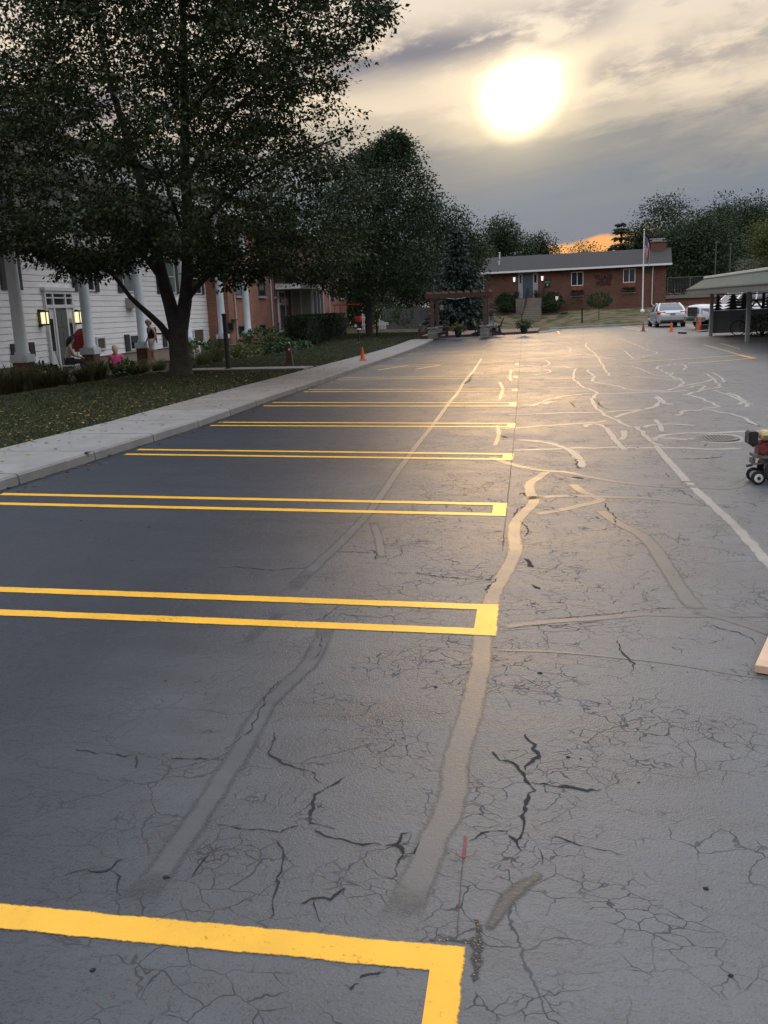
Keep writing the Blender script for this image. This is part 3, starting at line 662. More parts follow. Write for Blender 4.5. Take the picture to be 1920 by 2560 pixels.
# yellow hairpin lines -------------------------------------------------------
def stripe(name, y0, y1, xa, xb, m=YEL, wd=.105, cap=.125, ya=None):
    B = MB(); B.uv = []; off = 0.0026
    n = 60
    def strip(p, q, r, s_):
        i0 = len(B.v)
        for i in range(n + 1):
            t = i / n; e1 = (R_.random() - .5) * .006; e2 = (R_.random() - .5) * .006
            a = Vector(p).lerp(Vector(q), t); b_ = Vector(r).lerp(Vector(s_), t)
            B.uv += [(0.0, .5), (1.0, .5)]
            B.v += [(a.x, a.y + e1, lot(a.x, a.y) + off), (b_.x, b_.y + e2, lot(b_.x, b_.y) + off)]
        for i in range(n): k = i0 + 2 * i; B.f.append((k, k + 1, k + 3, k + 2))
    dy = (ya or 0.0)
    strip((xa, y0 + dy, 0), (xb - cap, y0, 0), (xa, y0 + wd + dy, 0), (xb - cap, y0 + wd, 0))
    strip((xa, y1 - wd + dy, 0), (xb - cap, y1 - wd, 0), (xa, y1 + dy, 0), (xb - cap, y1, 0))
    i0 = len(B.v); m_ = 12
    for i in range(m_ + 1):
        t = i / m_; y = y0 + (y1 - y0) * t; e = (R_.random() - .5) * .006
        ev = 1.0 if i in (0, m_) else .5; B.uv += [(.25, ev), (1.0, ev)]
        B.v += [(xb - cap, y, lot(xb - cap, y) + off), (xb + e, y, lot(xb, y) + off)]
    for i in range(m_): k = i0 + 2 * i; B.f.append((k, k + 1, k + 3, k + 2))
    return tag(rbuild(B, name, m), kind='structure')
ends = [(1172, 2365, None, None)]
def yo(px, py): return at(px, py).y
def xo(px, py): return at(px, py).x
stripe('stall_line', yo(1172, 2366) - .56, yo(1172, 2366), -4.55, xo(1172, 2366), cap=.09, wd=.108, ya=-.03)
for (tx, ty, by) in ((1253, 1512, 1592), (1273, 1258, 1291.5), (1287, 1134, 1151), (1292, 1058, 1069), (1294, 1006, 1016.5), (1296.5, 972, 979), (1298, 940, 945.5), (1299, 908, 913)):
    p = at(tx, ty); q = at(tx, by)
    stripe('stall_line', q.y, p.y, curbx(p.y) + .12, p.x, YEL if ty > 1000 else YELW, ya=-.05 if ty > 1100 else -.15)
# far stalls: two shorter rows near the patio and one on the carport side
for (pl, pr) in (((893, 897), (1010, 897)), ((907, 886), (1060, 885)), ((930, 874), (1060, 873)), ((955, 864), (1080, 863))):
    a = at(*pl); b_ = at(*pr); B = MB(); ribbon(B, spline([a, b_], .3), .10, .0026, .004, .1); tag(rbuild(B, 'stall_line', YELW), kind='structure')
for (pl, pr) in (((945, 925), (1020, 914)), ((1040, 923), (1100, 913))):
    a = at(*pl); b_ = at(*pr); B = MB(); ribbon(B, spline([a, b_], .3), .10, .0029, .004, .1); tag(rbuild(B, 'stall_line', YELW), kind='structure')
for pts, wd, m_ in ((((1575, 906), (1700, 898), (1850, 888)), .09, YELW), (((1720, 908), (1800, 903), (1880, 896)), .09, YELW), (((1849, 887.5), (1886, 896)), .18, YEL), (((1800, 858), (1850, 872)), .06, YELW), (((1760, 862), (1849, 887)), .06, YELW), (((1556, 818), (1600, 826)), .10, YELW), (((1570, 816), (1620, 825)), .10, YELW), (((1700, 812), (1745, 820)), .10, YELW), (((1715, 811), (1750, 817)), .10, YELW), (((1392, 824), (1398, 834)), .12, YELW)):
    B = MB(); ribbon(B, spline([at(*q) for q in pts], .2), wd, .0026, .004, .15); tag(rbuild(B, 'stall_line', m_), kind='structure')
# sidewalk with its curb face -------------------------------------------------
def walk(name, ys, w, m, joints=True, h=.1):
    B = MB(); n = len(ys)
    for i in range(n - 1):
        y0, y1 = ys[i], ys[i + 1]; g = .012
        a, b_ = y0 + (g if joints else 0), y1 - (g if joints else 0)
        P = []
        for y in (a, b_):
            c = curbx(y); z = lot(c, y)
            P.append([(c + .02, y, z - .05), (c + .012, y, z + h - .02), (c - .01, y, z + h), (c - w, y, z + h + .015), (c - w, y, z - .05)])
        B.loft(P, True, True)
    return tag(B.build(name, m), kind='structure')
wY = list(np.arange(-3.2, 13.9, 1.35)); wF = list(np.arange(wY[-1], 51.5, 1.35))
walk('sidewalk', wY, 1.22, CONCL); walk('sidewalk', wF, 1.22, CONC)
# cross path to the building entrance
B = MB(); a = at(735, 924, lawn); 
for i in range(9):
    x1 = curbx(23) - 1.23 - i * 1.1; x0 = x1 - 1.08
    y0 = a.y - .2
    B.loft([[(x, y0, lawn(x, y0) - .08), (x, y0 + 1.1, lawn(x, y0 + 1.1) - .08), (x, y0 + 1.1, lawn(x, y0 + 1.1) + .045), (x, y0, lawn(x, y0) + .045)] for x in (x0, x1)])
tag(B.build('entrance_path', CONC), kind='structure')
# patio of pavers, its timber edging and the far curb
pl = [at(1047, 848), at(1344, 832.5)]
pb = [Vector((pl[0].x - .3, pl[0].y + 9.5, 0)), Vector((pl[1].x + .2, pl[1].y + 6.0, 0))]
B = MB(); n = 12
for i in range(n):
    t0, t1 = i / n, (i + 1) / n
    A0, A1 = pl[0].lerp(pl[1], t0), pl[0].lerp(pl[1], t1); B0, B1 = pb[0].lerp(pb[1], t0), pb[0].lerp(pb[1], t1)
    z = -.12
    B.loft([[(A0.x, A0.y, -.4), (A1.x, A1.y, -.4), (A1.x, A1.y, z), (A0.x, A0.y, z)], [(B0.x, B0.y, -.4), (B1.x, B1.y, -.4), (B1.x, B1.y, z + .02), (B0.x, B0.y, z + .02)]])
tag(B.build('patio', PAVER), kind='structure')
PATZ = -.12
TIMB = mat('edging_timber', (.05, .032, .022), 0.8, 0.4, 4)
B = MB(); B.bar((pl[0].x, pl[0].y - .07, -.19), (pl[1].x + .05, pl[1].y - .07, -.19), .13, .16)
tag(B.build('timber_edging', TIMB), 'dark timber edging along the front of the paver patio', 'edging')
def curb(name, pts, m, h=.13, w=.16):
    B = MB(); secs = []
    for i, p in enumerate(pts):
        d = pts[min(i + 1, len(pts) - 1)] - pts[max(i - 1, 0)]; d.z = 0; d.normalize(); s = Vector((-d.y, d.x, 0)); z = lot(p.x, p.y)
        a = p; b_ = p + s * w
        secs.append([(a.x, a.y, z - .1), (a.x, a.y, z + h - .02), (a.x + s.x * .02, a.y + s.y * .02, z + h), (b_.x, b_.y, z + h), (b_.x, b_.y, z - .1)])
    B.loft(secs); return tag(B.build(name, m), kind='structure')
curb('far_curb', spline([at(x, y) for x, y in ((1372, 824.5), (1410, 822.5), (1500, 817.5), (1616, 811.5), (1700, 806), (1790, 801))], 1.0), CURBM)
# walkway to the house steps
a0, a1 = at(1346, 834), at(1404, 826); b0, b1 = Vector((-.05, 80.3, 0)), Vector((1.65, 80.3, 0))
B = MB(); n = 14
for i in range(n):
    t0, t1 = i / n, (i + 1) / n - .004; q = []
    for t in (t0, t1):
        e = t ** .5
        l = a0.lerp(b0, t); r = a1.lerp(b1, t); l.x = a0.x + (b0.x - a0.x) * min(1, e * 1.15); r.x = a1.x + (b1.x - a1.x) * min(1, e * 1.15)
        q.append([(l.x, l.y, -.5), (r.x, r.y, -.5), (r.x, r.y, -.225), (l.x, l.y, -.225)])
    B.loft(q)
tag(B.build('front_walk', CONC), kind='structure')
# ------------------------------------------------------------------ trees
BARK = mat('bark', (.038, .033, .028), 0.95, 0.4, 5.0, 0.9, 22, bdist=0.03)
BARKD = mat('dark_bark', (.035, .030, .026), 0.95, 0.4, 5.0, 0.8, 22, bdist=0.03)
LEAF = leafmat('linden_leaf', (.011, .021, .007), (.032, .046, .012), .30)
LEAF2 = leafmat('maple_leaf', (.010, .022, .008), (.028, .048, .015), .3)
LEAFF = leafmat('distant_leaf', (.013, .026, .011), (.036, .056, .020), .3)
LEAFO = leafmat('olive_leaf', (.050, .070, .018), (.110, .120, .035), .3)
NEED = leafmat('blue_spruce_needle', (.018, .034, .027), (.036, .058, .046), .1)
NEEDG = leafmat('pine_needle', (.018, .036, .016), (.045, .075, .032), .1)
HEDGE = leafmat('hedge_leaf', (.008, .017, .007), (.020, .036, .012), .15)
BUSH = leafmat('bush_leaf', (.020, .045, .014), (.055, .095, .028), .25)
GRASSY = leafmat('tall_grass_blade', (.040, .052, .018), (.120, .105, .045), .3)
def leaves_from(points, dirs, size, aspect=0.62, flat=0.5, fold=0.25, jitter=0.5):
    """one bent leaf (two triangles sharing the midrib) at every point"""
    n = len(points); P = np.asarray(points, dtype=np.float64); D = np.asarray(dirs, dtype=np.float64)
    D = D + rng.normal(0, jitter, (n, 3)); D[:, 2] -= 0.25; D /= np.linalg.norm(D, axis=1, keepdims=True) + 1e-9
    U = rng.normal(0, 1, (n, 3)) * (1 - flat) + np.array([0, 0, 1]) * flat * 1.6
    S = np.cross(D, U); S /= np.linalg.norm(S, axis=1, keepdims=True) + 1e-9
    N = np.cross(S, D)
    L = size * rng.uniform(0.65, 1.3, (n, 1)); W = L * aspect * .5
    tip = P + D * L; mid = P + D * L * .42
    a = mid + S * W + N * W * fold; b_ = mid - S * W + N * W * fold
    V = np.stack([P, a, tip, b_], axis=1).reshape(-1, 3)
    i0 = np.arange(n)[:, None] * 4
    Fc = np.concatenate([i0 + 0, i0 + 1, i0 + 2, i0 + 0, i0 + 2, i0 + 3], axis=1)
    return V, Fc
def grow(limbs, targets, min_r=0.006, bend=0.25):
    """carry twigs from the nearest limb point to every target; returns tubes and tip directions"""
    nodes = []; tubes = []
    for pts, rs in limbs:
        for p, r in zip(pts, rs): nodes.append((p.x, p.y, p.z, r))
    N = np.array(nodes, dtype=np.float64); tips = []
    base = N[0, :3]
    order = sorted(range(len(targets)), key=lambda i: np.min(np.sum((N[:, :3] - targets[i]) ** 2, axis=1)))
    cap = len(N) + len(targets) * 5 + 10
    buf = np.zeros((cap, 4)); buf[:len(N)] = N; cnt = len(N)
    for i in order:
        t = targets[i]
        d = buf[:cnt, :3] - t; d2 = np.sum(d * d, axis=1)
        up_pen = np.maximum(0, buf[:cnt, 2] - t[2]) * 0.8                # prefer to start from below
        hz = np.sqrt(d2) + up_pen
        j = int(np.argmin(hz)); s = buf[j, :3].copy(); r0 = min(buf[j, 3] * 0.75, 0.012 + 0.014 * math.sqrt(d2[j]))
        r0 = max(r0, min_r)
        L = math.sqrt(d2[j])
        side = rng.normal(0, 1, 3) * L * 0.08
        m = (s + t) / 2 + side + np.array([0, 0, bend * L * 0.35])
        pts = []
        k = 5
        for q in range(k + 1):
            u = q / k; pts.append((1 - u) ** 2 * s + 2 * u * (1 - u) * m + u * u * t)
        rr = [r0 + (min_r - r0) * (q / k) for q in range(k + 1)]
        tubes.append((pts, rr))
        for q in range(1, k + 1): buf[cnt, :3] = pts[q]; buf[cnt, 3] = rr[q]; cnt += 1
        tips.append((t, pts[-1] - pts[-3]))
    return tubes, tips
def ell(c, r, n, shell=0.55):
    u = rng.normal(0, 1, (n, 3)); u /= np.linalg.norm(u, axis=1, keepdims=True)
    s = (shell ** 3 + (1 - shell ** 3) * rng.random((n, 1))) ** (1 / 3)
    return np.array(c) + u * s * np.array(r)
def tree(name, label, base, limbs, targets, per, spread, size, lm, bm_, group=None, flat=0.5, trunk_k=9, cat='tree', drop=0.15):
    root = thing(name, label, cat, base, 0, group)
    B = MB()
    for pts, rs in limbs: B.tube(pts, rs, trunk_k)
    B2 = MB()
    tubes, tips = grow(limbs, targets)
    for pts, rr in tubes: B2.tube(pts, rr, 4, False)
    B.build('trunk', bm_, root, smooth=True)
    if tubes: B2.build('branches', bm_, root)
    P = []; D = []
    for t, d in tips:
        d = d / (np.linalg.norm(d) + 1e-9); n = int(per * rng.uniform(.6, 1.4))
        al = rng.uniform(-0.75, 1.0, (n, 1)); off = ell((0, 0, 0), (spread * 1.75, spread * 1.75, spread * 1.75 * (1 - flat)), n, .15)
        dd = d.copy(); dd[2] *= .4
        p = t + dd * al * spread * 1.5 + off; p[:, 2] -= drop * (np.linalg.norm(off[:, :2], axis=1) ** 2) / (spread + 1e-6)
        P.append(p); o = off / (np.linalg.norm(off, axis=1, keepdims=True) + 1e-9); D.append(o * .7 + dd * .6)
    V, Fc = leaves_from(np.concatenate(P), np.concatenate(D), size, flat=flat)
    fastmesh('crown', V, Fc, 3, lm, root)
    return root
def rel(base, pts): return [Vector(p) - Vector(base) for p in pts]
# the big linden by the sidewalk: limbs read off the trunk's fork ------------
tb = at(452, 938, lawn)
def pl_(px, py, dy=0.0): return onY(px, py, tb.y + dy)
def limb(pts, r0, r1):
    q = spline([p - tb for p in pts], 0.45); n = len(q)
    return q, [r0 + (r1 - r0) * (i / (n - 1)) ** .8 for i in range(n)]
limbs = []
q = spline([pl_(452, 938) - tb - Vector((0, 0, .1)), pl_(450, 900) - tb, pl_(446, 850) - tb, pl_(446, 800) - tb], 0.2); limbs.append((q, [.36 if i == 0 else (.30 if i == 1 else .255 - .02 * i / len(q)) for i in range(len(q))]))
limbs.append(limb([pl_(440, 820), pl_(425, 760), pl_(405, 690, .1), pl_(375, 560, .5), pl_(345, 430, 1.0), pl_(300, 290, 1.4), pl_(262, 150, 1.6), pl_(230, -60, 1.8), pl_(210, -260, 1.8)], .19, .03))
limbs.append(limb([pl_(452, 820), pl_(462, 760), pl_(468, 700, -.1), pl_(470, 560, -.3), pl_(462, 400, -.3), pl_(462, 240, -.2), pl_(458, 60, 0), pl_(450, -150, .2), pl_(455, -380, .2)], .19, .03))
limbs.append(limb([pl_(425, 845), pl_(400, 812, -.3), pl_(360, 775, -.6), pl_(325, 742, -.9), pl_(285, 690, -1.2), pl_(220, 640, -1.5), pl_(140, 625, -1.8)], .10, .02))
limbs.append(limb([pl_(470, 745), pl_(495, 715, -.2), pl_(545, 668, -.5), pl_(620, 630, -.9), pl_(720, 600, -1.3), pl_(830, 590, -1.6)], .085, .015))
limbs.append(limb([pl_(420, 730), pl_(360, 640, .6), pl_(270, 560, 1.2), pl_(150, 500, 1.8), pl_(30, 480, 2.2)], .07, .012))
limbs.append(limb([pl_(470, 610), pl_(540, 520, -.5), pl_(640, 440, -1.0), pl_(760, 380, -1.4), pl_(860, 340, -1.6)], .075, .012))
limbs.append(limb([pl_(465, 450), pl_(540, 330, .6), pl_(640, 220, 1.0), pl_(760, 120, 1.2), pl_(880, 60, 1.2)], .07, .012))
limbs.append(limb([pl_(340, 420, 1), pl_(250, 320, 0), pl_(150, 230, -.6), pl_(40, 170, -1)], .06, .012))
limbs.append(limb([pl_(462, 240), pl_(400, 120, -1.2), pl_(340, 10, -1.8), pl_(300, -120, -2)], .06, .012))
limbs.append(limb([pl_(462, 300), pl_(560, 170, -1.2), pl_(650, 40, -1.8), pl_(720, -110, -2)], .06, .012))
limbs.append(limb([pl_(450, 560), pl_(420, 470, -1.5), pl_(380, 400, -2.6), pl_(330, 350, -3.4)], .06, .012))
limbs.append(limb([pl_(455, 520), pl_(520, 430, 1.8), pl_(580, 360, 2.8), pl_(640, 300, 3.5)], .06, .012))
# crown outline against the sky as it really spreads (photo row -> left and right reach)
prof = [(-420, 120, 760), (-250, 20, 860), (-100, -60, 900), (0, -120, 945), (60, -140, 955), (120, -160, 925), (180, -170, 915), (240, -180, 915), (300, -200, 895), (360, -220, 925), (420, -230, 950), (480, -230, 960), (540, -220, 960), (600, -160, 930), (650, 60, 870), (690, 90, 780), (720, 160, 660)]
def reach(py):
    for a, b_ in zip(prof, prof[1:]):
        if a[0] <= py <= b_[0]:
            t = (py - a[0]) / (b_[0] - a[0]); return a[1] + (b_[1] - a[1]) * t, a[2] + (b_[2] - a[2]) * t
T = []
while len(T) < 2700:
    py = rng.uniform(-420, 650); l, r_ = reach(py); c = (l + r_) / 2; hw = (r_ - l) / 2
    u = rng.uniform(-1, 1); v_ = rng.uniform(-1, 1)
    if u * u + v_ * v_ > 1: continue
    rr_ = math.hypot(u, v_)
    if rr_ < 0.45 and rng.random() < .45: continue
    px = c + hw * u * .97
    if 250 < px < 800 and py > 660 and rng.random() < .75: continue
    if py > 640 and 560 < px < 800 and rng.random() < .5: continue
    if math.sin(px * .021 + 1.3 * math.sin(py * .017)) * math.sin(py * .019 + v_ * 2.5 + 1.1) > (.42 if py < 330 else .62) and rng.random() < .85: continue   # open pockets between the sprays
    p = pl_(px, py, v_ * hw / 1000 * 9.6 * .9)
    # the outline is a real surface of revolution-like crown: widen with depth so it keeps its reach
    T.append(np.array(p - tb))
# foliage sprays hanging over the siding
for (px, py, n) in ((130, 662, 10), (180, 690, 14), (230, 700, 10), (300, 690, 10), (100, 640, 8), (60, 620, 8), (330, 640, 10), (260, 660, 10), (560, 690, 10), (600, 715, 9), (640, 700, 9), (690, 690, 9), (740, 700, 10), (790, 712, 9), (820, 700, 8), (930, 45, 7), (950, 60, 5), (910, 100, 6), (520, 700, 8), (380, 610, 10), (540, 640, 10), (870, 660, 9)):
    for _ in range(n):
        T.append(np.array(pl_(px + rng.normal(0, 16), py - 30 + rng.normal(0, 9), rng.normal(-1.2, .7)) - tb))
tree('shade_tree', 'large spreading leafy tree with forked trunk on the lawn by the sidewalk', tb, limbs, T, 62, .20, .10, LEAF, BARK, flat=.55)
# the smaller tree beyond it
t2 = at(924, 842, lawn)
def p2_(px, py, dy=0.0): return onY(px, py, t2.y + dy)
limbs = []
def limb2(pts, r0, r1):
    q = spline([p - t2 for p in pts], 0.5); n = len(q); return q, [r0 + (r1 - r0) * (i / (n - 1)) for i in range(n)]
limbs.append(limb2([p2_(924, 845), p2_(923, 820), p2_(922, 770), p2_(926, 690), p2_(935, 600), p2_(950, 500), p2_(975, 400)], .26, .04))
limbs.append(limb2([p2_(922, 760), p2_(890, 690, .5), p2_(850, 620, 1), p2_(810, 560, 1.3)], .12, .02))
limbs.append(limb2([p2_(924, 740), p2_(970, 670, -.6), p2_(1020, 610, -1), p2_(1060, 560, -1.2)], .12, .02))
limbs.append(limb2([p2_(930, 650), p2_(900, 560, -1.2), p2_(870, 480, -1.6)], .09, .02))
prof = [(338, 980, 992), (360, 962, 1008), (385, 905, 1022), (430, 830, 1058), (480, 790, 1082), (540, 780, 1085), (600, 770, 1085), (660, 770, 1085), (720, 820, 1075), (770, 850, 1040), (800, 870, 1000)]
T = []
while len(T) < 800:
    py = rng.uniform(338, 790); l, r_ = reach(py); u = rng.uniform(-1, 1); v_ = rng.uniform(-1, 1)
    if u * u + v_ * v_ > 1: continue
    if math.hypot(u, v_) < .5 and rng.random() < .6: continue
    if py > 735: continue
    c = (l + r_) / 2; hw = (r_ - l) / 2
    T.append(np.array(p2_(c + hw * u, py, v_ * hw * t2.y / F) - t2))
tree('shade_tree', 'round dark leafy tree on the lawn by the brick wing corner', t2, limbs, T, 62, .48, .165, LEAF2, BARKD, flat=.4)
def simple_tree(name, label, px, pbot, ptop, halfw, Y, lm, n=170, per=26, spread=.8, size=.42, group='trees behind the lot', top=1.0, z0=None, low=.12, shape=1.0):
    """a tree at depth Y whose crown spans the given rows"""
    a = onY(px, ptop, Y); hw = halfw * Y / F
    zb = z0 if z0 is not None else lawn(a.x, Y)
    base = Vector((a.x, Y, zb)); H = a.z - zb
    lb = [([Vector((0, 0, -.3)), Vector((R_.uniform(-.2, .2), 0, H * .3)), Vector((R_.uniform(-.5, .5), R_.uniform(-.5, .5), H * .62)), Vector((R_.uniform(-.6, .6), 0, H * .9))], [.035 * H * .5 + .1, .03 * H * .5, .02 * H * .4, .03])]
    for k in range(5):
        t_ = 2 * math.pi * k / 5 + R_.random(); h0 = H * R_.uniform(.25, .5)
        lb.append(([Vector((0, 0, h0)), Vector((math.cos(t_) * hw * .35, math.sin(t_) * hw * .35, h0 + H * .15)), Vector((math.cos(t_) * hw * .7, math.sin(t_) * hw * .7, h0 + H * .24))], [.09, .06, .03]))
    T = []
    lobes = []
    for k in range(9):
        h = R_.uniform(low + .12, .88); wmax = hw * math.sin(math.pi * min(.97, max(.05, (h - low) / (1.04 - low)) ** shape)) ; t_ = R_.random() * 6.28
        lobes.append((math.cos(t_) * wmax * .55, math.sin(t_) * wmax * .55, h * H, max(.8, wmax * .55), H * .14))
    lobes.append((0, 0, H * .87, hw * .38, H * .12)); lobes.append((0, 0, H * .55, hw * .8, H * .25))
    for k in range(n):
        c = lobes[k % len(lobes)]; T.append(ell(c[:3], (c[3], c[3], c[4]), 1, .6)[0])
    return tree(name, label, base, lb, T, per * 4.2, spread * .95, size * .50, lm, BARKD, group, flat=.35, trunk_k=6)
def conifer(name, label, px, pbot, ptop, halfw, Y, lm, n_w=26, dens=30, size=.34, z0=None, group=None, gap=0.0, droop=.25):
    a = onY(px, ptop, Y); zb = z0 if z0 is not None else lawn(a.x, Y); hw = halfw * Y / F; H = a.z - zb
    root = thing(name, label, 'tree', (a.x, Y, zb), 0, group)
    B = MB(); B.tube([(0, 0, -.2), (0, 0, H * .5), (0, 0, H)], [.02 * H + .06, .012 * H + .03, .01], 7); B.build('trunk', BARKD, root, smooth=True)
    P = []; D = []; Bb = MB()
    for i in range(n_w):
        h = (i + .5 + R_.uniform(-.3, .3)) / n_w; hz = H * (.04 + .94 * h); Lr = hw * (1 - h) ** .85 + .12
        nb = int(9 + 6 * (1 - h))
        for k in range(nb):
            if R_.random() < gap: continue
            t_ = 6.283 * k / nb + R_.random() * .7; L_ = Lr * R_.uniform(.65, 1.12)
            e = Vector((math.cos(t_) * L_, math.sin(t_) * L_, hz - L_ * droop * R_.uniform(.4, 1.3)))
            s = Vector((0, 0, hz)); Bb.tube([s, (s + e) / 2 + Vector((0, 0, .04 * L_)), e], [.03, .02, .006], 4, False)
            m = int(dens * (.35 + L_ / hw))
            tt = rng.uniform(.15, 1.05, (m, 1)); p = np.array(s) * (1 - tt) + np.array(e) * tt
            wd = .05 + .16 * L_ * (1 - np.abs(tt - .45))
            off = rng.normal(0, 1, (m, 3)) * wd; off[:, 2] = -np.abs(off[:, 2]) * .45
            P.append(p + off); d = np.array((e - s).normalized()); D.append(np.tile(d, (m, 1)) + off * 1.5)
    Bb.build('branches', BARKD, root)
    V, Fc = leaves_from(np.concatenate(P), np.concatenate(D), size, aspect=.38, flat=.3, jitter=.35)
    fastmesh('crown', V, Fc, 3, lm, root); return root
conifer('blue_spruce', 'dense blue spruce standing behind the pergola', 1140, 815, 568, 88, 66, NEED, 30, 34, .30)
conifer('pine_tree', 'open pine tree with sparse tip rising behind the house roof', 1553, 700, 548, 48, 104, NEEDG, 17, 26, .5, gap=.25, droop=.05, z0=.8)
G = 'trees behind the lot'
simple_tree('broadleaf_tree', 'dark tree just left of the blue spruce top', 1085, 790, 488, 105, 76, LEAF2, 190, 28, .8, .40, G, low=.02)
simple_tree('broadleaf_tree', 'dark tree filling the gap right of the brick wing', 905, 800, 560, 110, 84, LEAF2, 200, 28, .9, .42, G, low=.0)
simple_tree('broadleaf_tree', 'tree behind the grey panel fence', 1000, 790, 620, 80, 80, LEAF2, 130, 26, .8, .40, G, low=.0)
simple_tree('broadleaf_tree', 'tall loose tree behind the left end of the house roof', 1262, 720, 553, 72, 110, LEAFF, 170, 26, 1.0, .50, G)
simple_tree('broadleaf_tree', 'lower tree beside the orange gap in the sky', 1345, 720, 592, 46, 112, LEAFF, 120, 26, .9, .46, G)
simple_tree('broadleaf_tree', 'tree just right of the spruce behind the house corner', 1190, 740, 590, 48, 100, LEAFF, 120, 26, .9, .46, G, low=.0)
simple_tree('broadleaf_tree', 'small round tree right of the orange gap', 1462, 700, 608, 42, 118, LEAFF, 90, 24, .8, .42, G, z0=.8)
simple_tree('broadleaf_tree', 'low pale shrub like tree behind the middle of the roof', 1498, 700, 632, 26, 114, LEAFF, 60, 24, .7, .42, G, z0=.8)
simple_tree('broadleaf_tree', 'tall tree behind the chimney', 1668, 760, 495, 88, 112, LEAFF, 230, 30, 1.1, .50, G, z0=.8, low=.02)
simple_tree('broadleaf_tree', 'broad green tree over the terrace railing', 1752, 760, 535, 95, 100, LEAFF, 230, 30, 1.1, .46, G, z0=.5, low=.0)
simple_tree('broadleaf_tree', 'tall tree with see through top above the carport', 1818, 760, 492, 66, 122, LEAFF, 170, 26, 1.1, .52, G, z0=.5, low=.0)
simple_tree('broadleaf_tree', 'dark tall tree at the right end of the tree row', 1890, 760, 492, 80, 116, LEAFF, 200, 28, 1.1, .52, G, z0=.5, low=.0)
simple_tree('broadleaf_tree', 'yellow green tree at the right edge beside the far roof', 1930, 760, 545, 46, 92, LEAFO, 110, 26, .8, .36, G, z0=.3, low=.0)
simple_tree('broadleaf_tree', 'dark tree low behind the chimney and pine', 1610, 760, 560, 50, 108, LEAFF, 120, 26, .9, .46, G, z0=.8, low=.0)
# far hidden mass so no bare horizon shows between the trunks
def bush(name, label, c, r, lm, n=260, size=.12, group=None, cat='shrub', stem=None, parent=None, boxy=False):
    root = thing(name, label, cat, c, 0, group)
    if boxy:
        u = rng.uniform(-1, 1, (n, 3)); ax = rng.integers(0, 3, n); sg = rng.choice([-1, 1], n)
        u[np.arange(n), ax] = sg * rng.uniform(.9, 1.03, n)
        u[:, 2] = np.maximum(u[:, 2], -.98); P = u * np.array(r) + np.array([0, 0, r[2]]); D = u
    else:
        P = ell((0, 0, 0), r, n, .7); P += rng.normal(0, .05, P.shape) * np.array(r); D = P / np.array(r); P = P + np.array([0, 0, r[2] * .92 + (stem or 0)])
    V, Fc = leaves_from(P, D, size, flat=.25, jitter=.6); fastmesh('foliage', V, Fc, 3, lm, root)
    B = MB()
    if boxy: B.box(-r[0] * .9, r[0] * .9, -r[1] * .88, r[1] * .88, .02, r[2] * 1.86); B.build('core', HEDGED, root)
    else:
        for k in range(5 if not stem else 1):
            t_ = k * 1.3; B.tube([(0, 0, -.05), (math.cos(t_) * r[0] * .2 * (0 if stem else 1), math.sin(t_) * r[1] * .2 * (0 if stem else 1), (stem or 0) + r[2] * .9)], [.035, .015], 6)
        B.build('stem', BARKD, root)
    return root
HEDGED = mat('hedge_inside', (.010, .016, .007), 1.0, 0.4, 8, 1.0, 20, bdist=.06)
# ------------------------------------------------------------------ white sided building with portico, brick wing
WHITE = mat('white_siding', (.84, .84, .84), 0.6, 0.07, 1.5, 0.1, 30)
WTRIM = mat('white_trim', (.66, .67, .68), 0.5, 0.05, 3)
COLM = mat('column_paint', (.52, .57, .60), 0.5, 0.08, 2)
DGLASS = mat('dark_glass', (.02, .024, .028), 0.08, 0.2, 1.0, spec=0.8)
BGLASS = mat('curtained_glass', (.16, .20, .20), 0.25, 0.25, 4.0)
BLIND = mat('brown_blind', (.10, .075, .055), 0.6, 0.3, 8)
SHUT = mat('dark_shutter', (.045, .047, .05), 0.6, 0.2, 8)
GREYD = mat('grey_door', (.10, .115, .11), 0.5, 0.12, 3)
FOUND = mat('tan_foundation', (.26, .22, .17), 0.9, 0.2, 3, .3, 30)
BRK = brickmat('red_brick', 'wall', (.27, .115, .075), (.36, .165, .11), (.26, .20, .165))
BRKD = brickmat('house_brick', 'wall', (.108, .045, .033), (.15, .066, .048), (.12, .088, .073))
SHING = mat('roof_shingle', (.030, .0275, .027), 0.95, 0.3, 6, 0.6, 18, bdist=.03)
BLACKM = mat('black_metal', (.012, .012, .013), 0.45, 0.2, 6)
LAMPG = mat('lit_lamp_glass', (.9, .85, .5), 0.4, 0.0, emit=(1.0, .93, .50), es=0.95)
LAMPW = mat('lit_white_lamp', (.9, .9, .95), 0.4, 0.0, emit=(1.0, .93, .90), es=0.75)
ALU = mat('white_downspout', (.50, .50, .50), 0.5, 0.1, 3)
ACM = mat('pale_ac_case', (.34, .34, .33), 0.6, 0.15, 6)
SILL = mat('stone_sill', (.36, .33, .30), 0.8, 0.15, 5)
WX = -16.8; BX = -15.6; CXL = -14.5
YC = onX(516, 760, WX).y                       # where siding meets brick
YE = onX(866, 760, BX).y                       # far end of the brick wing
gb = thing('siding_building', 'white lap sided apartment building with tall columns beside the lawn', 'building', (WX, 30, .1))
go = Vector((WX, 30, .1))
ZB = .22; ZT = 6.4; Y0 = 14.0
B = MB()
z = ZB; k = 0
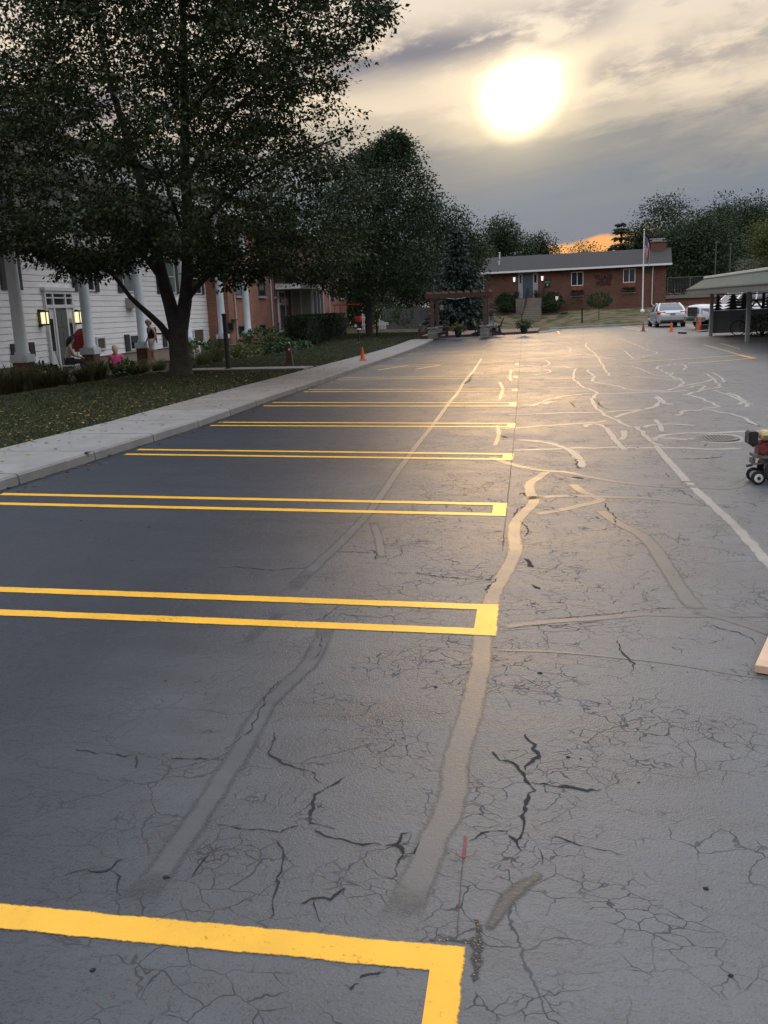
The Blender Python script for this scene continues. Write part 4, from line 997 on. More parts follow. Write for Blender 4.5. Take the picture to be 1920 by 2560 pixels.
while z < ZT:                                  # every board a sloped face with its own lower edge
    x0, x1 = WX - go.x + .028, WX - go.x
    y0, y1 = Y0 - go.y, YC - go.y; za, zb = z - go.z, z + .215 - go.z
    zb -= .022; B.quad((x0, y0, za), (x0, y1, za), (x1 + .012, y1, zb), (x1 + .012, y0, zb)); B.quad((x0, y0, za), (x1 - .02, y0, za), (x1 - .02, y1, za), (x0, y1, za)); B.quad((x1 + .012, y0, zb), (x1 + .012, y1, zb), (x1 - .02, y1, zb), (x1 - .02, y0, zb)); z += .215
B.box(-9, -.02, Y0 - go.y, YC - go.y, ZB - go.z, ZT - go.z)
B.build('wall', WHITE, gb)
B = MB(); B.box(-8.9, -.05, Y0 - go.y, YC - go.y, -1.0, ZB - go.z - .005); B.build('foundation', FOUND, gb)
# shallow roof reaching over the columns
B = MB(); ex = CXL - go.x + .7
rp = [(ex, ZT + .75 - go.z), (ex, ZT + .62 - go.z), (-9.5, ZT + .62 - go.z), (-9.5, ZT + .75 - go.z), (-4.2, ZT + 2.5 - go.z)]
B.prism(rp, lambda p: (p[0], Y0 - .5 - go.y, p[1]), lambda p: (p[0], YC + .4 - go.y, p[1])); B.build('roof', SHING, gb)
B = MB(); B.box(CXL - go.x - .32, CXL - go.x + .32, Y0 - go.y, YC - go.y + .1, ZT - .1 - go.z, ZT + .6 - go.z); B.box(-.02, CXL - go.x - .33, Y0 - go.y, YC - go.y, ZT + .1 - go.z, ZT + .58 - go.z); B.build('entablature', WTRIM, gb, bevel=.03)
def rect_on(X, a, b):
    p = onX(a[0], a[1], X); q = onX(b[0], b[1], X); return min(p.y, q.y), max(p.y, q.y), min(p.z, q.z), max(p.z, q.z)
def win(parent, org, X, y0, y1, z0, z1, shutters=True, glass=DGLASS, sill=None, split=True, sw=.42, fr=WTRIM):
    x = X - org.x; y0 -= org.y; y1 -= org.y; z0 -= org.z; z1 -= org.z
    B = MB(); t = .06
    B.box(x, x + .07, y0, y0 + t, z0, z1); B.box(x, x + .07, y1 - t, y1, z0, z1); B.box(x, x + .07, y0 + t, y1 - t, z0, z0 + t); B.box(x, x + .07, y0 + t, y1 - t, z1 - t, z1)
    if split: B.box(x, x + .05, y0 + t, y1 - t, (z0 + z1) / 2 - .02, (z0 + z1) / 2 + .02)
    f_ = B.build('window', fr, parent)
    B = MB(); B.box(x + .005, x + .03, y0 + t, y1 - t, z0 + t, z1 - t); B.build('pane', glass, f_)
    if sill: B = MB(); B.box(x - .02, x + .12, y0 - .08, y1 + .08, z0 - .12, z0 - .005); B.build('sill', SILL, f_)
    if shutters:
        for s0, s1 in ((y0 - sw, y0 - .02), (y1 + .02, y1 + sw)):
            B = MB(); B.box(x + .01, x + .06, s0, s1, z0 - .02, z1 + .02)
            n = int((z1 - z0) / .09)
            for i in range(n): B.box(x + .06, x + .072, s0 + .05, s1 - .05, z0 + .04 + i * .09, z0 + .09 + i * .09)
            B.build('shutter', SHUT, f_)
zs_up = 2.72
for yl, yr, g in ((onX(8, 720, WX).y + .25, onX(35, 720, WX).y, DGLASS), (onX(218, 725, WX).y - .8, onX(232, 725, WX).y + .0, DGLASS), (onX(304, 725, WX).y, onX(338, 725, WX).y, BGLASS), (onX(400, 725, WX).y, onX(436, 725, WX).y, BGLASS), (onX(470, 725, WX).y, onX(500, 725, WX).y, DGLASS)):
    win(gb, go, WX + .03, yl, yr, zs_up, zs_up + 1.55, True, g)
    win(gb, go, WX + .03, yl, yr, zs_up + 2.15, zs_up + 3.4, True, DGLASS)
for a, b_, g, sh in (((236, 843), (261, 874), BLIND, False), ((319, 837), (352, 884), DGLASS, True), ((412, 832), (428, 872), DGLASS, True), ((480, 823), (508, 862), BLIND, False), ((40, 860), (68, 892), DGLASS, True)):
    y0, y1, z0, z1 = rect_on(WX, a, b_); win(gb, go, WX + .03, y0, y1, max(z0, ZB + .08), min(z1, 1.55), sh, g, split=False)
# front door with transom and sidelights
y0, y1, z0, z1 = rect_on(WX, (130, 772), (172, 903)); zd = -.02; x = .035; ya, yb = y0 - go.y, y1 - go.y; zt = z1 - go.z; zb_ = zd - go.z
B = MB(); B.box(x, x + .06, ya, yb, zb_, zt)
for i in range(2):
    for j in range(3):
        w_ = (yb - ya); B.box(x + .06, x + .075, ya + w_ * (.12 + .42 * i), ya + w_ * (.46 + .42 * i), zb_ + (zt - zb_) * (.06 + .31 * j), zb_ + (zt - zb_) * (.31 + .31 * j))
dr = B.build('door', GREYD, gb, bevel=.006, bseg=1)
B = MB(); B.tube([(x + .06, yb - .12, zb_ + .95), (x + .14, yb - .12, zb_ + .95)], .03, 8); B.build('handle', mat('brass', (.5, .38, .16), .3, .1, metal=1), dr)
B = MB(); e = .28
for q0, q1 in ((ya - .10, ya - .005), (yb + .005, yb + .10), (ya - .62, ya - .52), (yb + .52, yb + .62)): B.box(x - .02, x + .10, q0, q1, zb_, zt + .02)
B.box(x - .02, x + .12, ya - .66, yb + .66, zt + .021, zt + .14); B.box(x - .02, x + .10, ya - .62, yb + .62, zt + .52, zt + .62); B.box(x - .02, x + .16, ya - .70, yb + .70, zt + .621, zt + .74)
for q in (ya - .62, ya - .1, yb + .02, yb + .54): B.box(x - .01, x + .09, q, q + .08, zt + .141, zt + .519)
B.box(x - .01, x + .08, ya - .54, yb + .54, zt + .36, zt + .40)
B.build('door_frame', WTRIM, gb)
B = MB(); B.box(x - .015, x + .02, ya - .6, yb + .6, zt + .142, zt + .518); B.build('transom', DGLASS, gb)
for q0, q1 in ((ya - .519, ya - .101), (yb + .101, yb + .519)):
    B = MB(); B.box(x - .015, x + .05, q0, q1, zb_, zt)
    sl_ = B.build('sidelight', WTRIM, gb)
    B = MB(); B.box(x + .051, x + .06, q0 + .09, q1 - .09, zb_ + .62, zt - .35); B.build('pane', DGLASS, sl_)
for (px, py) in ((112, 795), (196, 793)):
    p = onX(px, py, WX + .22) - go; lw, lh = .21, .40
    B = MB(); B.box(.03, .06, p.y - .1, p.y + .1, p.z - .3, p.z + .3)
    B.box(p.x - lw / 2 - .02, p.x + lw / 2 + .02, p.y - lw / 2 - .02, p.y + lw / 2 + .02, p.z + lh / 2, p.z + lh / 2 + .05); B.box(p.x - lw / 2 - .02, p.x + lw / 2 + .02, p.y - lw / 2 - .02, p.y + lw / 2 + .02, p.z - lh / 2 - .05, p.z - lh / 2)
    for sx in (-1, 1):
        for sy in (-1, 1): B.box(p.x + sx * lw / 2 - .015, p.x + sx * lw / 2 + .015, p.y + sy * lw / 2 - .015, p.y + sy * lw / 2 + .015, p.z - lh / 2, p.z + lh / 2)
    B.box(.06, p.x, p.y - .02, p.y + .02, p.z + lh / 2 + .05, p.z + lh / 2 + .08)
    ln = B.build('wall_lantern', BLACKM, gb)
    B = MB(); B.box(p.x - lw / 2 + .012, p.x + lw / 2 - .012, p.y - lw / 2 + .012, p.y + lw / 2 - .012, p.z - lh / 2 + .005, p.z + lh / 2 - .005); B.build('lamp_glass', LAMPG, ln)
def acbox(parent, org, p, m=ACM):
    q = p - org; B = MB(); B.box(q.x, q.x + .38, q.y - .33, q.y + .33, q.z - .22, q.z + .22)
    for i in range(6): B.box(q.x + .38, q.x + .392, q.y - .29, q.y + .29, q.z - .18 + i * .06, q.z - .155 + i * .06)
    B.build('window_air_conditioner', m, parent, bevel=.012, bseg=1)
acbox(gb, go, onX(322, 758, WX + .03))
# columns: fluteless shafts on square plinths over brick piers
inv = [1.693, 1.985, 2.279, 2.573, 2.924 - .055 + .02, 3.204]
cys = [onX(40, 760, CXL).y, onX(213, 760, CXL).y, onX(349, 760, CXL).y, None, onX(551, 760, CXL).y, onX(615, 760, CXL).y]
cys[3] = (cys[2] + cys[4]) / 2
for i, y in enumerate(cys):
    q = Vector((CXL, y, 0)) - go; zb0 = .50
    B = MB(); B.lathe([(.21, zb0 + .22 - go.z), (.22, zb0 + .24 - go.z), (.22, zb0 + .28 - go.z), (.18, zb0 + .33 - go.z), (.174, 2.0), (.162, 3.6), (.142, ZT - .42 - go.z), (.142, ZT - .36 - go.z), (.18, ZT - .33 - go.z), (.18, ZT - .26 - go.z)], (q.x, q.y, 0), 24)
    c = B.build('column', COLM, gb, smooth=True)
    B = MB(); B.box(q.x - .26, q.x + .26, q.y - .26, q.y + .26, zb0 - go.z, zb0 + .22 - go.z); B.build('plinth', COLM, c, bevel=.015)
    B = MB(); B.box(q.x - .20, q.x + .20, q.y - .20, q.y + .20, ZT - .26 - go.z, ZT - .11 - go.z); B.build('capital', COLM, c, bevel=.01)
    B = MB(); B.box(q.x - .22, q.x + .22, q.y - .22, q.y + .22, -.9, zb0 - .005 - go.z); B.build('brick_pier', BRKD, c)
# ---- brick wing
wb = Vector((BX, YC, .1)); bb = thing('brick_wing', 'two storey red brick apartment wing with white entrance bay', 'building', wb)
B = MB(); B.box(-9, 0, .0, YE - YC, -.4, 6.3); B.build('wall', BRK, bb)
B = MB(); rp = [(.55, 6.42), (.55, 6.30), (-9.5, 6.30), (-9.5, 6.42), (-4.5, 8.3)]
B.prism(rp, lambda p: (p[0], .45, p[1]), lambda p: (p[0], YE - YC + .4, p[1])); B.build('roof', SHING, bb)
zsl = 2.62
for pxl, pxr, g in ((588, 603, BGLASS), (646, 662, DGLASS), (686, 706, BGLASS), (724, 734, DGLASS), (822, 834, DGLASS), (848, 860, DGLASS)):
    y0, y1 = onX(pxl, 740, BX).y, onX(pxr, 740, BX).y
    if y1 - y0 > 2.6: y0 = y1 - 2.4
    win(bb, wb, BX + .0, y0, y1, zsl, zsl + 1.5, False, g, sill=True, fr=SHUT); win(bb, wb, BX, y0, y1, zsl + 2.1, zsl + 3.3, False, DGLASS, sill=True, fr=SHUT)
for a, b_ in (((595, 815), (613, 834)), ((648, 812), (662, 824)), ((693, 808), (712, 839)), ((729, 804), (741, 838)), ((566, 806), (582, 828))):
    y0, y1, z0, z1 = rect_on(BX, a, b_); win(bb, wb, BX, y0, y1, max(.3, z0), z1, False, DGLASS, split=False, fr=SHUT)
for px in (585, 677, 822):
    p = onX(px, 760, BX) - wb; B = MB(); B.tube([(.07, p.y, -.05), (.07, p.y, 3.05), (.07, p.y, 6.1)], .045, 8)
    for zz in (.8, 2.6, 4.6): B.box(.0, .125, p.y - .06, p.y + .06, zz, zz + .03)
    B.build('downspout', ALU, bb)
acbox(bb, wb, onX(703, 755, BX))
p = onX(585, 798, BX) - wb; B = MB(); B.box(.01, .22, p.y - .6, p.y + .1, p.z - .05, p.z); B.build('light_ledge', SHUT, bb)
# white glazed entrance bay
y0 = onX(745, 740, BX + 1.5).y - YC; y1 = onX(806, 740, BX + 1.5).y - YC; d_ = 1.5
y0 = max(y0, y1 - 9)
B = MB(); B.box(.01, d_, y1 - 3.2, y1, .3, 2.95); bay = B.build('entrance_bay', mat('bay_panel', (.40, .39, .38), .6, .1, 4), bb)
B = MB()
for yy_ in (y1 - 3.2, y1 - 2.1, y1 - 1.1, y1 - .1): B.box(d_, d_ + .07, yy_, yy_ + .1, .3, 2.9)
B.box(.02, d_ + .2, y0, y1 + .15, 2.951, 3.35); B.box(.2, d_ + .02, y1 - 3.27, y1 - 3.201, .3, .5)
for xx in (.08, .7, 1.42): B.box(xx, xx + .09, y1 - 3.26, y1 - 3.201, .5, 2.9)
B.build('trim', WTRIM, bay)
B = MB(); B.box(d_ + .005, d_ + .02, y1 - 3.05, y1 - .15, .5, 2.8); B.build('pane', mat('grey_glass', (.10, .10, .105), .15, .2, 3), bay)
B = MB(); B.prism([(.02, 3.352), (d_ + .3, 3.352), (.02, 4.1)], lambda p: (p[0], y0 - .1, p[1]), lambda p: (p[0], y1 + .25, p[1])); B.build('roof', SHING, bay)
B = MB(); B.box(.01, .09, y0 + .5, y0 + 2.2, .3, 2.9); dd = B.build('door', WTRIM, bb)
B = MB(); B.box(.091, .1, y0 + .75, y0 + 1.95, .45, 2.0); B.box(.091, .1, y0 + .75, y0 + 1.95, 2.15, 2.75); B.build('pane', mat('green_glass', (.06, .09, .08), .12, .2, 3), dd)
# ------------------------------------------------------------------ the low brick house at the head of the lot
HA = rad(-7.0); HN = Vector((math.cos(HA), math.sin(HA), 0)); HB = Vector((-HN.y, HN.x, 0))
dr_ = ray(1320, 757); H0 = Vector((dr_[0] / dr_[1] * 86, 86, 0))
def onF(px, py, dep=0.0):
    r = ray(px, py); r = Vector(r); o_ = Vector((0, 0, HC)); q0 = H0 + HB * dep
    t = (q0 - o_).dot(HB) / r.dot(HB); P = o_ + r * t; return (P - H0).dot(HN), P.z
hs = thing('brick_house', 'long low red brick house with grey hipless roof and front steps', 'house', (H0.x, H0.y, 0), HA)
hs['label'] = 'long low red brick house with grey gable roof and front steps'
uL = onF(1207, 740)[0]; uR = onF(1664, 740)[0]; ZE = .5 * (onF(1300, 682)[1] + onF(1560, 666)[1]); ZF = onF(1320, 745)[1]; DEP = 8.0
B = MB(); B.box(uL, uR, 0, DEP, -.3, ZE + .06)
B.prism([(0, ZE + .06), (DEP, ZE + .06), (DEP / 2, ZE + 1.42)], lambda p: (uL, p[0], p[1]), lambda p: (uR, p[0], p[1]))
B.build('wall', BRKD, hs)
B = MB(); ov = .45; rs = .34
sec = [(-ov, ZE - .02), (-ov, ZE + .10), (DEP / 2, ZE + .10 + (DEP / 2 + ov) * rs), (DEP + ov, ZE + .10), (DEP + ov, ZE - .02), (DEP / 2, ZE - .02 + (DEP / 2 + ov) * rs)]
B.prism(sec, lambda p: (uL - .25, p[0], p[1] + .03), lambda p: (uR + .45, p[0], p[1] + .03))
rf = B.build('roof', SHING, hs)
B = MB(); B.box(uL - .27, uR + .47, -ov - .11, -ov - .005, ZE - .03, ZE + .13); B.build('gutter', WTRIM, rf)
cu0 = onF(1627, 620, 4.0)[0]; cu1 = onF(1664, 620, 4.0)[0]; cz = onF(1650, 606, 4.0)[1]
B = MB(); B.box(cu0, cu1, 3.2, 4.6, ZE + .8, cz); ch = B.build('chimney', BRKD, rf)
B = MB(); B.box(cu0 - .08, cu1 + .08, 3.12, 4.68, cz + .003, cz + .1); B.build('cap', CONC, ch)
B = MB(); cm = (cu0 + cu1) / 2 - .1; B.box(cm - .45, cm + .45, 3.5, 4.3, cz + .103, cz + .26); B.box(cm - .7, cm + .7, 3.4, 4.4, cz + .263, cz + .33); B.build('flue', mat('galvanised', (.45, .46, .46), .4, .2, 5, metal=.6), ch, bevel=.03)
for (px, py, r_, h) in ((1249, 647, .06, .55), (1248, 667, .07, .28)):
    dp = 3.4 if py < 655 else 1.6; u_, z_ = onF(px, py, dp); zr = ZE + .10 + (dp + ov) * rs
    B = MB(); B.lathe([(r_, -.05), (r_, h), (r_ * 1.7, h + .02), (r_ * 1.7, h + .08), (.01, h + .1)], (u_, dp, zr), 12); B.build('roof_vent', mat('pale_vent', (.5, .5, .5), .5, .1), rf)
# door recess, door, sidelights
d0, zt_ = onF(1307, 690); d1, _ = onF(1332, 690); s0 = onF(1296, 690)[0]; s1 = onF(1345, 690)[0]
B = MB(); B.box(d0, d1, -.05, -.01, ZF, ZF + 2.12)
for i in range(2):
    for j in range(3): B.box(d0 + .1 + i * .42, d0 + .42 + i * .42, -.062, -.05, ZF + .14 + j * .66, ZF + .66 + j * .66)
dh = B.build('door', mat('slate_blue_door', (.055, .075, .095), .5, .1, 3), hs)
B = MB(); B.lathe([(.04, 0), (.045, .03), (.02, .06)], (d1 - .1, -.1, ZF + 1.0), 10); B.build('handle', mat('brass', (.5, .38, .16), .3, .1, metal=1), dh)
B = MB()
for q0, q1 in ((s0, s0 + .07), (d0 - .08, d0 - .005), (d1 + .005, d1 + .08), (s1 - .07, s1)): B.box(q0, q1, -.09, -.005, ZF, ZF + 2.2)
B.box(s0, s1, -.09, -.005, ZF + 2.201, ZE - .05)
B.build('door_frame', mat('pale_grey_trim', (.30, .31, .32), .6, .1, 3), hs)
for q0, q1 in ((s0 + .071, d0 - .081), (d1 + .081, s1 - .071)):
    B = MB(); B.box(q0, q1, -.06, -.005, ZF, ZF + 2.19); sl_ = B.build('sidelight', mat('pale_grey_trim', (.30, .31, .32), .6, .1, 3), hs)
    B = MB(); B.box(q0 + .06, q1 - .06, -.075, -.061, ZF + 1.35, ZF + 2.05); B.build('pane', DGLASS, sl_)
for px, py in ((1285.5, 699), (1355.5, 696)):
    u_, z_ = onF(px, py, -.15); B = MB(); B.prism([(-.07, -.2), (.07, -.2), (.1, .2), (-.1, .2)], lambda p: (u_ + p[0], -.2, z_ + p[1]), lambda p: (u_ + p[0], -.04, z_ + p[1])); lm_ = B.build('wall_lamp', LAMPW, hs)
    B = MB(); B.box(u_ - .12, u_ + .12, -.22, -.01, z_ + .203, z_ + .25); B.box(u_ - .08, u_ + .08, -.2, -.04, z_ - .24, z_ - .203); B.build('lamp_cap', BLACKM, lm_)
# notice board by the door
u0, zt0 = onF(1362, 696); u1, zb0 = onF(1376, 716)
B = MB(); B.box(u0, u1, -.06, -.005, zb0, zt0); nb = B.build('notice_board', mat('dark_board', (.02, .026, .03), .4, .2, 5), hs)
B = MB(); B.box(u0 + .04, u1 - .04, -.066, -.061, zb0 + .36, zb0 + .46); B.build('poster', mat('green_poster', (.06, .26, .13), .6, .3, 9), nb)
B = MB(); B.box(u0 + .2, u0 + .3, -.066, -.061, zb0 + .12, zb0 + .22); B.build('sticker', WTRIM, nb)
def hwin(l, t, r, b_, bxz):
    u0, z1 = onF(l, t); u1, z0 = onF(r, b_)
    B = MB(); t_ = .05
    for q in ((u0, u0 + t_), ((u0 + u1) / 2 - .025, (u0 + u1) / 2 + .025), (u1 - t_, u1)): B.box(q[0], q[1], -.04, .02, z0, z1)
    B.box(u0, u1, -.045, .02, z1 + .001, z1 + .05); B.box(u0, u1, -.06, .02, z0 - .06, z0 - .001)
    w_ = B.build('window', WTRIM, hs)
    B = MB(); B.box(u0 + t_, u1 - t_, -.012, -.004, z0, z1); B.build('pane', DGLASS, w_)
    B = MB(); B.box(u0 - .02, u1 + .02, -.02, -.004, z0 - .5, z0 - .062); B.build('apron', mat('rust_panel', (.20, .06, .025), .8, .2, 4), w_)
    zb1 = onF(l, bxz)[1]
    B = MB(); B.box(u0 - .03, u1 + .03, -.28, -.02, zb1 + .12, z0 - .62); bx = B.build('flower_box', mat('dark_box', (.018, .016, .016), .8, .3, 6), w_)
    n = 260; P = np.stack([rng.uniform(u0, u1, n), rng.uniform(-.3, -.02, n), rng.normal(z0 - .58, .07, n)], 1)
    V, Fc = leaves_from(P, rng.normal(0, 1, (n, 3)) + np.array([0, -.5, .8]), .13); fastmesh('foliage', V, Fc, 3, mat('dark_foliage', (.03, .028, .02), .9, .4, 8), bx)
    B = MB(); B.box(u0 - .05, u1 + .05, -.1, -.01, zb1 - .03, zb1 + .05); B.build('sill', SILL, w_)
hwin(1428, 682, 1458, 712, 741); hwin(1558, 674, 1588, 704, 733)
u0, z1 = onF(1612, 667); u1, z0 = onF(1631, 682)
B = MB(); B.box(u0, u1, -.03, -.004, z0, z1); B.build('louvre', mat('dark_louvre', (.02, .025, .025), .6, .2, 8), hs)
u_ = onF(1631, 690)[0]; B = MB(); B.tube([(u_ + .05, -.35, ZE - .05), (u_ + .02, -.08, ZE - .35), (u_, -.08, 1.4), (u_, -.08, 1.05), (u_ + .22, -.45, .85)], .05, 8); B.build('downspout', ALU, hs)
u_ = uL + .12; B = MB(); B.tube([(u_, -.35, ZE - .05), (u_, -.08, ZE - .3), (u_, -.08, .85)], .045, 8); B.build('downspout', ALU, hs)
# raised letters
def letters(txt, px0, px1, py, pyb, parent, name):
    u0, zt0 = onF(px0, py); u1, zb0 = onF(px1, pyb)
    c = bpy.data.curves.new(name, 'FONT'); c.body = txt; c.extrude = .02; c.offset = .012; c.size = 1.0
    o = bpy.data.objects.new(name, c); C.objects.link(o)
    bpy.context.view_layer.update()
    dg = bpy.context.evaluated_depsgraph_get(); me = bpy.data.meshes.new_from_object(o.evaluated_get(dg)); bpy.data.objects.remove(o)
    xs = [v.co.x for v in me.vertices]; ys = [v.co.y for v in me.vertices]
    sx = (u1 - u0) / (max(xs) - min(xs)); sy = (zt0 - zb0) / (max(ys) - min(ys)); mx_, my_ = min(xs), min(ys)
    for v in me.vertices: x_, y_, z_ = v.co; v.co = (u0 + (x_ - mx_) * sx, -.045 - z_ * 1.0, zb0 + (y_ - my_) * sy)
    me.materials.clear(); me.materials.append(mat('dark_letters', (.005, .004, .004), .6, .1)); o = bpy.data.objects.new(name, me); C.objects.link(o); o.parent = parent
letters('VILLAGE', 1486, 1531, 688, 698, hs, 'lettering'); letters('HOUSE', 1490, 1527, 702, 712, hs, 'lettering')
# front steps: two flights
STEP = mat('step_concrete', (.17, .145, .115), .9, .2, 4, .3, 30); NOSE = mat('worn_step_edge', (.30, .27, .23), .9, .15, 5)
su0, su1 = onF(1312, 770, -3)[0], onF(1351, 770, -3)[0]
B = MB(); Bn = MB(); zz = -.24; dd0 = -5.3; n1 = 7; r1 = (1.08 - zz) / n1
for i in range(n1):
    za = zz + r1 * i; B.box(su0, su1 + .15 * (1 - i / n1), dd0 + .30 * i, -1.9, za if i else -.5, za + r1 - .03); Bn.box(su0 - .01, su1 + .15 * (1 - i / n1) + .01, dd0 + .30 * i - .02, dd0 + .30 * i + .34, za + r1 - .03, za + r1)
z2 = 1.08; n2 = 6; r2 = (ZF - .02 - z2) / n2
for i in range(n2): B.box(su0 + .02, su1 - .02, -2.55 + .25 * i, -.95, z2 + r2 * i + (.001 if i == 0 else 0), z2 + r2 * (i + 1) - .002)
B.box(s0 - .1, s1 + .1, -1.2, -.003, -.2, ZF - .03)
st = B.build('front_steps', STEP, hs); Bn.build('step_edge', NOSE, st)
for u_ in (su0 - .02, su1 + .05):
    B = MB()
    if u_ < su0: B.tube([(u_, -5.2, -.2), (u_, -5.2, .72), (u_, -3.0, 1.95), (u_, -2.6, 1.98)], .03, 6); B.tube([(u_, -4.1, .3), (u_, -4.1, 1.3)], .02, 6); B.tube([(u_, -3.0, .8), (u_, -3.0, 1.95)], .02, 6)
    for k in range(8): B.tube([(u_, -2.5 + k * .35, 1.1 + min(1, max(0, k / 4)) * .9), (u_, -2.5 + k * .35, ZF + .55 + (.35 if k > 3 else .1 * k))], .014, 6)
    B.tube([(u_, -2.5, ZF + .55), (u_, -1.3, ZF + .92), (u_, -.05, ZF + .92)], .022, 6)
    B.build('railing', BLACKM, hs)
# terrace right of the house with its railing
tA = onF(1664, 735)[0]
tt = thing('terrace', 'raised brick terrace wall with concrete edge right of the house', 'terrace', (H0.x, H0.y, 0), HA)
tz = onF(1700, 737)[1]
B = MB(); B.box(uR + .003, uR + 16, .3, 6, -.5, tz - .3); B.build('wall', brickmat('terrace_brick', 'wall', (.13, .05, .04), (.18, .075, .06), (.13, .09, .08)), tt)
B = MB(); B.box(uR + .003, uR + 16, .12, 6, tz - .296, tz); B.build('edge_slab', CONC, tt)
rl = thing('terrace_railing', 'dark metal balustrade standing on the brick terrace', 'railing', (H0.x, H0.y, 0), HA)
zr = onF(1700, 694)[1]
B = MB(); 
for k in range(9): B.box(uR + .1 + k * 1.9, uR + .16 + k * 1.9, .22, .28, tz, zr)
B.box(uR + .1, uR + 15.4, .21, .29, zr, zr + .06); B.box(uR + .1, uR + 15.4, .225, .275, tz + .1, tz + .15); RAILM = mat('grey_green_rail', (.10, .11, .10), .6, .2); B.build('rail_frame', RAILM, rl)
B = MB()
for k in range(120): B.box(uR + .2 + k * .127, uR + .222 + k * .127, .24, .262, tz + .151, zr - .001)
B.build('balusters', RAILM, rl)
for px, zt9 in ((1787, 4.9), (1823, 4.7)):
    u_ = onF(px, 700, 3)[0]; p = H0 + HN * u_ + HB * 3; B = MB(); B.tube([(p.x, p.y, tz - .02), (p.x, p.y, zt9 + 1.2)], [.06, .05], 8); B.lathe([(.09, 0), (.09, .05), (.02, .1)], (p.x, p.y, zt9 + 1.2), 8)
    tag(B.build('fence_post', mat('grey_post', (.06, .065, .065), .6, .2)), 'tall thin grey post rising behind the terrace railing, ' + ('nearer the carport roof tip' if px < 1800 else 'in front of the far hipped roof'), 'post')
fr = thing('far_house', 'distant house with grey hipped roof above the carport', 'house', (0, 0, 0)); a = onY(1842, 648, 112); l = onY(1790, 705, 112); 
B = MB(); n0 = (l.x, 108, l.z - 1.2); B.loft([[(l.x, 106, l.z - 1.4), (l.x + 22, 106, l.z - 1.4), (l.x + 22, 118, l.z - 1.4), (l.x, 118, l.z - 1.4)], [(a.x, 112, a.z), (a.x + 12, 112, a.z), (a.x + 12, 112.2, a.z), (a.x, 112.2, a.z)]]); B.build('roof', mat('mauve_shingle', (.075, .068, .075), .95, .2, 4), fr)
B = MB(); B.box(l.x + .6, l.x + 21.4, 106.6, 117.4, -.3, l.z - 1.402); B.build('wall', BRKD, fr)
# ------------------------------------------------------------------ patio: pergola, pots, chairs
STONE = brickmat('ledge_stone', 'wall', (.13, .125, .12), (.24, .23, .215), (.06, .055, .05), .3, .11, 1.0)
CEDAR = mat('stained_cedar', (.055, .024, .016), .75, .35, 5, .3, 25)
BLKP = mat('black_plastic', (.012, .012, .013), .4, .2, 5); DKBR = mat('dark_pot', (.020, .017, .016), .45, .3, 5)
pA = onY(1078, 848, at(1078, 851).y + .2); py_ = pA.y
pA = onY(1079, 800, py_); pB = onY(1211, 800, py_)
pg = thing('pergola', 'brown timber pergola on stone pillars at the patio edge', 'pergola', (pA.x, py_, PATZ))
PW = pB.x - pA.x; zt0 = onY(1079, 741, py_).z - PATZ; zp = onY(1079, 822, py_).z - PATZ
DP = 3.0
for (x, y) in ((0, .35), (PW, .35), (0, .35 + DP), (PW, .35 + DP)):
    B = MB(); B.box(x - .09, x + .09, y - .09, y + .09, zp + .062, zt0); B.build('post', CEDAR, pg, bevel=.01, bseg=1)
    B = MB(); B.box(x - .26, x + .26, y - .26, y + .26, -.08, zp - .002); pr = B.build('stone_pillar', STONE, pg, bevel=.02)
    B = MB(); B.box(x - .30, x + .30, y - .30, y + .30, zp, zp + .06); B.build('cap', CONCL, pr, bevel=.01)
for y in (.35, .35 + DP):
    B = MB(); B.box(-.35, PW + .35, y - .135, y - .092, zt0 - .12, zt0 + .12); B.box(-.35, PW + .35, y + .092, y + .135, zt0 - .12, zt0 + .12); B.build('beam', CEDAR, pg)
for k in range(9):
    x = -.25 + k * (PW + .5) / 8; B = MB(); B.box(x - .022, x + .022, -.2, DP + .9, zt0 + .122, zt0 + .27); B.build('rafter', CEDAR, pg)
B = MB()
for k in range(15): q = k / 14; B.lathe([(.0, -.012), (.012, 0), (.0, .012)], (.9 + q * 1.0, .1, zt0 - .14 - .05 * math.sin(q * 3.14)), 6)
tag(B.build('light_bulbs', LAMPW, None), 'short string of small lit bulbs hanging under the pergola beam', 'string lights'); bpy.data.objects['light_bulbs'].location = (pA.x, py_, PATZ); bpy.data.objects['light_bulbs'].name = 'string_lights'
B = MB(); B.tube([(PW * .16 + .05, .6, zt0 - .12), (PW * .16 + .05, .6, zt0 - .5)], .006, 5); B.lathe([(.02, -.78), (.10, -.76), (.13, -.52), (.04, -.5)], (PW * .16 + .05, .6, zt0), 10)
hb = B.build('hanging_basket', mat('pale_pot', (.20, .20, .18), .8, .2)); hb.location = (pA.x, py_, PATZ); tag(hb, 'small pale hanging pot on the left inside of the pergola', 'hanging pot')
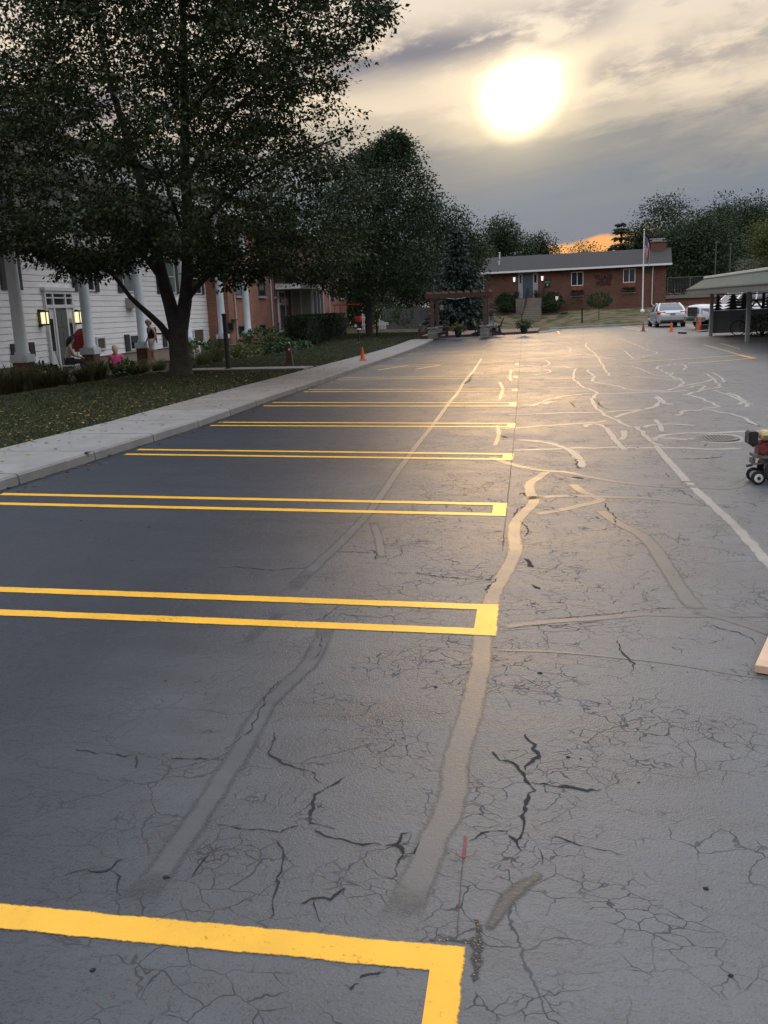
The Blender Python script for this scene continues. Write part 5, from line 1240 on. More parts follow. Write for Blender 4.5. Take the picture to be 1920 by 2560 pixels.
def planter(name, label, px, pyb, pyt, wpx, plants, flower, group=None, Y=None, m=BLKP):
    b = at(px, pyb); b.z = PATZ
    if Y: q = onY(px, pyb, Y); b = Vector((q.x, Y, PATZ))
    else: r = Vector(ray(px, pyb)); t = (PATZ - HC) / r.z; b = Vector((r.x * t, r.y * t, PATZ)); b.y += .55; b.x += .55 * r.x / r.y
    h = (pyb - pyt) * b.y / F; rt = wpx / 2 * b.y / F
    root = thing(name, label, 'planter', b, 0, group)
    B = MB(); B.lathe([(rt * .55, 0), (rt * .6, .02), (rt * .72, h * .3), (rt * .86, h * .7), (rt * .93, h * .9), (rt * 1.02, h * .93), (rt * 1.02, h), (rt * .9, h), (rt * .85, h * .88)], (0, 0, 0), 28, True); B.build('pot', m, root, smooth=True)
    n = 420; P = rng.normal(0, 1, (n, 3)) * np.array([rt * .75, rt * .75, h * .22]) + np.array([0, 0, h * 1.12]); V, Fc = leaves_from(P, P - np.array([0, 0, h * .6]), .13, flat=.2); fastmesh('foliage', V, Fc, 3, plants, root)
    n = 90; P = rng.normal(0, 1, (n, 3)) * np.array([rt * .85, rt * .85, h * .24]) + np.array([0, 0, h * 1.2]); V, Fc = leaves_from(P, rng.normal(0, 1, (n, 3)), .09, aspect=.95, flat=.2); fastmesh('flowers', V, Fc, 3, flower, root)
    return root
FLR = leafmat('pink_red_petal', (.22, .03, .06), (.36, .07, .12), .2); FLP = leafmat('mauve_petal', (.10, .06, .06), (.20, .12, .10), .2); PLT = leafmat('planter_leaf', (.025, .042, .018), (.085, .095, .035), .25)
planter('flower_planter', 'black pot of dull mauve flowers between the pergola pillars', 1146, 844, 824, 21, PLT, FLP)
planter('flower_planter', 'black pot with tall yellow green plants right of the black chair', 1310, 835, 815, 22, BUSH, FLP)
q_ = planter('flower_planter', 'dark pot of pink red flowers beside the left pergola pillar', 1109, 836, 822, 14, PLT, FLR)
# adirondack chairs
def adirondack(name, label, px, pyb, rz, m, group='adirondack chairs on the patio', Y=None):
    r = Vector(ray(px, pyb)); t = (PATZ - HC) / r.z; b = r * t + Vector((0, 0, HC))
    if Y: q = onY(px, pyb, Y); b = Vector((q.x, Y, PATZ))
    root = thing(name, label, 'chair', b, rz, group)
    for s in (-1, 1):
        B = MB(); B.bar((s * .27, -.42, .26), (s * .27, .52, .02), .03, .13); B.build('leg', m, root)          # long rear leg = seat rail
        B = MB(); B.box(s * .31 - .02, s * .31 + .02, -.44, -.32, 0, .53); B.build('leg', m, root)
        B = MB(); B.box(s * .33 - .07, s * .33 + .07, -.52, .26, .532, .556); B.build('armrest', m, root, bevel=.006, bseg=1)
        B = MB(); B.bar((s * .31, .2, .53), (s * .31, .3, .12), .03, .06); B.build('brace', m, root)
    B = MB()
    for k in range(6): yk = -.40 + k * .115; B.obox(Matrix.Translation((0, yk, .345 - k * .032)) @ Matrix.Rotation(-.27, 4, 'X'), .54, .10, .022)
    B.build('seat', m, root)
    B = MB()
    for k in range(-2, 3):
        Lk = .88 - .06 * k * k; a_ = Vector((k * .098, .14, .16)); e_ = Vector((k * .135, .14 + Lk * .42, .16 + Lk * .91)); B.bar(a_, e_, .105, .022, (0, 1, 0))
    B.bar((-.33, .33, .50), (.33, .33, .50), .03, .07); B.bar((-.24, .42, .80), (.24, .42, .80), .022, .06)
    B.build('backrest', m, root)
    return root
adirondack('adirondack_chair', 'black adirondack chair in profile beside the right stone pillar', 1238, 837, rad(68) + math.pi / 2 + rad(0) - rad(60), BLKP)
bpy.data.objects['adirondack_chair'].rotation_euler = (0, 0, rad(-82))
adirondack('adirondack_chair', 'black adirondack chair half hidden behind the left stone pillar', 1101, 842, rad(100), BLKP)
adirondack('adirondack_chair', 'slate blue adirondack chair behind the right pergola post', 1224, 822, rad(20), mat('slate_blue_plastic', (.05, .09, .14), .5, .2), Y=py_ + 4.2)
adirondack('adirondack_chair', 'black adirondack chair mostly hidden by the right stone pillar', 1203, 836, rad(80), BLKP)
# bench at the left end of the patio with a bottle on it
r = Vector(ray(1060, 845)); t = (PATZ - HC) / r.z; b = r * t + Vector((0, 0, HC))
bn = thing('side_table', 'low dark wooden table at the left end of the patio', 'table', b, 0)
B = MB(); B.box(-.32, .36, -.25, .25, .44, .49); B.build('tabletop', CEDAR, bn, bevel=.008, bseg=1)
for sx in (-.27, .30):
    for sy in (-.2, .2): B = MB(); B.box(sx - .035, sx + .035, sy - .035, sy + .035, 0, .438); B.build('leg', CEDAR, bn)
B = MB(); B.box(-.235, .265, -.02, .02, .06, .12); B.build('stretcher', CEDAR, bn)
B = MB(); B.lathe([(.075, 0), (.085, .02), (.085, .2), (.05, .27), (.03, .3), (.03, .36)], (-.2, 0, .493), 14)
o = B.build('jug', mat('brown_glaze', (.06, .035, .02), .4, .3)); o.location = b; tag(o, 'brown bottle shaped jug on the low patio table', 'jug')
# black ring lamp posts and small things on the lawns
def lampost(px, py, ztop, label, r=.045, top=None, fn=lawn, name='lamp_post', cat='post', base=True):
    p = at(px, py, fn); root = thing(name, label, cat, p)
    B = MB(); B.lathe([(r, -.05), (r, ztop), (r * 1.25, ztop + .005), (r * 1.25, ztop + .05), (.005, ztop + .07)], (0, 0, 0), 14); B.build('pole', BLKP, root, smooth=True)
    if base: B = MB(); B.lathe([(r * 3.4, -.02), (r * 3.4, .015), (r * 1.6, .03), (r * 1.6, .06)], (0, 0, 0), 16); B.build('base', base if not isinstance(base, bool) else BLKP, root)
    return root, p
lp, p = lampost(571, 925, 0, 'x'); H_ = onY(561, 789, p.y).z - p.z
for o in list(lp.children): bpy.data.objects.remove(o)
bpy.data.objects.remove(lp)
lampost(571, 925, H_, 'tall plain black post on the lawn right of the big tree', .062)
lp, p = lampost(897, 858, .82, 'short black post with a white band on a pale pad near the brick wing', .055, base=CONCL)
B = MB(); B.box(-.03, .14, -.076, .07, .70, .76); B.build('white_band', WTRIM, lp)
pp, p = lampost(943, 840, 1.5, 'black post just right of the farther tree trunk on the lawn', .06)
p = at(1396, 802, lawn); lt = thing('path_lantern', 'black lantern post with lit white lamp by the house shrubs', 'lantern', at(1392, 798, lawn)); 
zz = lt.location.z; ly_ = lt.location.y; h1 = onY(1392, 752, ly_).z - zz; h2 = onY(1392, 741, ly_).z - zz
B = MB(); B.lathe([(.05, -.3), (.045, h1)], (0, 0, 0), 10); B.build('pole', BLKP, lt)
B = MB(); B.prism([(-.09, h1 + .04), (.09, h1 + .04), (.13, h2), (-.13, h2)], lambda p: (p[0], -.11, p[1]), lambda p: (p[0], .11, p[1])); B.build('lamp_glass', LAMPW, lt); B = MB(); B.lathe([(.17, h2 + .003), (.03, h2 + .12)], (0, 0, 0), 8); B.box(-.1, .1, -.1, .1, h1 + .001, h1 + .038); B.build('lamp_cap', BLKP, lt)
b = at(1455, 808, lawn); zg = b.z; B = MB(); B.lathe([(.06, -.2), (.06, 1.18), (.075, 1.19), (.075, 1.23), (.01, 1.26)], (b.x, b.y, zg), 12)
tag(B.build('bollard', BLKP), 'short plain black bollard in front of the house lawn', 'bollard')
# brown tapering cigarette bin
p = at(725, 915, lawn); cb = thing('ash_bin', 'brown tapered obelisk bin with pale label beside the sidewalk', 'bin', p)
HB_ = onY(725, 858, p.y).z - p.z; B = MB(); B.loft([[(-.11, -.11, 0), (.11, -.11, 0), (.11, .11, 0), (-.11, .11, 0)], [(-.10, -.10, .05), (.10, -.10, .05), (.10, .10, .05), (-.10, .10, .05)], [(-.055, -.055, HB_ - .08), (.055, -.055, HB_ - .08), (.055, .055, HB_ - .08), (-.055, .055, HB_ - .08)], [(-.045, -.045, HB_), (.045, -.045, HB_), (.045, .045, HB_), (-.045, .045, HB_)]]); B.build('body', mat('brown_plastic', (.055, .03, .02), .5, .2), cb, bevel=.01)
B = MB(); B.box(.005, .045, -.085, -.072, HB_ * .68, HB_ * .78); B.build('sticker', WTRIM, cb); B = MB(); B.lathe([(.03, 0), (.02, .03)], (.01, 0, HB_), 10); B.build('cap', mat('galvanised', (.45, .46, .46), .4, .2), cb)
# traffic cones
def cone(label, px, pyb, pyt, m, fn=lot, off=0.0, loc=None):
    p = loc or at(px, pyb, fn, off); h = (pyb - pyt) * p.y / F
    root = thing('traffic_cone', label, 'cone', p, R_.random(), 'orange traffic cones'); r = h * .19
    B = MB(); B.lathe([(r, .03), (r * .95, .05), (h * .055, h - .02), (h * .045, h), (.01, h)], (0, 0, 0), 20); B.build('cone', m, root, smooth=True)
    B = MB(); s = h * .27; B.box(-s, s, -s, s, .001, .03); B.build('base', m, root, bevel=.01, bseg=1); return root
ORG = mat('orange_plastic', (.62, .075, .02), .45, .12, 6); ORGD = mat('dirty_orange_plastic', (.20, .075, .04), .7, .4, 8)
p = at(907, 900, lawn); cone('orange cone standing on the sidewalk near the brown obelisk bin', 907, 900, 868, ORG, lambda x, y: lot(curbx(y), y) + .12)
cone('faded dirty orange cone, leftmost of the cones by the silver car', 1608, 828, 807, ORGD); cone('orange cone directly behind the silver car', 1678, 829.5, 807, ORG)
cone('tall orange cone in front of the white pickup', 1748, 829, 794, mat('dull_orange_plastic', (.42, .06, .025), .55, .2)); cone('small orange cone hidden behind the tall one by the pickup', 1741, 826, 806, ORGD)
# flagpole and flag
fy = at(1606, 777, lawn).y; b = at(1606, 777, lawn); tp = onY(1614.5, 577, fy)
fp = thing('flagpole', 'white flagpole in front of the brick house', 'flagpole', (b.x, fy, b.z)); Hf = tp.z - b.z
B = MB(); B.tube([(0, 0, -.2), (0, 0, Hf)], [.055, .035], 12); B.build('pole', WTRIM, fp, smooth=True)
B = MB(); B.lathe([(.02, 0), (.07, .05), (.07, .09), (.02, .14)], (0, 0, Hf), 12); B.build('finial', mat('gold_ball', (.6, .5, .3), .3, .1, metal=.8), fp)
B = MB(); B.lathe([(.16, -.1), (.16, .04), (.08, .12)], (0, 0, 0), 14); B.build('base', WTRIM, fp)
# the flag hangs in folds; its own stripes and canton as material zones along the cloth
def flagmat():
    m = bpy.data.materials.new('flag_cloth'); m.use_nodes = True; nt = m.node_tree; b = nt.nodes['Principled BSDF']; b.inputs['Roughness'].default_value = .8
    uv = nd(nt, 'ShaderNodeUVMap'); uv.uv_map = 'UVMap'; sp = nd(nt, 'ShaderNodeSeparateXYZ'); nt.links.new(uv.outputs[0], sp.inputs[0])
    def mt(op, a, c):
        n = nd(nt, 'ShaderNodeMath', operation=op)
        for i, v in enumerate((a, c)):
            if isinstance(v, (int, float)): n.inputs[i].default_value = v
            else: nt.links.new(v, n.inputs[i])
        return n.outputs[0]
    st = mt('GREATER_THAN', mt('MODULO', mt('MULTIPLY', sp.outputs[1], 13.0), 2.0), 1.0)
    mx = nd(nt, 'ShaderNodeMix', data_type='RGBA'); nt.links.new(st, mx.inputs[0]); mx.inputs[6].default_value = (.32, .03, .035, 1); mx.inputs[7].default_value = (.55, .52, .52, 1)
    ca = mt('MULTIPLY', mt('LESS_THAN', sp.outputs[0], .42), mt('GREATER_THAN', sp.outputs[1], 6.0 / 13))
    vo = nd(nt, 'ShaderNodeTexVoronoi'); vo.inputs['Scale'].default_value = 14; vo.inputs['Randomness'].default_value = 0; nt.links.new(uv.outputs[0], vo.inputs['Vector'])
    star = mt('LESS_THAN', vo.outputs['Distance'], .2); cm = nd(nt, 'ShaderNodeMix', data_type='RGBA'); nt.links.new(star, cm.inputs[0]); cm.inputs[6].default_value = (.025, .03, .10, 1); cm.inputs[7].default_value = (.5, .5, .5, 1)
    m2 = nd(nt, 'ShaderNodeMix', data_type='RGBA'); nt.links.new(ca, m2.inputs[0]); nt.links.new(mx.outputs[2], m2.inputs[6]); nt.links.new(cm.outputs[2], m2.inputs[7]); nt.links.new(m2.outputs[2], b.inputs['Base Color'])
    return m
nu, nv = 28, 16; fv = []; ff = []; uvs = []
W_, Hh = 2.3, 1.35
for i in range(nu + 1):
    for j in range(nv + 1):
        u = i / nu; v = j / nv
        dx = .62 * u ** .8 * (1 - .35 * u); x = .05 + dx * (.75 + .25 * v) + .10 * math.sin(u * 9 + v * 2) * u * .5; y = .16 * math.sin(u * 11 + v) * min(1, u * 2)
        zz = -.35 - (1 - v) * Hh * (.95 - .05 * u) - 1.15 * u ** 1.2
        fv.append((x, y, zz)); uvs.append((u, v))
for i in range(nu):
    for j in range(nv): a = i * (nv + 1) + j; ff.append((a, a + 1, a + nv + 2, a + nv + 1))
me = bpy.data.meshes.new('flag'); me.from_pydata(fv, [], ff); uvl = me.uv_layers.new(name='UVMap')
for lp in me.loops: uvl.data[lp.index].uv = uvs[lp.vertex_index]
me.materials.append(flagmat()); me.polygons.foreach_set('use_smooth', [True] * len(me.polygons)); o = bpy.data.objects.new('flag', me); C.objects.link(o); o.location = (b.x, fy, b.z + Hf); tag(o, 'striped red and white flag with starred blue corner drooping from the flagpole', 'flag')
sm_ = o.modifiers.new('thick', 'SOLIDIFY'); sm_.thickness = .006
# shrubs and little trees round the house
SHRUB = leafmat('shrub_leaf', (.014, .034, .010), (.036, .070, .020), .2)
def hpos(px, py, dep): u_, z_ = onF(px, py, dep); p = H0 + HN * u_ + HB * dep; return Vector((p.x, p.y, z_))
def bushpx(label, px, pt, pb, hw, dep, n=2200, lm=SHRUB, stem=None, name='shrub', group='clipped shrubs by the house steps'):
    a = hpos(px, pb, dep); t = hpos(px, pt, dep); k = a.y / F; h = (t.z - a.z) / 2
    return bush(name, label, a, (hw * k, hw * k * .8, h if not stem else h), lm, n, .13, group, 'shrub', stem)
bushpx('rounded green shrub against the wall left of the steps, upper one', 1263, 731, 768, 22, -.9)
bushpx('lower clipped shrub in front of the taller one left of the steps', 1262, 757, 779, 18, -1.9, 1600)
bushpx('rounded green shrub against the wall right of the steps', 1381, 728, 768, 24, -.9)
bushpx('lower clipped shrub behind the white lantern right of the steps', 1377, 752, 774, 22, -1.9, 1600)
b = at(1497, 798, lawn); k = b.y / F; bush('topiary_tree', 'small round topped tree on a thin stem in the house lawn', b, (31 * k, 28 * k, 18 * k), SHRUB, 2600, .10, None, 'tree', (798 - 767) * k * .92)
a = hpos(1433, 760, -.6); bush('shrub', 'thin low plant below the left window of the house', a, (.9, .4, .18), SHRUB, 160, .12, None, 'shrub')
B = MB()
for (px0, px1, dp) in ((1212, 1310, -2.6), (1345, 1420, -2.6)):
    p0, p1 = hpos(px0, 780, dp), hpos(px1, 780, dp); q0, q1 = hpos(px0, 780, -.1), hpos(px1, 780, -.1)
    for i in range(10):
        def L_(a, b_, t): c = a.lerp(b_, t); return (c.x, c.y, lawn(c.x, c.y) + .03)
        B.quad(L_(p0, p1, i / 10), L_(p0, p1, (i + 1) / 10), L_(q0, q1, (i + 1) / 10), L_(q0, q1, i / 10))
tag(B.build('mulch_bed', MULCH), kind='structure')
for (px, lab) in ((1291.5, 'small dark pot with mauve plant left of the house door'), (1341, 'small dark pot with mauve plant right of the house door')):
    u_, z_ = onF(px, 747, -.5); p = H0 + HN * u_ + HB * -.5; zp_ = ZF - .03
    root = thing('door_planter', lab, 'planter', (p.x, p.y, zp_)); B = MB(); B.lathe([(.13, 0), (.21, .32), (.23, .33), (.23, .37)], (0, 0, 0), 16); B.build('pot', DKBR, root)
    n = 160; P = rng.normal(0, 1, (n, 3)) * np.array([.15, .15, .12]) + np.array([0, 0, .52]); V, Fc = leaves_from(P, P - np.array([0, 0, .2]), .12); fastmesh('foliage', V, Fc, 3, leafmat('mauve_leaf', (.05, .035, .05), (.11, .07, .08), .2), root)
# hedge, picket fence, panel fence, golf cart behind the brick corner
a = at(787, 836, lawn); 
y0h = onX(756, 838, -12.6).y; y1h = onX(858, 826, -12.6).y; 
hz = lawn(-12.6, (y0h + y1h) / 2); hh = onX(760, 790, -12.6).z - hz
bush('hedge', 'dark clipped box hedge along the brick wing entrance', Vector((-13.0, (y0h + y1h) / 2, hz)), (.6, (y1h - y0h) / 2, hh / 2), HEDGE, 9000, .11, None, 'hedge', boxy=True)
pf = thing('picket_fence', 'white picket fence section beyond the farther tree trunk on the lawn', 'fence', (0, 0, 0))
ypf = 66.0
for (p0, p1, pt, pb) in ((906, 913, 783, 820), (948, 970, 797, 820)):
    a = onY(p0, pb, ypf); c = onY(p1, pb, ypf); zt9 = onY(p0, pt, ypf).z; n = max(2, int((c.x - a.x) / .11)); B = MB()
    for i in range(n): x = a.x + i * .11; h_ = zt9 - .06 * (i % 5); B.prism([(x, a.z - .1), (x + .07, a.z - .1), (x + .07, h_ - .06), (x + .035, h_), (x, h_ - .06)], lambda p: (p[0], ypf, p[1]), lambda p: (p[0], ypf + .03, p[1]))
    B.box(a.x - .05, c.x + .05, ypf + .031, ypf + .06, a.z + .2, a.z + .28); B.box(a.x - .05, c.x + .05, ypf + .031, ypf + .06, zt9 - .35, zt9 - .27); B.build('picket_panel', WTRIM, pf)
ya = 76.0; a = onY(958, 815, ya); c = onY(1078, 812, ya); zt9 = onY(1000, 771, ya).z
pn = thing('panel_fence', 'grey flat panel fence behind the patio', 'fence', (a.x, ya, 0)); L9 = c.x - a.x
for i in range(5): B = MB(); B.box(i * L9 / 5 + .01, (i + 1) * L9 / 5 - .06, 0, .04, -.4, zt9); B.build('panel', mat('grey_panel', (.085, .09, .09), .8, .15, 2), pn)
for i in range(6): B = MB(); B.box(i * L9 / 5 - .05, i * L9 / 5 + .009, -.02, .08, -.4, zt9 + .06); B.build('post', mat('grey_panel', (.085, .09, .09), .8, .15, 2), pn)
b_ = bush('shrub', 'rounded dark shrub by the white pickets', onY(962, 815, 68), (1.3, 1.1, .75), SHRUB, 900, .14, None, 'shrub', .25)
bush('shrub', 'leafy young shrub in front of the grey panel fence', onY(1010, 816, 70), (.85, .7, .75), SHRUB, 500, .14, None, 'shrub', .15)
# golf cart
gx = onY(874, 822, 71.0); gc = thing('golf_cart', 'red golf cart with canopy parked behind the brick corner', 'golf cart', (gx.x, 71, gx.z), rad(78))
REDP = mat('red_paint', (.40, .03, .025), .35, .1, 4, coat=.4)
B = MB(); B.loft([[(-.55, -1.1, .3), (.55, -1.1, .3), (.55, -1.1, .62), (-.55, -1.1, .62)], [(-.6, -.7, .25), (.6, -.7, .25), (.6, -.7, .9), (-.6, -.7, .9)], [(-.6, -.3, .25), (.6, -.3, .25), (.6, -.3, .36), (-.6, -.3, .36)], [(-.6, .2, .25), (.6, .2, .25), (.6, .2, .40), (-.6, .2, .40)], [(-.6, .3, .25), (.6, .3, .25), (.6, .3, .72), (-.6, .3, .72)], [(-.55, 1.15, .35), (.55, 1.15, .35), (.55, 1.15, .70), (-.55, 1.15, .70)]]); B.build('body', BLKP, gc, bevel=.05); B = MB(); B.box(-.61, .61, -1.14, -.72, .50, .95); B.build('cowl', REDP, gc, bevel=.05)
B = MB(); B.box(-.55, .55, .25, .75, .725, .85); B.box(-.55, .55, .70, .80, .851, 1.25); B.build('seat', BLKP, gc, bevel=.04)
B = MB(); B.box(-.62, .62, -.75, 1.1, 1.82, 1.90); B.build('canopy', REDP, gc, bevel=.03)
B = MB()
for sx in (-.52, .52): B.tube([(sx, -.75, .85), (sx, -.45, 1.82)], .02, 6); B.tube([(sx, 1.0, .7), (sx, .95, 1.82)], .02, 6)
B.build('roof_frame', BLKP, gc)
for sx in (-.55, .55):
    for sy in (-.8, .8):
        B = MB(); B.tube([(sx - .09, sy, .23), (sx + .09, sy, .23)], .23, 20); wh = B.build('wheel', BLKP, gc, bevel=.03); B = MB(); B.tube([(sx - .095, sy, .23), (sx + .095, sy, .23)], .12, 14); B.build('rim', WTRIM, wh)
# ------------------------------------------------------------------ vehicles
SILV = mat('silver_paint', (.50, .51, .53), .28, .04, 2, metal=.55, coat=.6); WPNT = mat('white_paint', (.66, .67, .68), .3, .04, 2, coat=.6)
CGLS = mat('car_glass', (.05, .06, .07), .06, .1, 1, spec=.9); TYRE = mat('tyre_rubber', (.014, .014, .015), .85, .2, 12); RIMM = mat('alloy_rim', (.45, .46, .47), .3, .1, 6, metal=.8)
REDL = mat('tail_lens', (.38, .015, .018), .2, .15, 6, coat=.5); CHR = mat('chrome', (.72, .73, .74), .12, .05, 5, metal=1.0); DARKP = mat('dark_trim', (.015, .015, .016), .5, .1, 5); PLATE = mat('number_plate', (.16, .17, .20), .5, .1, 9)
def bodysec(y, hw, z0, zs, crown=.03, tuck=.08, sh=.9):
    return [(-hw + tuck, y, z0), (-hw, y, z0 + .16), (-hw - .012, y, (z0 + zs) / 2), (-hw, y, zs - .13), (-hw * sh, y, zs - .01), (-hw * .4, y, zs + crown), (hw * .4, y, zs + crown), (hw * sh, y, zs - .01), (hw, y, zs - .13), (hw + .012, y, (z0 + zs) / 2), (hw, y, z0 + .16), (hw - tuck, y, z0)]
def wheels(root, xs, ys, r, w_):
    for y in ys:
        for x in xs:
            sg = 1 if x > 0 else -1
            B = MB(); B.tube([(x - sg * w_, y, r), (x - sg * .02, y, r), (x, y, r)], [r, r, r - .03], 28); wh = B.build('wheel', TYRE, root, smooth=True)
            B = MB(); B.tube([(x - sg * .03, y, r), (x + sg * .008, y, r)], [r * .68, r * .62], 24)
            rm = B.build('rim', DARKP, wh)
            B = MB()
            for k in range(5):
                a = 2 * math.pi * k / 5; B.bar((x + sg * .014, y, r), (x + sg * .014, y + math.cos(a) * r * .6, r + math.sin(a) * r * .6), .014, .07, (1, 0, 0))
            B.tube([(x + sg * .004, y, r), (x + sg * .02, y, r)], r * .14, 12)
            n = 24
            for k in range(n):
                a0, a1 = 2 * math.pi * k / n, 2 * math.pi * (k + 1) / n; B.bar((x + sg * .012, y + math.cos(a0) * r * .62, r + math.sin(a0) * r * .62), (x + sg * .012, y + math.cos(a1) * r * .62, r + math.sin(a1) * r * .62), .02, .035, (1, 0, 0))
            B.build('spokes', RIMM, wh)
rearp = at(1677, 818); sd_ = thing('silver_sedan', 'silver sedan parked nose in at the far curb, seen from behind', 'car', (rearp.x, rearp.y + 2.0, lot(rearp.x, rearp.y)), rad(1.5))
B = MB(); B.loft([bodysec(-2.28, .70, .42, .86, .0, .1), bodysec(-2.20, .82, .30, .98, .02), bodysec(-1.95, .875, .26, 1.02), bodysec(-1.2, .895, .22, .98), bodysec(-.2, .90, .20, .94), bodysec(.9, .90, .20, .92), bodysec(1.5, .89, .22, .86), bodysec(2.0, .84, .26, .76), bodysec(2.28, .66, .34, .62, .0)])
B.build('body', SILV, sd_, smooth=True)
def cabin(root, paint, yr0, yr1, yf1, yf0, zb, zt, hb, ht, crown=.03, pil=.07):
    B = MB(); b0 = [(-hb, yr0, zb), (hb, yr0, zb), (hb, yf0, zb - .03), (-hb, yf0, zb - .03)]; t0 = [(-ht, yr1, zt), (ht, yr1, zt), (ht, yf1, zt), (-ht, yf1, zt)]
    m0 = [tuple(Vector(a).lerp(Vector(b_), .5) + Vector(((.03 if a[0] > 0 else -.03), 0, .02))) for a, b_ in zip(b0, t0)]
    B.loft([b0, m0, t0]); gl = B.build('windows', CGLS, root)
    B = MB(); e = .02
    B.loft([[(-ht - e, yr1 - e, zt - .015), (ht + e, yr1 - e, zt - .015), (ht + e, yf1 + e, zt - .015), (-ht - e, yf1 + e, zt - .015)], [(-ht - e, yr1 - e, zt + .012), (ht + e, yr1 - e, zt + .012), (ht + e, yf1 + e, zt + .012), (-ht - e, yf1 + e, zt + .012)], [(-ht * .6, yr1 + .1, zt + crown + .012), (ht * .6, yr1 + .1, zt + crown + .012), (ht * .6, yf1 - .1, zt + crown + .012), (-ht * .6, yf1 - .1, zt + crown + .012)]]); B.build('roof', paint, root, smooth=True)
    B = MB()
    for a, m_, t in zip(b0, m0, t0): B.tube([a, m_, t], pil * .5, 6)
    for sx in (0, 1):
        i0, i1 = (0, 3) if sx == 0 else (1, 2)
        for q in (.45,): a = Vector(b0[i0]).lerp(Vector(b0[i1]), q); m_ = Vector(m0[i0]).lerp(Vector(m0[i1]), q); t = Vector(t0[i0]).lerp(Vector(t0[i1]), q); B.tube([a, m_, t], pil * .42, 6)
    B.build('pillars', paint, root, smooth=True)
cabin(sd_, SILV, -1.80, -1.02, .25, 1.15, .98, 1.44, .80, .58, pil=.13)
wheels(sd_, (-.905, .905), (-1.32, 1.36), .33, .21)
B = MB()
for s in (-1, 1):
    for y in (-1.32, 1.36): B.tube([(s * .80, y, .33), (s * .898, y, .33)], .385, 28)
B.build('wheel_arches', DARKP, sd_)
for s in (-1, 1):
    B = MB(); B.loft([[(s * .40, -2.285, .76), (s * .83, -2.225, .77), (s * .83, -2.215, .95), (s * .46, -2.26, .975)], [(s * .40, -2.2, .76), (s * .91, -1.95, .80), (s * .91, -1.95, .97), (s * .46, -2.1, .975)]]); B.build('tail_light', REDL, sd_, bevel=.012, bseg=1)
    B = MB(); B.obox(Matrix.Translation((s * .97, .82, .98)), .16, .09, .12); B.build('mirror', SILV, sd_, bevel=.03)
B = MB(); B.box(-.16, .16, -2.30, -2.285, .74, .84); B.build('number_plate', PLATE, sd_)
B = MB(); B.box(-.44, .44, -2.31, -2.23, .865, .885); B.build('boot_chrome', CHR, sd_)
B = MB(); B.loft([[(-.72, -2.30, .34), (.72, -2.30, .34), (.72, -2.30, .44), (-.72, -2.30, .44)], [(-.72, -2.2, .30), (.72, -2.2, .30), (.72, -2.2, .46), (-.72, -2.2, .46)]]); B.build('bumper_insert', DARKP, sd_)
B = MB(); B.loft([[(-.02, -.95, 1.47), (.02, -.95, 1.47), (.02, -.75, 1.47), (-.02, -.75, 1.47)], [(-.005, -1.0, 1.55), (.005, -1.0, 1.55), (.005, -.92, 1.55), (-.005, -.92, 1.55)]]); B.build('antenna', DARKP, sd_)
# white crew-cab pickup, nose to the left (local forward = +y, turned so it looks left and towards us)
pk = thing('white_pickup', 'white pickup truck with chrome grille parked behind the carport end wall', 'pickup truck', (0, 0, 0), 0)
wp = at(1800, 823); RZ = rad(104); fx = Vector((-math.sin(RZ), math.cos(RZ), 0)); sx_ = Vector((math.cos(RZ), math.sin(RZ), 0))
c_ = Vector((wp.x, wp.y, 0)) - fx * 1.95 - sx_ * (-.98); pk.location = (c_.x, c_.y, lot(wp.x, wp.y)); pk.rotation_euler = (0, 0, RZ); pk.scale = (1.08,) * 3
B = MB(); B.loft([bodysec(-3.0, .95, .55, 1.22, 0), bodysec(-1.0, 1.0, .5, 1.24, 0), bodysec(.9, 1.0, .48, 1.22), bodysec(1.3, 1.0, .48, 1.20), bodysec(2.5, .98, .50, 1.22, .07), bodysec(2.78, .93, .55, 1.20, .05), bodysec(2.86, .84, .6, 1.14, .0)]); B.build('body', WPNT, pk, smooth=True)
cabin(pk, WPNT, -1.0, -.75, .55, 1.2, 1.22, 1.84, .90, .74, pil=.10)
wheels(pk, (-1.0, 1.0), (-1.9, 1.95), .41, .26)
B = MB()
for s in (-1, 1):
    for y in (-1.9, 1.95): B.tube([(s * .85, y, .45), (s * .995, y, .45)], .50, 28)
B.build('wheel_arches', DARKP, pk)
B = MB(); B.box(-.56, .56, 2.80, 2.89, .68, 1.12); gr = B.build('grille', DARKP, pk)
B = MB()
for z in (.67, .88, 1.10): B.box(-.58, .58, 2.80, 2.91, z, z + .05)
for x in (-.58, -.02, .54): B.box(x, x + .05, 2.80, 2.908, .721, 1.099)
B.build('bars', CHR, gr)
for s in (-1, 1):
    B = MB(); B.loft([[(s * .62, 2.89, .80), (s * .93, 2.81, .82), (s * .93, 2.81, 1.09), (s * .62, 2.89, 1.09)], [(s * .62, 2.7, .80), (s * 1.0, 2.45, .84), (s * 1.0, 2.45, 1.07), (s * .62, 2.7, 1.09)]]); B.build('headlight', mat('headlight_lens', (.20, .23, .26), .12, .35, 9, coat=.7), pk, bevel=.01, bseg=1)
    B = MB(); B.obox(Matrix.Translation((s * 1.14, 1.0, 1.32)), .18, .1, .26); B.build('mirror', DARKP, pk, bevel=.03)
    B = MB(); B.tube([(s * .62, 2.96, .52), (s * .62, 3.02, .52)], .07, 12); B.build('fog_light', mat('headlight_lens', (.20, .23, .26), .12, .35, 9), pk)
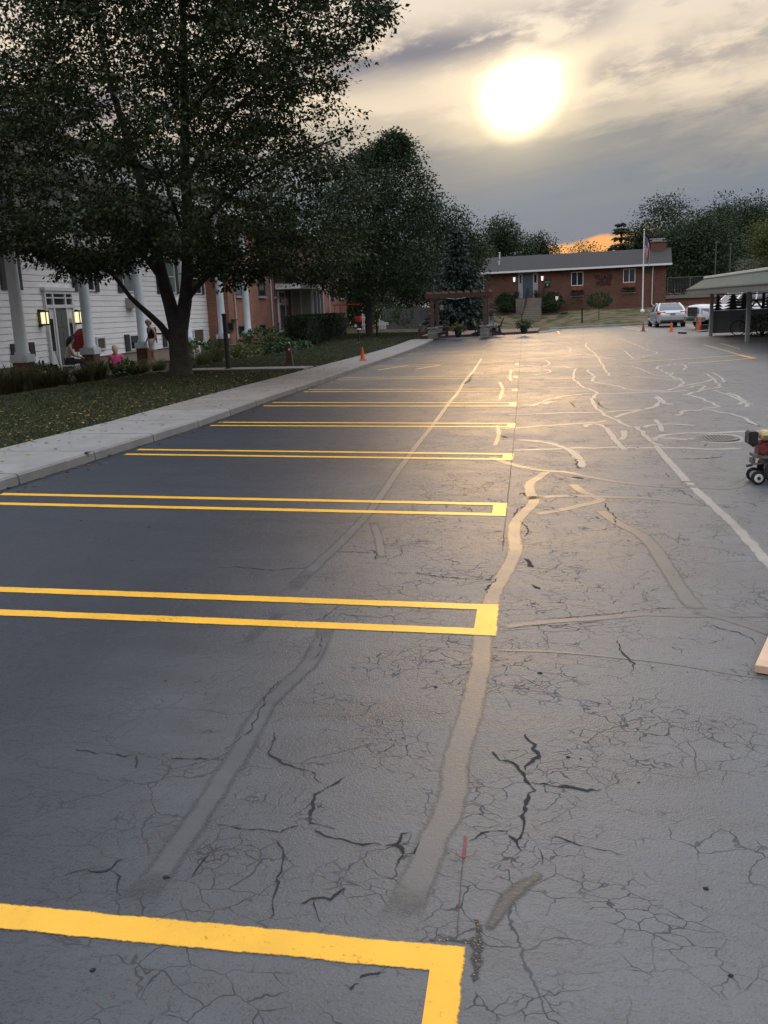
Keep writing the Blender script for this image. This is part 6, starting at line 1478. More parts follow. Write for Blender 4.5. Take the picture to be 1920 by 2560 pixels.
B = MB(); B.loft([[(-.99, 2.62, .42), (.99, 2.62, .42), (.99, 2.62, .64), (-.99, 2.62, .64)], [(-.86, 3.0, .42), (.86, 3.0, .42), (.86, 3.0, .64), (-.86, 3.0, .64)]]); B.build('bumper', CHR, pk, bevel=.03); B = MB(); B.box(-.55, .55, 2.98, 3.01, .45, .56); B.build('bumper_insert', DARKP, pk)
# ------------------------------------------------------------------ carport
P1 = at(1785, 839); P2 = at(1857, 856)
GRNM = mat('green_metal_roof', (.125, .155, .14), .6, .12, 3, .1, 10); GPNT = mat('grey_paint', (.27, .275, .27), .6, .12, 3); GPAN = mat('grey_panel_paint', (.17, .175, .18), .7, .1, 2); BEAM = mat('weathered_beam', (.15, .135, .115), .8, .25, 4)
XP = (P1.x + P2.x) / 2; Yw = P1.y + .15; zg = lot(XP, P1.y)
eY = Yw + 1.0; r = Vector(ray(1715, 724.5)); eX = r.x / r.y * eY; eZ = HC + r.z / r.y * eY
r = Vector(ray(1760, 699)); rX = r.x / r.y * (eY - .3); rZ = HC + r.z / r.y * (eY - .3)
rX = max(rX, eX + .7)
cp = thing('carport', 'open carport with green metal roof on grey posts at the right', 'carport', (XP, Yw, zg)); co = Vector((XP, Yw, zg))
YN = Yw - 24
B = MB(); a = Vector((eX, eY, eZ)) - co; b_ = Vector((rX, eY - .5, rZ)) - co; yn = YN - Yw
B.loft([[(a.x, a.y, a.z), (a.x, yn, a.z), (a.x + .02, yn, a.z - .04), (a.x + .02, a.y, a.z - .04)], [(b_.x, b_.y, b_.z), (b_.x, yn, b_.z), (b_.x, yn, b_.z - .04), (b_.x, b_.y, b_.z - .04)]])
k = 0
while yn + .1 + k * .23 < a.y - .1:
    y = yn + .1 + k * .23; B.bar((a.x - .003, y, a.z + .014), (b_.x, min(y, b_.y), b_.z + .014), .05, .028); k += 1
B.quad((a.x, a.y, a.z), (b_.x, b_.y, b_.z), (b_.x + 6.5, b_.y, b_.z), (a.x + 7.5, a.y, a.z))
B.box(b_.x + .15, b_.x + 7, yn, b_.y - .02, b_.z - .16, b_.z - .1)
rf = B.build('roof', GRNM, cp)
B = MB(); B.box(b_.x - .06, b_.x + .14, yn, b_.y + .05, b_.z + .03, b_.z + .14); B.build('ridge_cap', mat('bright_ridge_cap', (.62, .60, .55), .35, .1, 3), rf, bevel=.02)
B = MB(); B.box(a.x + .04, a.x + .10, yn, a.y - .05, a.z - .24, a.z - .05); B.build('fascia_board', BEAM, cp); B = MB(); B.box(a.x + .101, a.x + 8, a.y - .11, a.y - .05, a.z - .24, a.z - .05); B.build('fascia_board', BEAM, cp)
pz = a.z - .25
for i in range(6):
    y = P1.y - i * (P1.y - P2.y) - Yw
    B = MB(); B.box(-.075, .075, y - .075, y + .075, -.1, pz); B.build('post', GPNT, cp, bevel=.012, bseg=1)
B = MB(); B.box(-.10, .10, yn, 1.0, pz + .002, pz + .012); B.build('header', BEAM, cp)
# end wall: grey boards below, black cut-out trees and an A above
zt_ = onY(1791, 779, Yw).z - zg; z0_ = onY(1791, 833, Yw).z - zg
B = MB(); B.box(.12, 6.5, .0, .05, z0_, zt_)
for k in range(9): B.box(.14 + k * .8, .17 + k * .8, -.012, -.001, z0_, zt_)
B.build('half_wall', GPAN, cp); B = MB(); B.box(.1, 6.5, -.05, .08, zt_ + .002, zt_ + .05); B.build('wall_cap', BEAM, cp)
art = thing('cutout_panel', 'black metal cutout of pine trees and letter A above the carport end wall', 'metal cutout', (XP, Yw + .02, zg + zt_ + .055))
Hc = pz - zt_ - .1
def treeshape(cx, w, h, n=5):
    pts = []
    for s in (1, -1):
        q = []
        for i in range(n):
            zt9 = h * (1 - i / n); zb9 = h * (1 - (i + 1) / n); wo = w * (.25 + .75 * (i + 1) / n) / 2; wi = w * .12 + wo * .25
            q += [(cx + s * wi * .5 if i else cx + s * .01, zt9), (cx + s * wo, zb9 + h * .02)]
        pts.append(q + [(cx + s * w * .12, 0)])
    return pts[0] + pts[1][::-1]
def cut(name, poly): B = MB(); B.prism(poly, lambda p: (p[0], 0, p[1]), lambda p: (p[0], .025, p[1])); return B.build(name, BLACKM, art)
u = lambda px: onY(px, 760, Yw).x - XP
cut('tree_cutout', treeshape(u(1795), u(1814) - u(1788) + .1, Hc)); cut('tree_cutout', treeshape(u(1833), 1.0, Hc)); cut('tree_cutout', treeshape(u(1861), .95, Hc)); cut('tree_cutout', treeshape(u(1925), .9, Hc))
for px in (1876, 1909): x = u(px); cut('upright_cutout', [(x - .07, 0), (x + .07, 0), (x + .07, Hc), (x - .07, Hc)])
xa = u(1891); B = MB(); hA = Hc * .5
for s in (-1, 1): B.prism([(xa + s * .24, 0), (xa + s * .34, 0), (xa + s * .06, hA), (xa - s * .04, hA)], lambda p: (p[0], 0.002 * s + .0, p[1]), lambda p: (p[0], .024 + .002 * s, p[1]))
B.box(xa - .16, xa + .16, .004, .021, hA * .28, hA * .42); B.build('letter_a_cutout', BLACKM, art)
B = MB(); B.box(u(1878), u(1907), .003, .022, hA + .0, hA + .09); B.build('bar_cutout', BLACKM, art)
B = MB(); B.box(u(1790), u(1940), .004, .021, Hc - .03, Hc + .03); B.build('top_bar', BLACKM, art)
# bicycle leaning in the dark under the roof
def bicycle(loc, rz, label):
    root = thing('bicycle', label, 'bicycle', loc, rz); fm = mat('dark_blue_frame', (.03, .035, .05), .4, .1)
    for y in (-.52, .52):
        B = MB(); n = 28
        for k in range(n): a0, a1 = 6.2832 * k / n, 6.2832 * (k + 1) / n; B.bar((0, y + .33 * math.cos(a0), .34 + .33 * math.sin(a0)), (0, y + .33 * math.cos(a1), .34 + .33 * math.sin(a1)), .04, .03, (1, 0, 0))
        wh = B.build('wheel', TYRE, root); B = MB()
        for k in range(12): a0 = 6.2832 * k / 12; B.tube([(0, y, .34), (0, y + .32 * math.cos(a0), .34 + .32 * math.sin(a0))], .003, 4)
        B.build('spokes', RIMM, wh)
    B = MB(); bb_, st_, hd = (0, -.08, .30), (0, -.24, .82), (0, .36, .80)
    for p, q in ((bb_, st_), (bb_, (0, .38, .68)), (st_, hd), (bb_, (0, -.52, .34)), (st_, (0, -.52, .34)), (hd, (0, .38, .68)), ((0, .38, .68), (0, .52, .34))): B.tube([p, q], .017, 6)
    B.build('frame', fm, root)
    B = MB(); B.loft([[(-.07, -.36, .90), (.07, -.36, .90), (.07, -.36, .94), (-.07, -.36, .94)], [(-.02, -.10, .91), (.02, -.10, .91), (.02, -.10, .94), (-.02, -.10, .94)]]); B.build('saddle', BLKP, root); B = MB(); B.tube([(-.28, .28, .98), (-.1, .36, .95), (.1, .36, .95), (.28, .28, .98)], .014, 6); B.tube([(0, .36, .95), (0, .36, .8)], .015, 6); B.build('handlebar', BLKP, root)
    return root
bicycle((XP + 1.55, Yw - 1.1, zg), rad(80), 'dark bicycle parked under the carport in front of the grey half wall')
b = at(1905, 843); bush('potted_shrub', 'dark leafy shrub in the shade under the carport', Vector((XP + 1.6, Yw - 3.0, zg)), (.75, .6, .48), SHRUB, 500, .11, None, 'shrub')
b = at(1821, 843); B = MB(); B.loft([[(-.25, -.06, 0), (.25, -.06, 0), (.25, .06, 0), (-.25, .06, 0)], [(-.22, -.05, .07), (.22, -.05, .07), (.22, .05, .07), (-.22, .05, .07)]])
o = B.build('brick_block', mat('red_block', (.22, .07, .04), .8, .3), bevel=.01); o.location = (b.x, b.y, lot(b.x, b.y)); o.rotation_euler = (0, 0, .3); tag(o, 'loose red block on the ground in front of the grey half wall', 'block')
# hand tools lying by the cones
b = at(1755, 832); tl = thing('floor_squeegee', 'long handled tool lying on the asphalt by the tall cone', 'tool', (b.x, b.y, lot(b.x, b.y) + .03), rad(20)); B = MB(); B.tube([(-1.1, 0, .02), (1.1, .5, .10)], .02, 8); B.build('handle', mat('pale_wood', (.42, .34, .24), .6, .2, 6), tl); B = MB(); B.box(-1.15, -1.05, -.35, .35, -.03, .06); B.build('blade', BLKP, tl)
b = at(1762, 829); o = MB().lathe([(.17, 0), (.2, .35), (.21, .36), (.18, .36)], (0, 0, 0), 18).build('bucket', BLKP); o.location = (b.x, b.y, lot(b.x, b.y)); tag(o, 'black sealer bucket standing beside the tall cone', 'bucket')
# ------------------------------------------------------------------ striping machine at the right edge
mo = at(1905, 1207); MS = 264.0 * 1.0
k_ = F / mo.y
mc = thing('striping_machine', 'small wheeled machine with red engine and tan tank at the right edge', 'machine', (mo.x, mo.y, lot(mo.x, mo.y)))
def mx_(px): return (px - 1905) / k_
def mz(py): return (1207 - py) / k_
MAR = mat('maroon_engine', (.13, .022, .018), .4, .25, 14); TAN = mat('tan_tank', (.44, .35, .16), .4, .12, 6); STEEL = mat('worn_steel', (.12, .12, .11), .5, .3, 14, metal=.4); RIMW = mat('white_rim', (.52, .54, .56), .4, .12, 8)
B = MB(); B.box(mx_(1866), mx_(1887), -.07, .07, mz(1111), mz(1080)); B.box(mx_(1875), mx_(1884), -.03, .03, mz(1118), mz(1111) - .001)
B.build('muffler', BLACKM, mc, bevel=.008)
B = MB()
for i in range(4): B.box(mx_(1864), mx_(1866) - .001, -.06 + i * .034, -.045 + i * .034, mz(1109), mz(1083))
B.build('muffler_guard', STEEL, mc)
B = MB(); B.loft([[(mx_(x0), -y9, z9), (mx_(x1), -y9, z9), (mx_(x1), y9, z9), (mx_(x0), y9, z9)] for x0, x1, y9, z9 in ((1897, 1944, .07, mz(1102)), (1894, 1946, .09, mz(1096)), (1894, 1946, .09, mz(1088)), (1898, 1943, .075, mz(1080)))]); tk = B.build('fuel_tank', TAN, mc, bevel=.008)
B = MB(); B.box(mx_(1897), mx_(1913), -.0925, -.0905, mz(1097), mz(1089)); B.build('plate', mat('brown_plate', (.20, .12, .05), .5, .2, 12), tk); B = MB(); B.lathe([(.025, 0), (.025, .02), (.01, .025)], (mx_(1920), 0, mz(1080)), 14); B.build('cap', BLKP, tk)
B = MB(); B.box(mx_(1888), mx_(1942), -.075, .075, mz(1138), mz(1104)); B.box(mx_(1892), mx_(1940), -.085, -.076, mz(1112), mz(1105)); eg = B.build('engine', MAR, mc, bevel=.012)
B = MB(); B.tube([(mx_(1897), -.076, mz(1122)), (mx_(1897), -.11, mz(1122))], [.045, .038], 20); B.build('recoil_starter', MAR, eg, bevel=.004); B = MB(); B.tube([(mx_(1912), -.09, mz(1112)), (mx_(1912), -.09, mz(1142))], .005, 6); B.build('hose', RIMW, eg)
B = MB(); B.loft([[(mx_(1879), -.10, mz(1142)), (mx_(1950), -.10, mz(1146)), (mx_(1950), .10, mz(1146)), (mx_(1879), .10, mz(1142))], [(mx_(1879), -.10, mz(1135)), (mx_(1950), -.10, mz(1139)), (mx_(1950), .10, mz(1139)), (mx_(1879), .10, mz(1135))]])
B.box(mx_(1876), mx_(1884), -.05, .05, mz(1158), mz(1146)); B.bar((mx_(1874), -.06, mz(1159)), (mx_(1902), -.06, mz(1156)), .015, .012); B.bar((mx_(1900), 0, mz(1150)), (mx_(1940), 0, mz(1150)), .12, .05)
B.build('frame', STEEL, mc)
B = MB(); B.tube([(mx_(1863), -.06, mz(1162)), (mx_(1877), -.06, mz(1160))], .012, 8); B.build('grip', BLKP, mc)
for (px, py, rpx, yo_) in ((1890, 1181, 17, -.09), (1890, 1181, 17, .09), (1934, 1187, 34, -.13), (1934, 1187, 34, .13)):
    x, z, r_ = mx_(px), (mz(1207) + rpx / k_), rpx / k_; s = -1 if yo_ < 0 else 1; w9 = .035 if rpx < 20 else .055
    B = MB(); B.tube([(x, yo_ - w9 / 2, z), (x, yo_ + w9 / 2, z)], r_, 28); wh = B.build('wheel', TYRE, mc, bevel=.01)
    B = MB(); B.tube([(x, yo_ - w9 / 2 - .003, z), (x, yo_ + w9 / 2 + .003, z)], r_ * .6, 20); rm = B.build('rim', RIMW, wh); B = MB(); B.tube([(x, yo_ - w9 / 2 - .014, z), (x, yo_ + w9 / 2 + .014, z)], r_ * .24, 14); B.build('hub', BLKP, wh)
B = MB(); B.tube([(mx_(1945), -.12, mz(1140)), (mx_(1990), -.12, mz(1040)), (mx_(2010), -.12, mz(985)), (mx_(2045), -.12, mz(975))], .012, 8); B.tube([(mx_(1945), .12, mz(1140)), (mx_(1990), .12, mz(1040)), (mx_(2010), .12, mz(985)), (mx_(2045), .12, mz(975))], .012, 8); B.tube([(mx_(1990), -.12, mz(1040)), (mx_(1990), .12, mz(1040))], .01, 8); B.build('handle', BLKP, mc)
# pale timber plank at the right edge
a = at(1886, 1684); e = at(1921, 1606); d = (e - a); d.z = 0; d.normalize(); s = Vector((d.y, -d.x, 0)); PINE = mat('pale_pine', (.50, .34, .22), .7, .15, 9, .2, 40)
tag(thing('timber_planks', 'pair of pale timber planks lying at the right edge of the asphalt', 'plank', (a.x, a.y, lot(a.x, a.y))), None)
pr_ = bpy.data.objects['timber_planks']
for i in range(2):
    B = MB(); w9 = .09; o0 = s * (i * (w9 + .006)); L9 = 1.4
    B.loft([[tuple(o0 + d * y9 + s * x9 + Vector((0, 0, z9))) for x9, z9 in ((0, .004), (w9, .004), (w9, .042), (0, .042))] for y9 in (0, L9)]); B.build('plank', PINE, pr_, bevel=.003, bseg=1)
# iron drain grate
g = at(1790, 1096.5); B = MB(); n = 32; R0 = .265
dg = thing('drain_grate', 'round cast iron storm drain grate in the asphalt', 'drain grate', (g.x, g.y, lot(g.x, g.y)))
B.lathe([(R0, -.02), (R0, .010), (R0 - .04, .010), (R0 - .04, -.02)], (0, 0, 0), 40, False)
IRON = mat('cast_iron', (.09, .085, .08), .5, .3, 14, .3, 60, metal=.3); B.build('rim', IRON, dg)
B = MB(); B.lathe([(R0 - .03, .0035), (.001, .0035)], (0, 0, 0), 36, False); B.build('pit', CRK, dg)
B = MB()
for k in range(-5, 6):
    x = k * .042; L9 = math.sqrt(max(0, (R0 - .035) ** 2 - x * x))
    if L9 > .02: B.box(x - .012, x + .012, -L9, L9, .0045, .0085); 
for k in (-2, -1, 0, 1, 2):
    y = k * .085; L9 = math.sqrt(max(0, (R0 - .035) ** 2 - y * y)); B.box(-L9, L9, y - .012, y + .012, .0055, .0093)
B.build('bars', IRON, dg)
# ------------------------------------------------------------------ people
SKIN = mat('skin', (.34, .19, .13), .55, .08, 6); SKIN2 = mat('pale_skin', (.40, .24, .17), .55, .08, 6); HAIRD = mat('dark_hair', (.02, .015, .012), .6, .3, 20); HAIRB = mat('blonde_hair', (.42, .30, .14), .6, .25, 20); HAIRG = mat('short_grey_hair', (.16, .13, .11), .7, .3, 20)
def skinmesh(name, verts, edges, m, parent, root=0, sub=2):
    me = bpy.data.meshes.new(name); me.from_pydata([tuple(v[0]) for v in verts], edges, []); me.materials.append(m)
    o = bpy.data.objects.new(name, me); C.objects.link(o); o.parent = parent
    mo = o.modifiers.new('skin', 'SKIN'); mo.use_smooth_shade = True; mo.branch_smoothing = .3
    for i, v in enumerate(verts):
        sv = me.skin_vertices[0].data[i]; r = v[1]; sv.radius = r if isinstance(r, tuple) else (r, r); sv.use_root = (i == root)
    ss = o.modifiers.new('sub', 'SUBSURF'); ss.levels = sub; ss.render_levels = sub
    return o
def person(label, loc, rz, J, skin, wear, hair, hairm):
    root = thing('person', label, 'person', loc, rz)
    V = []; E = []; ix = {}
    def add(n, p, r, to=None):
        ix[n] = len(V); V.append((Vector(p), r))
        if to: E.append((ix[to], ix[n]))
    add('pelvis', J['pelvis'], (.15, .115)); pv = Vector(J['pelvis']); ch = Vector(J['chest']); nk = Vector(J['neck']); hd = Vector(J['head'])
    add('waist', pv.lerp(ch, .5), (.135, .10), 'pelvis'); add('chest', ch, (.16, .115), 'waist'); add('neck', nk, .055, 'chest')
    hv = (hd - nk).normalized(); fwd = Vector(J.get('face', (0, -1, 0)))
    add('jaw', nk + hv * .06 + fwd * .02, .062, 'neck'); add('skull', hd, .092, 'jaw'); add('crown', hd + hv * .07, .07, 'skull')
    V.append((hd + fwd * .098 - hv * .02, .014)); E.append((ix['skull'], len(V) - 1))
    sd9 = hv.cross(fwd).normalized()
    for s in (-1, 1): V.append((hd + sd9 * s * .095 - hv * .01, .016)); E.append((ix['skull'], len(V) - 1))
    for S in 'LR':
        sh, elb, wr = Vector(J['sh' + S]), Vector(J['el' + S]), Vector(J['wr' + S]); hp, kn, an = Vector(J['hp' + S]), Vector(J['kn' + S]), Vector(J['an' + S])
        add('sh' + S, sh, .06, 'chest'); add('el' + S, elb, .044, 'sh' + S); add('wr' + S, wr, .028, 'el' + S)
        hd_ = (wr - elb).normalized(); pm = wr + hd_ * .07; add('pm' + S, pm, (.038, .018), 'wr' + S)
        sdv = hd_.cross(Vector((0, 1, 0.2))).normalized()
        for k in range(4):
            o0 = sdv * (-.027 + .018 * k); t0 = pm + hd_ * .05 + o0; t1 = t0 + hd_ * (.028 + .006 * (k in (1, 2))) + Vector((0, -.012, -.008)); V.append((t0, .0085)); E.append((ix['pm' + S], len(V) - 1)); V.append((t1, .007)); E.append((len(V) - 2, len(V) - 1))
        V.append((pm + sdv * .045 + hd_ * .005, .010)); E.append((ix['pm' + S], len(V) - 1)); V.append((pm + sdv * .06 + hd_ * .035, .008)); E.append((len(V) - 2, len(V) - 1))
        add('hp' + S, hp, .088, 'pelvis'); add('kn' + S, kn, .060, 'hp' + S); add('cf' + S, kn.lerp(an, .35), .056, 'kn' + S); add('an' + S, an, .036, 'cf' + S)
        ft = Vector(J.get('ft' + S, an + fwd * .17 + Vector((0, 0, -.05)))); add('ft' + S, ft, (.042, .03), 'an' + S)
    skinmesh('body', V, E, skin, root)
    def chain(names, grow, rr=None):
        vv = []; ee = []; im = {}
        for path in names:
            for i, (n, g) in enumerate(path):
                if n not in im:
                    base = V[ix[n]] if n in ix else None
                    if base is None: a, b_, t = n.split(':'); p = V[ix[a]][0].lerp(V[ix[b_]][0], float(t)); ra = V[ix[a]][1]; ra = ra[0] if isinstance(ra, tuple) else ra; r = ra * .85
                    else: p, r = base
                    r = tuple(q + g for q in r) if isinstance(r, tuple) else r + g
                    im[n] = len(vv); vv.append((p, r))
                if i: ee.append((im[path[i - 1][0]], im[n]))
        return vv, ee
    for nm, m, paths in wear: vv, ee = chain(paths, 0); skinmesh(nm, vv, ee, m, root)
    B = MB(); n = 9
    hb = hd + hv * .028 - fwd * .018
    for nm_, L9 in hair:
        secs = []
        for i in range(9):
            a = math.pi * i / 8; rr_ = .108 * math.sin(a) + .004; z = .105 * math.cos(a)
            cz = hb + hv * z - fwd * (0.012 * i * .4 if i > 4 else 0) - hv * (L9 * max(0, i - 4) / 4)
            if i > 3: cz = cz - fwd * .035; rr_ *= (.80 if L9 < .05 else .9)
            B.ring(cz, hv, max(.01, rr_), 14, tuple(fwd)); 
        for i in range(8):
            for j in range(14): j2 = (j + 1) % 14; B.f.append((i * 14 + j, i * 14 + j2, (i + 1) * 14 + j2, (i + 1) * 14 + j))
    B.build('hair', hairm, root, smooth=True)
    B = MB()
    for s in (-1, 1): B.lathe([(.001, -.009), (.009, 0), (.001, .009)], tuple(hd + fwd * .087 + sd9 * s * .032 + hv * .012), 8)
    B.build('eyes', HAIRD, root)
    return root
zl = lambda x, y: lawn(x, y)
# local axes: person faces -y before rotation
def standing(bend=0.0, arm=.0):
    return dict(pelvis=(0, 0, .93), chest=(0, -.03, 1.33), neck=(0, -.05, 1.49), head=(0, -.11, 1.62), shL=(.19, -.03, 1.41), shR=(-.19, -.03, 1.41), elL=(.25, .03, 1.13), elR=(-.25, .02, 1.13), wrL=(.24, -.10, .90), wrR=(-.24, -.12, .92), hpL=(.095, 0, .87), hpR=(-.095, 0, .87), knL=(.11, -.05, .48), knR=(-.11, .04, .48), anL=(.12, -.03, .09), anR=(-.12, .12, .09))
TANK = mat('black_tank_top', (.012, .012, .015), .9, .2, 9); SHORT = mat('white_shorts', (.58, .57, .56), .9, .08, 9); GREYS = mat('grey_shirt', (.20, .20, .21), .9, .1, 9); PINK = mat('pink_shirt', (.62, .09, .22), .9, .1, 9); WSH = mat('white_top', (.52, .46, .42), .9, .1, 9); DPANT = mat('dark_trousers', (.02, .02, .024), .9, .2, 9); SHOE = mat('dark_shoe', (.03, .03, .032), .7, .2)
shorts = lambda m: ('shorts', m, [[('pelvis', .022), ('hpL', .034), ('hpL:knL:0.5', .05), ('hpL:knL:0.78', .055)], [('pelvis', .022), ('hpR', .034), ('hpR:knR:0.5', .05), ('hpR:knR:0.78', .055)], [('pelvis', .022), ('waist', .014)]])
tank = lambda m: ('tank_top', m, [[('pelvis', .014), ('waist', .016), ('chest', .014)], [('chest', .014), ('shL', .008)], [('chest', .014), ('shR', .008)]])
tee = lambda m: ('shirt', m, [[('pelvis', .014), ('waist', .018), ('chest', .016)], [('chest', .016), ('shL', .016), ('shL:elL:0.6', .016)], [('chest', .016), ('shR', .016), ('shR:elR:0.6', .016)]])
trous = lambda m: ('trousers', m, [[('pelvis', .018), ('hpL', .018), ('knL', .018), ('cfL', .018), ('anL', .022)], [('pelvis', .018), ('hpR', .018), ('knR', .018), ('cfR', .018), ('anR', .022)]])
shoes = lambda m: [('shoe', m, [[('anL', .006), ('ftL', .012)]]), ('shoe', m, [[('anR', .006), ('ftR', .012)]])]
r = ray(380, 850); s_ = r[0] / r[1]; X_ = -13.9; Y_ = X_ / s_
person('standing man in black tank top and white shorts by the white siding', (X_, Y_, onX(380, 800, X_).z - 1.72), rad(-38), standing(), SKIN, [tank(TANK), shorts(SHORT)] + shoes(SHOE), [('h', .0)], HAIRG)
J = standing(); J.update(chest=(0, -.22, 1.20), neck=(0, -.36, 1.30), head=(0, -.46, 1.38), shL=(.19, -.22, 1.28), shR=(-.19, -.22, 1.28), elL=(.22, -.34, 1.0), elR=(-.22, -.34, 1.0), wrL=(.16, -.50, .82), wrR=(-.16, -.5, .82))
r = ray(350, 865); s_ = r[0] / r[1]; X_ = -14.9; Y_ = X_ / s_
person('stooping person in white shorts partly hidden behind the standing man', (X_, Y_, zl(X_, Y_) - .05), rad(150), J, SKIN, [tee(mat('pale_shirt', (.40, .40, .41), .9, .1, 9)), shorts(SHORT)] + shoes(SHOE), [('h', .0)], HAIRD)
def sitting(h=.45): return dict(pelvis=(0, 0, h + .10), chest=(0, -.10, h + .50), neck=(0, -.15, h + .66), head=(0, -.21, h + .79), shL=(.18, -.10, h + .57), shR=(-.18, -.10, h + .57), elL=(.23, -.18, h + .30), elR=(-.23, -.18, h + .30), wrL=(.15, -.40, h + .22), wrR=(-.15, -.40, h + .22), hpL=(.10, -.05, h + .09), hpR=(-.10, -.05, h + .09), knL=(.13, -.46, h + .08), knR=(-.13, -.46, h + .08), anL=(.13, -.48, .09), anR=(-.13, -.44, .09))
r = ray(165, 870); s_ = r[0] / r[1]; X_ = -15.1; Y_ = X_ / s_; zc = zl(X_, Y_)
person('seated woman with dark hair and white top in front of the grey door', (X_, Y_, zc), rad(125), sitting(.45), SKIN2, [tank(WSH), trous(DPANT)] + shoes(SHOE), [('h', .16)], HAIRD)
wc = thing('garden_chair', 'white garden chair under the seated dark haired woman', 'chair', (X_, Y_, zc), rad(125)); WP = mat('white_plastic', (.6, .6, .6), .4, .06, 3)
def chairparts(root):
    B = MB(); B.box(-.24, .24, -.26, .24, .40, .43); B.build('seat', WP, root, bevel=.01, bseg=1); B = MB(); B.obox(Matrix.Translation((0, .29, .66)) @ Matrix.Rotation(-.18, 4, 'X'), .46, .025, .5); B.build('backrest', WP, root, bevel=.01, bseg=1)
    for sx in (-.21, .21):
        for sy in (-.22, .22): B = MB(); B.box(sx - .02, sx + .02, sy - .02, sy + .02, 0, .399); B.build('leg', WP, root)
chairparts(wc)
r = ray(288, 880); s_ = r[0] / r[1]; X_ = -13.7; Y_ = X_ / s_; zc = zl(X_, Y_)
J = sitting(.08); J.update(knL=(.2, -.30, .42), knR=(-.2, -.30, .42), anL=(.15, -.46, .08), anR=(-.15, -.46, .08), elL=(.25, -.12, .42), elR=(-.25, -.12, .42), wrL=(.20, -.32, .40), wrR=(-.2, -.32, .40))
zt9 = onX(288, 858, X_).z; 
person('blonde person in pink shirt sitting low with back turned among the plants', (X_, Y_, max(zc - .1, zt9 - 1.06)), rad(205), J, SKIN2, [tee(PINK), shorts(DPANT)] + shoes(SHOE), [('h', .14)], HAIRB)
# red cloth, tipped white chair, downspout length and other small things by the door
r = ray(207, 855); s_ = r[0] / r[1]; X_ = -15.4; Y_ = X_ / s_; z1 = onX(205, 821, X_).z; z0 = onX(205, 879, X_).z
B = MB(); secs = []
for i in range(12):
    t = i / 11; z = z1 + (z0 - z1) * t; w9 = .30 * math.sin(math.pi * min(.5, .08 + t * 1.2)) ; secs.append([(math.cos(a) * w9 * (1 + .16 * math.cos(5 * a + t)), math.sin(a) * w9 * .5 * (1 + .16 * math.cos(5 * a + t)), z) for a in [6.2832 * k / 26 for k in range(26)]])
B.loft(secs); o = B.build('folded_umbrella', mat('dark_red_cloth', (.17, .012, .018), .8, .2, 5), smooth=True); o.location = (X_, Y_, 0); o.rotation_euler = (0, 0, .6); tag(o, 'dark red draped cloth standing behind the second column', 'cloth'); o.name = 'draped_cloth'
B = MB(); B.tube([(0, 0, zl(X_, Y_) - .05), (0, 0, z0 + .05)], .025, 8); o2 = B.build('pole', WP); o2.parent = o
r = ray(112, 890); s_ = r[0] / r[1]; X_ = -15.2; Y_ = X_ / s_; wc2 = thing('garden_chair', 'empty tilted white garden chair left of the seated woman', 'chair', (X_, Y_, zl(X_, Y_) + .05), rad(60)); chairparts(wc2); wc2.rotation_euler = (rad(-22), 0, rad(70))
a = at(134, 934, lambda x, y: lawn(x, y) + .06); b = at(180, 943, lambda x, y: lawn(x, y) + .06); B = MB(); B.tube([a, b], .05, 10); tag(B.build('fallen_pipe', ALU), 'length of white pipe lying on the mulch in front of the columns', 'pipe')
r = ray(484, 855); s_ = r[0] / r[1]; X_ = -14.0; Y_ = X_ / s_; zc = zl(X_, Y_) + .1
B = MB(); B.tube([(0, 0, 0), (0, .1, .45), (0, .3, .75), (0, .55, .75), (0, .7, .4), (0, .75, 0)], .03, 8); B.tube([(.25, 0, 0), (.25, .1, .45), (.25, .3, .75), (.25, .55, .75), (.25, .7, .4), (.25, .75, 0)], .03, 8)
for q in (.15, .35, .55): B.tube([(0, .1, q), (.25, .1, q)], .02, 6)
o = B.build('wire_arch', WP); o.location = (X_, Y_, zc); o.rotation_euler = (0, 0, .5); tag(o, 'small white wire garden ornament right of the big trunk', 'ornament')
r = ray(578, 835); s_ = r[0] / r[1]; X_ = -14.9; Y_ = X_ / s_; B = MB(); B.lathe([(.28, 0), (.33, .55), (.35, .56), (.3, .58)], (0, 0, 0), 20); o = B.build('plant_tub', mat('teal_plastic', (.10, .16, .14), .5, .15, 4), smooth=True); o.location = (X_, Y_, zl(X_, Y_)); tag(o, 'dull teal tub between the last two white columns', 'tub')
B = MB(); r = ray(389, 832); s_ = r[0] / r[1]; X_ = WX + .35; Y_ = X_ / s_; zc = onX(389, 838, X_).z; B.box(-.12, .12, -.3, .3, -.35, .35); B.box(-.1, .5, -.05, .05, .03, .1); o = B.build('meter_box', SHUT, bevel=.01); o.location = (X_ - .2, Y_, zc); tag(o, 'dark utility box on the siding behind the standing man', 'utility box')
# ------------------------------------------------------------------ planting bed, grass, fallen leaves
def bed(pts, name='mulch_bed'):
    B = MB(); n = len(pts); c = sum(pts, Vector()) / n
    rings = [[c.lerp(p, t) for p in pts] for t in (.02, .35, .7, .9, 1.0)]
    for a, b_ in zip(rings, rings[1:]):
        for i in range(n):
            j = (i + 1) % n; f_ = lambda q, h: (q.x, q.y, lawn(q.x, q.y) + h)
            B.quad(f_(a[i], .05), f_(a[j], .05), f_(b_[j], .05 if b_ is not rings[-1] else .0), f_(b_[i], .05 if b_ is not rings[-1] else .0))
    return tag(B.build(name, MULCH), kind='structure')
bed([at(px, py, lawn) for px, py in ((-60, 985), (40, 985), (150, 960), (260, 945), (380, 925), (440, 915))] + [Vector((-15.8, 32, 0)), Vector((-15.8, 24, 0)), Vector((-15.8, 17, 0)), Vector((-12, 15, 0))])
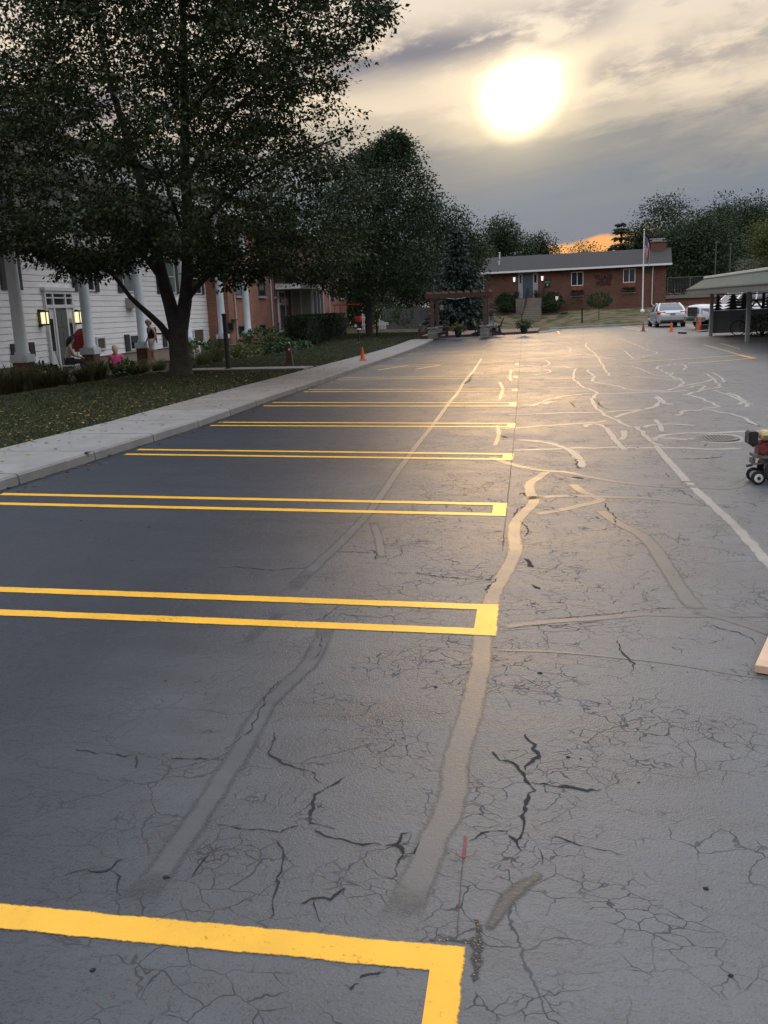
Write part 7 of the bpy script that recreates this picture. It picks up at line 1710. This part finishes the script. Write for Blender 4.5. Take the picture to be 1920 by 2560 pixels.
bed([Vector((-15.8, 33.5, 0)), Vector((-12.6, 30, 0)), Vector((-10.6, 29, 0)), Vector((-10.3, 33, 0)), Vector((-11.2, 38, 0)), Vector((-12.2, 45, 0)), Vector((-13.4, 50, 0)), Vector((-15.3, 50, 0))])
def tuft(label, p, h, w_, n, lm, name='ornamental_grass', group='tall grasses in the planting bed', cat='plant'):
    root = thing(name, label, cat, p, 0, group); root['kind'] = 'thing'
    a = rng.uniform(0, 6.283, n); r0 = rng.random(n) * w_ * .25; le = w_ * rng.uniform(.2, 1.0, n); hh = h * rng.uniform(.55, 1.1, n)
    ca, sa = np.cos(a), np.sin(a); P0 = np.stack([ca * r0, sa * r0, np.zeros(n) - .03], 1); P1 = np.stack([ca * (r0 + le * .35), sa * (r0 + le * .35), hh * .7], 1); P2 = np.stack([ca * (r0 + le), sa * (r0 + le), hh * rng.uniform(.75, 1.1, n)], 1)
    S = np.stack([-sa, ca, np.zeros(n)], 1) * .011
    V = np.stack([P0 - S, P0 + S, P1 + S, P1 - S, P2], 1).reshape(-1, 3); i0 = np.arange(n)[:, None] * 5
    Fc = np.concatenate([i0, i0 + 1, i0 + 2, i0, i0 + 2, i0 + 3, i0 + 3, i0 + 2, i0 + 4], 1); fastmesh('blades', V, Fc, 3, lm, root); return root
GRN = leafmat('green_blade', (.055, .075, .026), (.150, .150, .065), .35)
def bedpt(px, py, X): r = ray(px, py); y = X / (r[0] / r[1]); return Vector((X, y, lawn(X, y)))
plants = [(-20, 930, -12.2, .95, 'leftmost'), (30, 935, -12.4, 1.0, 'in front of the first column'), (82, 925, -13.3, .9, 'right of the first column plinth'), (118, 930, -12.6, .75, 'in front of the empty white chair'), (150, 915, -13.4, .7, 'in front of the seated woman'), (205, 912, -12.9, .75, 'left of the second column pier'), (245, 905, -13.2, .85, 'in front of the second column pier'), (330, 905, -13.2, .65, 'right of the pink shirted person'), (350, 912, -12.7, .6, 'in front of the standing man'), (395, 905, -13.0, .65, 'just left of the big trunk'), (505, 890, -12.2, .9, 'just right of the big trunk'), (535, 885, -12.4, 1.0, 'in front of the fifth column'), (590, 880, -12.3, .9, 'between the last two columns'), (640, 872, -12.2, .85, 'beside the last column'), (545, 865, -13.6, 1.35, 'tall and tan behind the bed'), (668, 862, -13.2, 1.25, 'tall and tan by the brick wall')]
for px, py, X, h, lab in plants:
    p = bedpt(px, py, X); tuft('clump of tall grass ' + (lab if lab[0] not in 'lt' or lab.startswith('left of') else lab), p, h * .85, .75, 230, GRASSY if h > 1.2 or px in (30, 118, 205, 350, 245, -20) else GRN)
def leafy(label, px, py, X, r, n=500, lm=BUSH, sz=.15): p = bedpt(px, py, X); bush('leafy_shrub', label, p, r, lm, n, sz, 'leafy shrubs in the planting bed', 'shrub')
leafy('small leafy plant beside the pink shirted person', 312, 905, -13.0, (.35, .35, .30), 240, sz=.12)
leafy('dark leafy plant in front of the empty white chair', 105, 915, -14.0, (.5, .5, .32), 300)
leafy('leafy shrub right of the trunk before the fourth column', 500, 868, -13.0, (.9, .9, .55), 600)
leafy('broad leafy shrub in front of the last white column', 660, 858, -12.6, (1.2, 1.5, .72), 1300)
leafy('low leafy shrub right of the broad one by the brick wall', 700, 862, -12.0, (.8, 1.2, .42), 600)
leafy('low spreading plant at the right end of the bed', 745, 862, -11.6, (.7, 1.1, .30), 420)
leafy('yellowish plant low in front of the last columns', 610, 890, -11.6, (.7, .9, .38), 500, LEAFO)
# lawn: blades too many to count
def grass(n, xr, yr, name, h=(.03, .075)):
    X = rng.uniform(*xr, n); Y = yr[0] + (yr[1] - yr[0]) * rng.random(n) ** 1.4; k = np.array([x < curbx(y) - 1.24 for x, y in zip(X, Y)]); X, Y = X[k], Y[k]; n = len(X)
    Z = np.array([lawn(x, y) for x, y in zip(X, Y)]) - .012; H9 = rng.uniform(*h, n) * (1 + Y / 40); a = rng.uniform(0, 6.283, n); w9 = .004 + Y * .00035
    P = np.stack([X, Y, Z], 1); S = np.stack([np.cos(a) * w9, np.sin(a) * w9, np.zeros(n)], 1); T_ = P + np.stack([rng.normal(0, .6, n) * H9, rng.normal(0, .6, n) * H9, H9], 1)
    V = np.stack([P - S, P + S, T_], 1).reshape(-1, 3); Fc = np.arange(n * 3); o = fastmesh(name, V, Fc, 3, leafmat('lawn_blade', (.020, .032, .011), (.060, .062, .026), .25)); return tag(o, kind='stuff')
grass(210000, (-14, -5.6), (6.5, 30), 'lawn_grass', (.018, .042)); grass(90000, (-13.5, -5.6), (28, 64), 'lawn_grass', (.025, .045))
n = 2600; X = -5.55 - np.abs(rng.normal(0, 1.9, n)); Y = rng.uniform(7.5, 34, n); X[:260] = rng.uniform(-5.5, -4.5, 260); X[260:620] = -8.6 + rng.normal(0, 1.6, 360); Y[260:620] = 20.5 + rng.normal(0, 2.2, 360)
cx_ = np.array([curbx(y) for y in Y]); on = X > cx_ - 1.22
Z = np.array([(lot(curbx(y), y) + .118 if o else lawn(x, y) + .02) for x, y, o in zip(X, Y, on)])
V, Fc = leaves_from(np.stack([X, Y, Z], 1), rng.normal(0, 1, (n, 3)) * np.array([1, 1, .05]) + np.array([0, 0, .25]), .055, aspect=.7, flat=.9, jitter=.1)
tag(fastmesh('fallen_leaves', V, Fc, 3, leafmat('yellow_leaf', (.12, .075, .02), (.36, .24, .05), .2)), kind='stuff')
n = 500; Y = rng.uniform(7, 42, n); X = np.array([curbx(y) for y in Y]) + np.abs(rng.normal(0, .10, n)) + .03; Z = np.array([lot(x, y) for x, y in zip(X, Y)]) + .006
V, Fc = leaves_from(np.stack([X, Y, Z], 1), rng.normal(0, 1, (n, 3)) * np.array([1, 1, .05]) + np.array([0, 0, .25]), .05, aspect=.7, flat=.9, jitter=.1)
tag(fastmesh('gutter_leaves', V, Fc, 3, leafmat('brown_leaf', (.05, .028, .014), (.16, .09, .03), .2)), kind='stuff')
# crumbs of old asphalt lying about
B = MB()
spots = [at(x, y) for x, y in ((1090, 1718), (415, 2194), (232, 2426), (1764, 2222), (1826, 2440), (220, 1133), (1420, 1893), (202, 1302), (273, 1348), (330, 1402), (372, 1318), (1350, 1683))]
for _ in range(110):
    y = R_.uniform(13, 40); spots.append(Vector((R_.gauss(-2.3, 1.1), y, 0)))
for _ in range(60): spots.append(Vector((R_.uniform(-3.5, 3.5), R_.uniform(2, 13), 0)))
for i, p in enumerate(spots):
    if p.x < curbx(p.y) + .1: continue
    s = (R_.uniform(.007, .011) if i < 12 else R_.uniform(.006, .011) * (.7 + p.y / 26) if p.y > 13 else R_.uniform(.003, .006)); z = lot(p.x, p.y) + .001
    k = 7; r0 = [s * R_.uniform(.7, 1.3) for _ in range(k)]
    B.loft([[(p.x + math.cos(6.28 * j / k) * r0[j] * q, p.y + math.sin(6.28 * j / k) * r0[j] * q * .8, z + s * h) for j in range(k)] for q, h in ((1, 0), (.9, .2), (.4, .35))])
tag(B.build('asphalt_crumbs', CRK), kind='stuff')
o = MB().lathe([(.035, 0), (.035, .004)], (0, 0, 0), 16).build('walk_plug', BLKP); p = at(219, 1131, lambda x, y: lot(curbx(y), y) + .105); o.location = p; tag(o, 'small round black plug set in the pale sidewalk', 'plug')
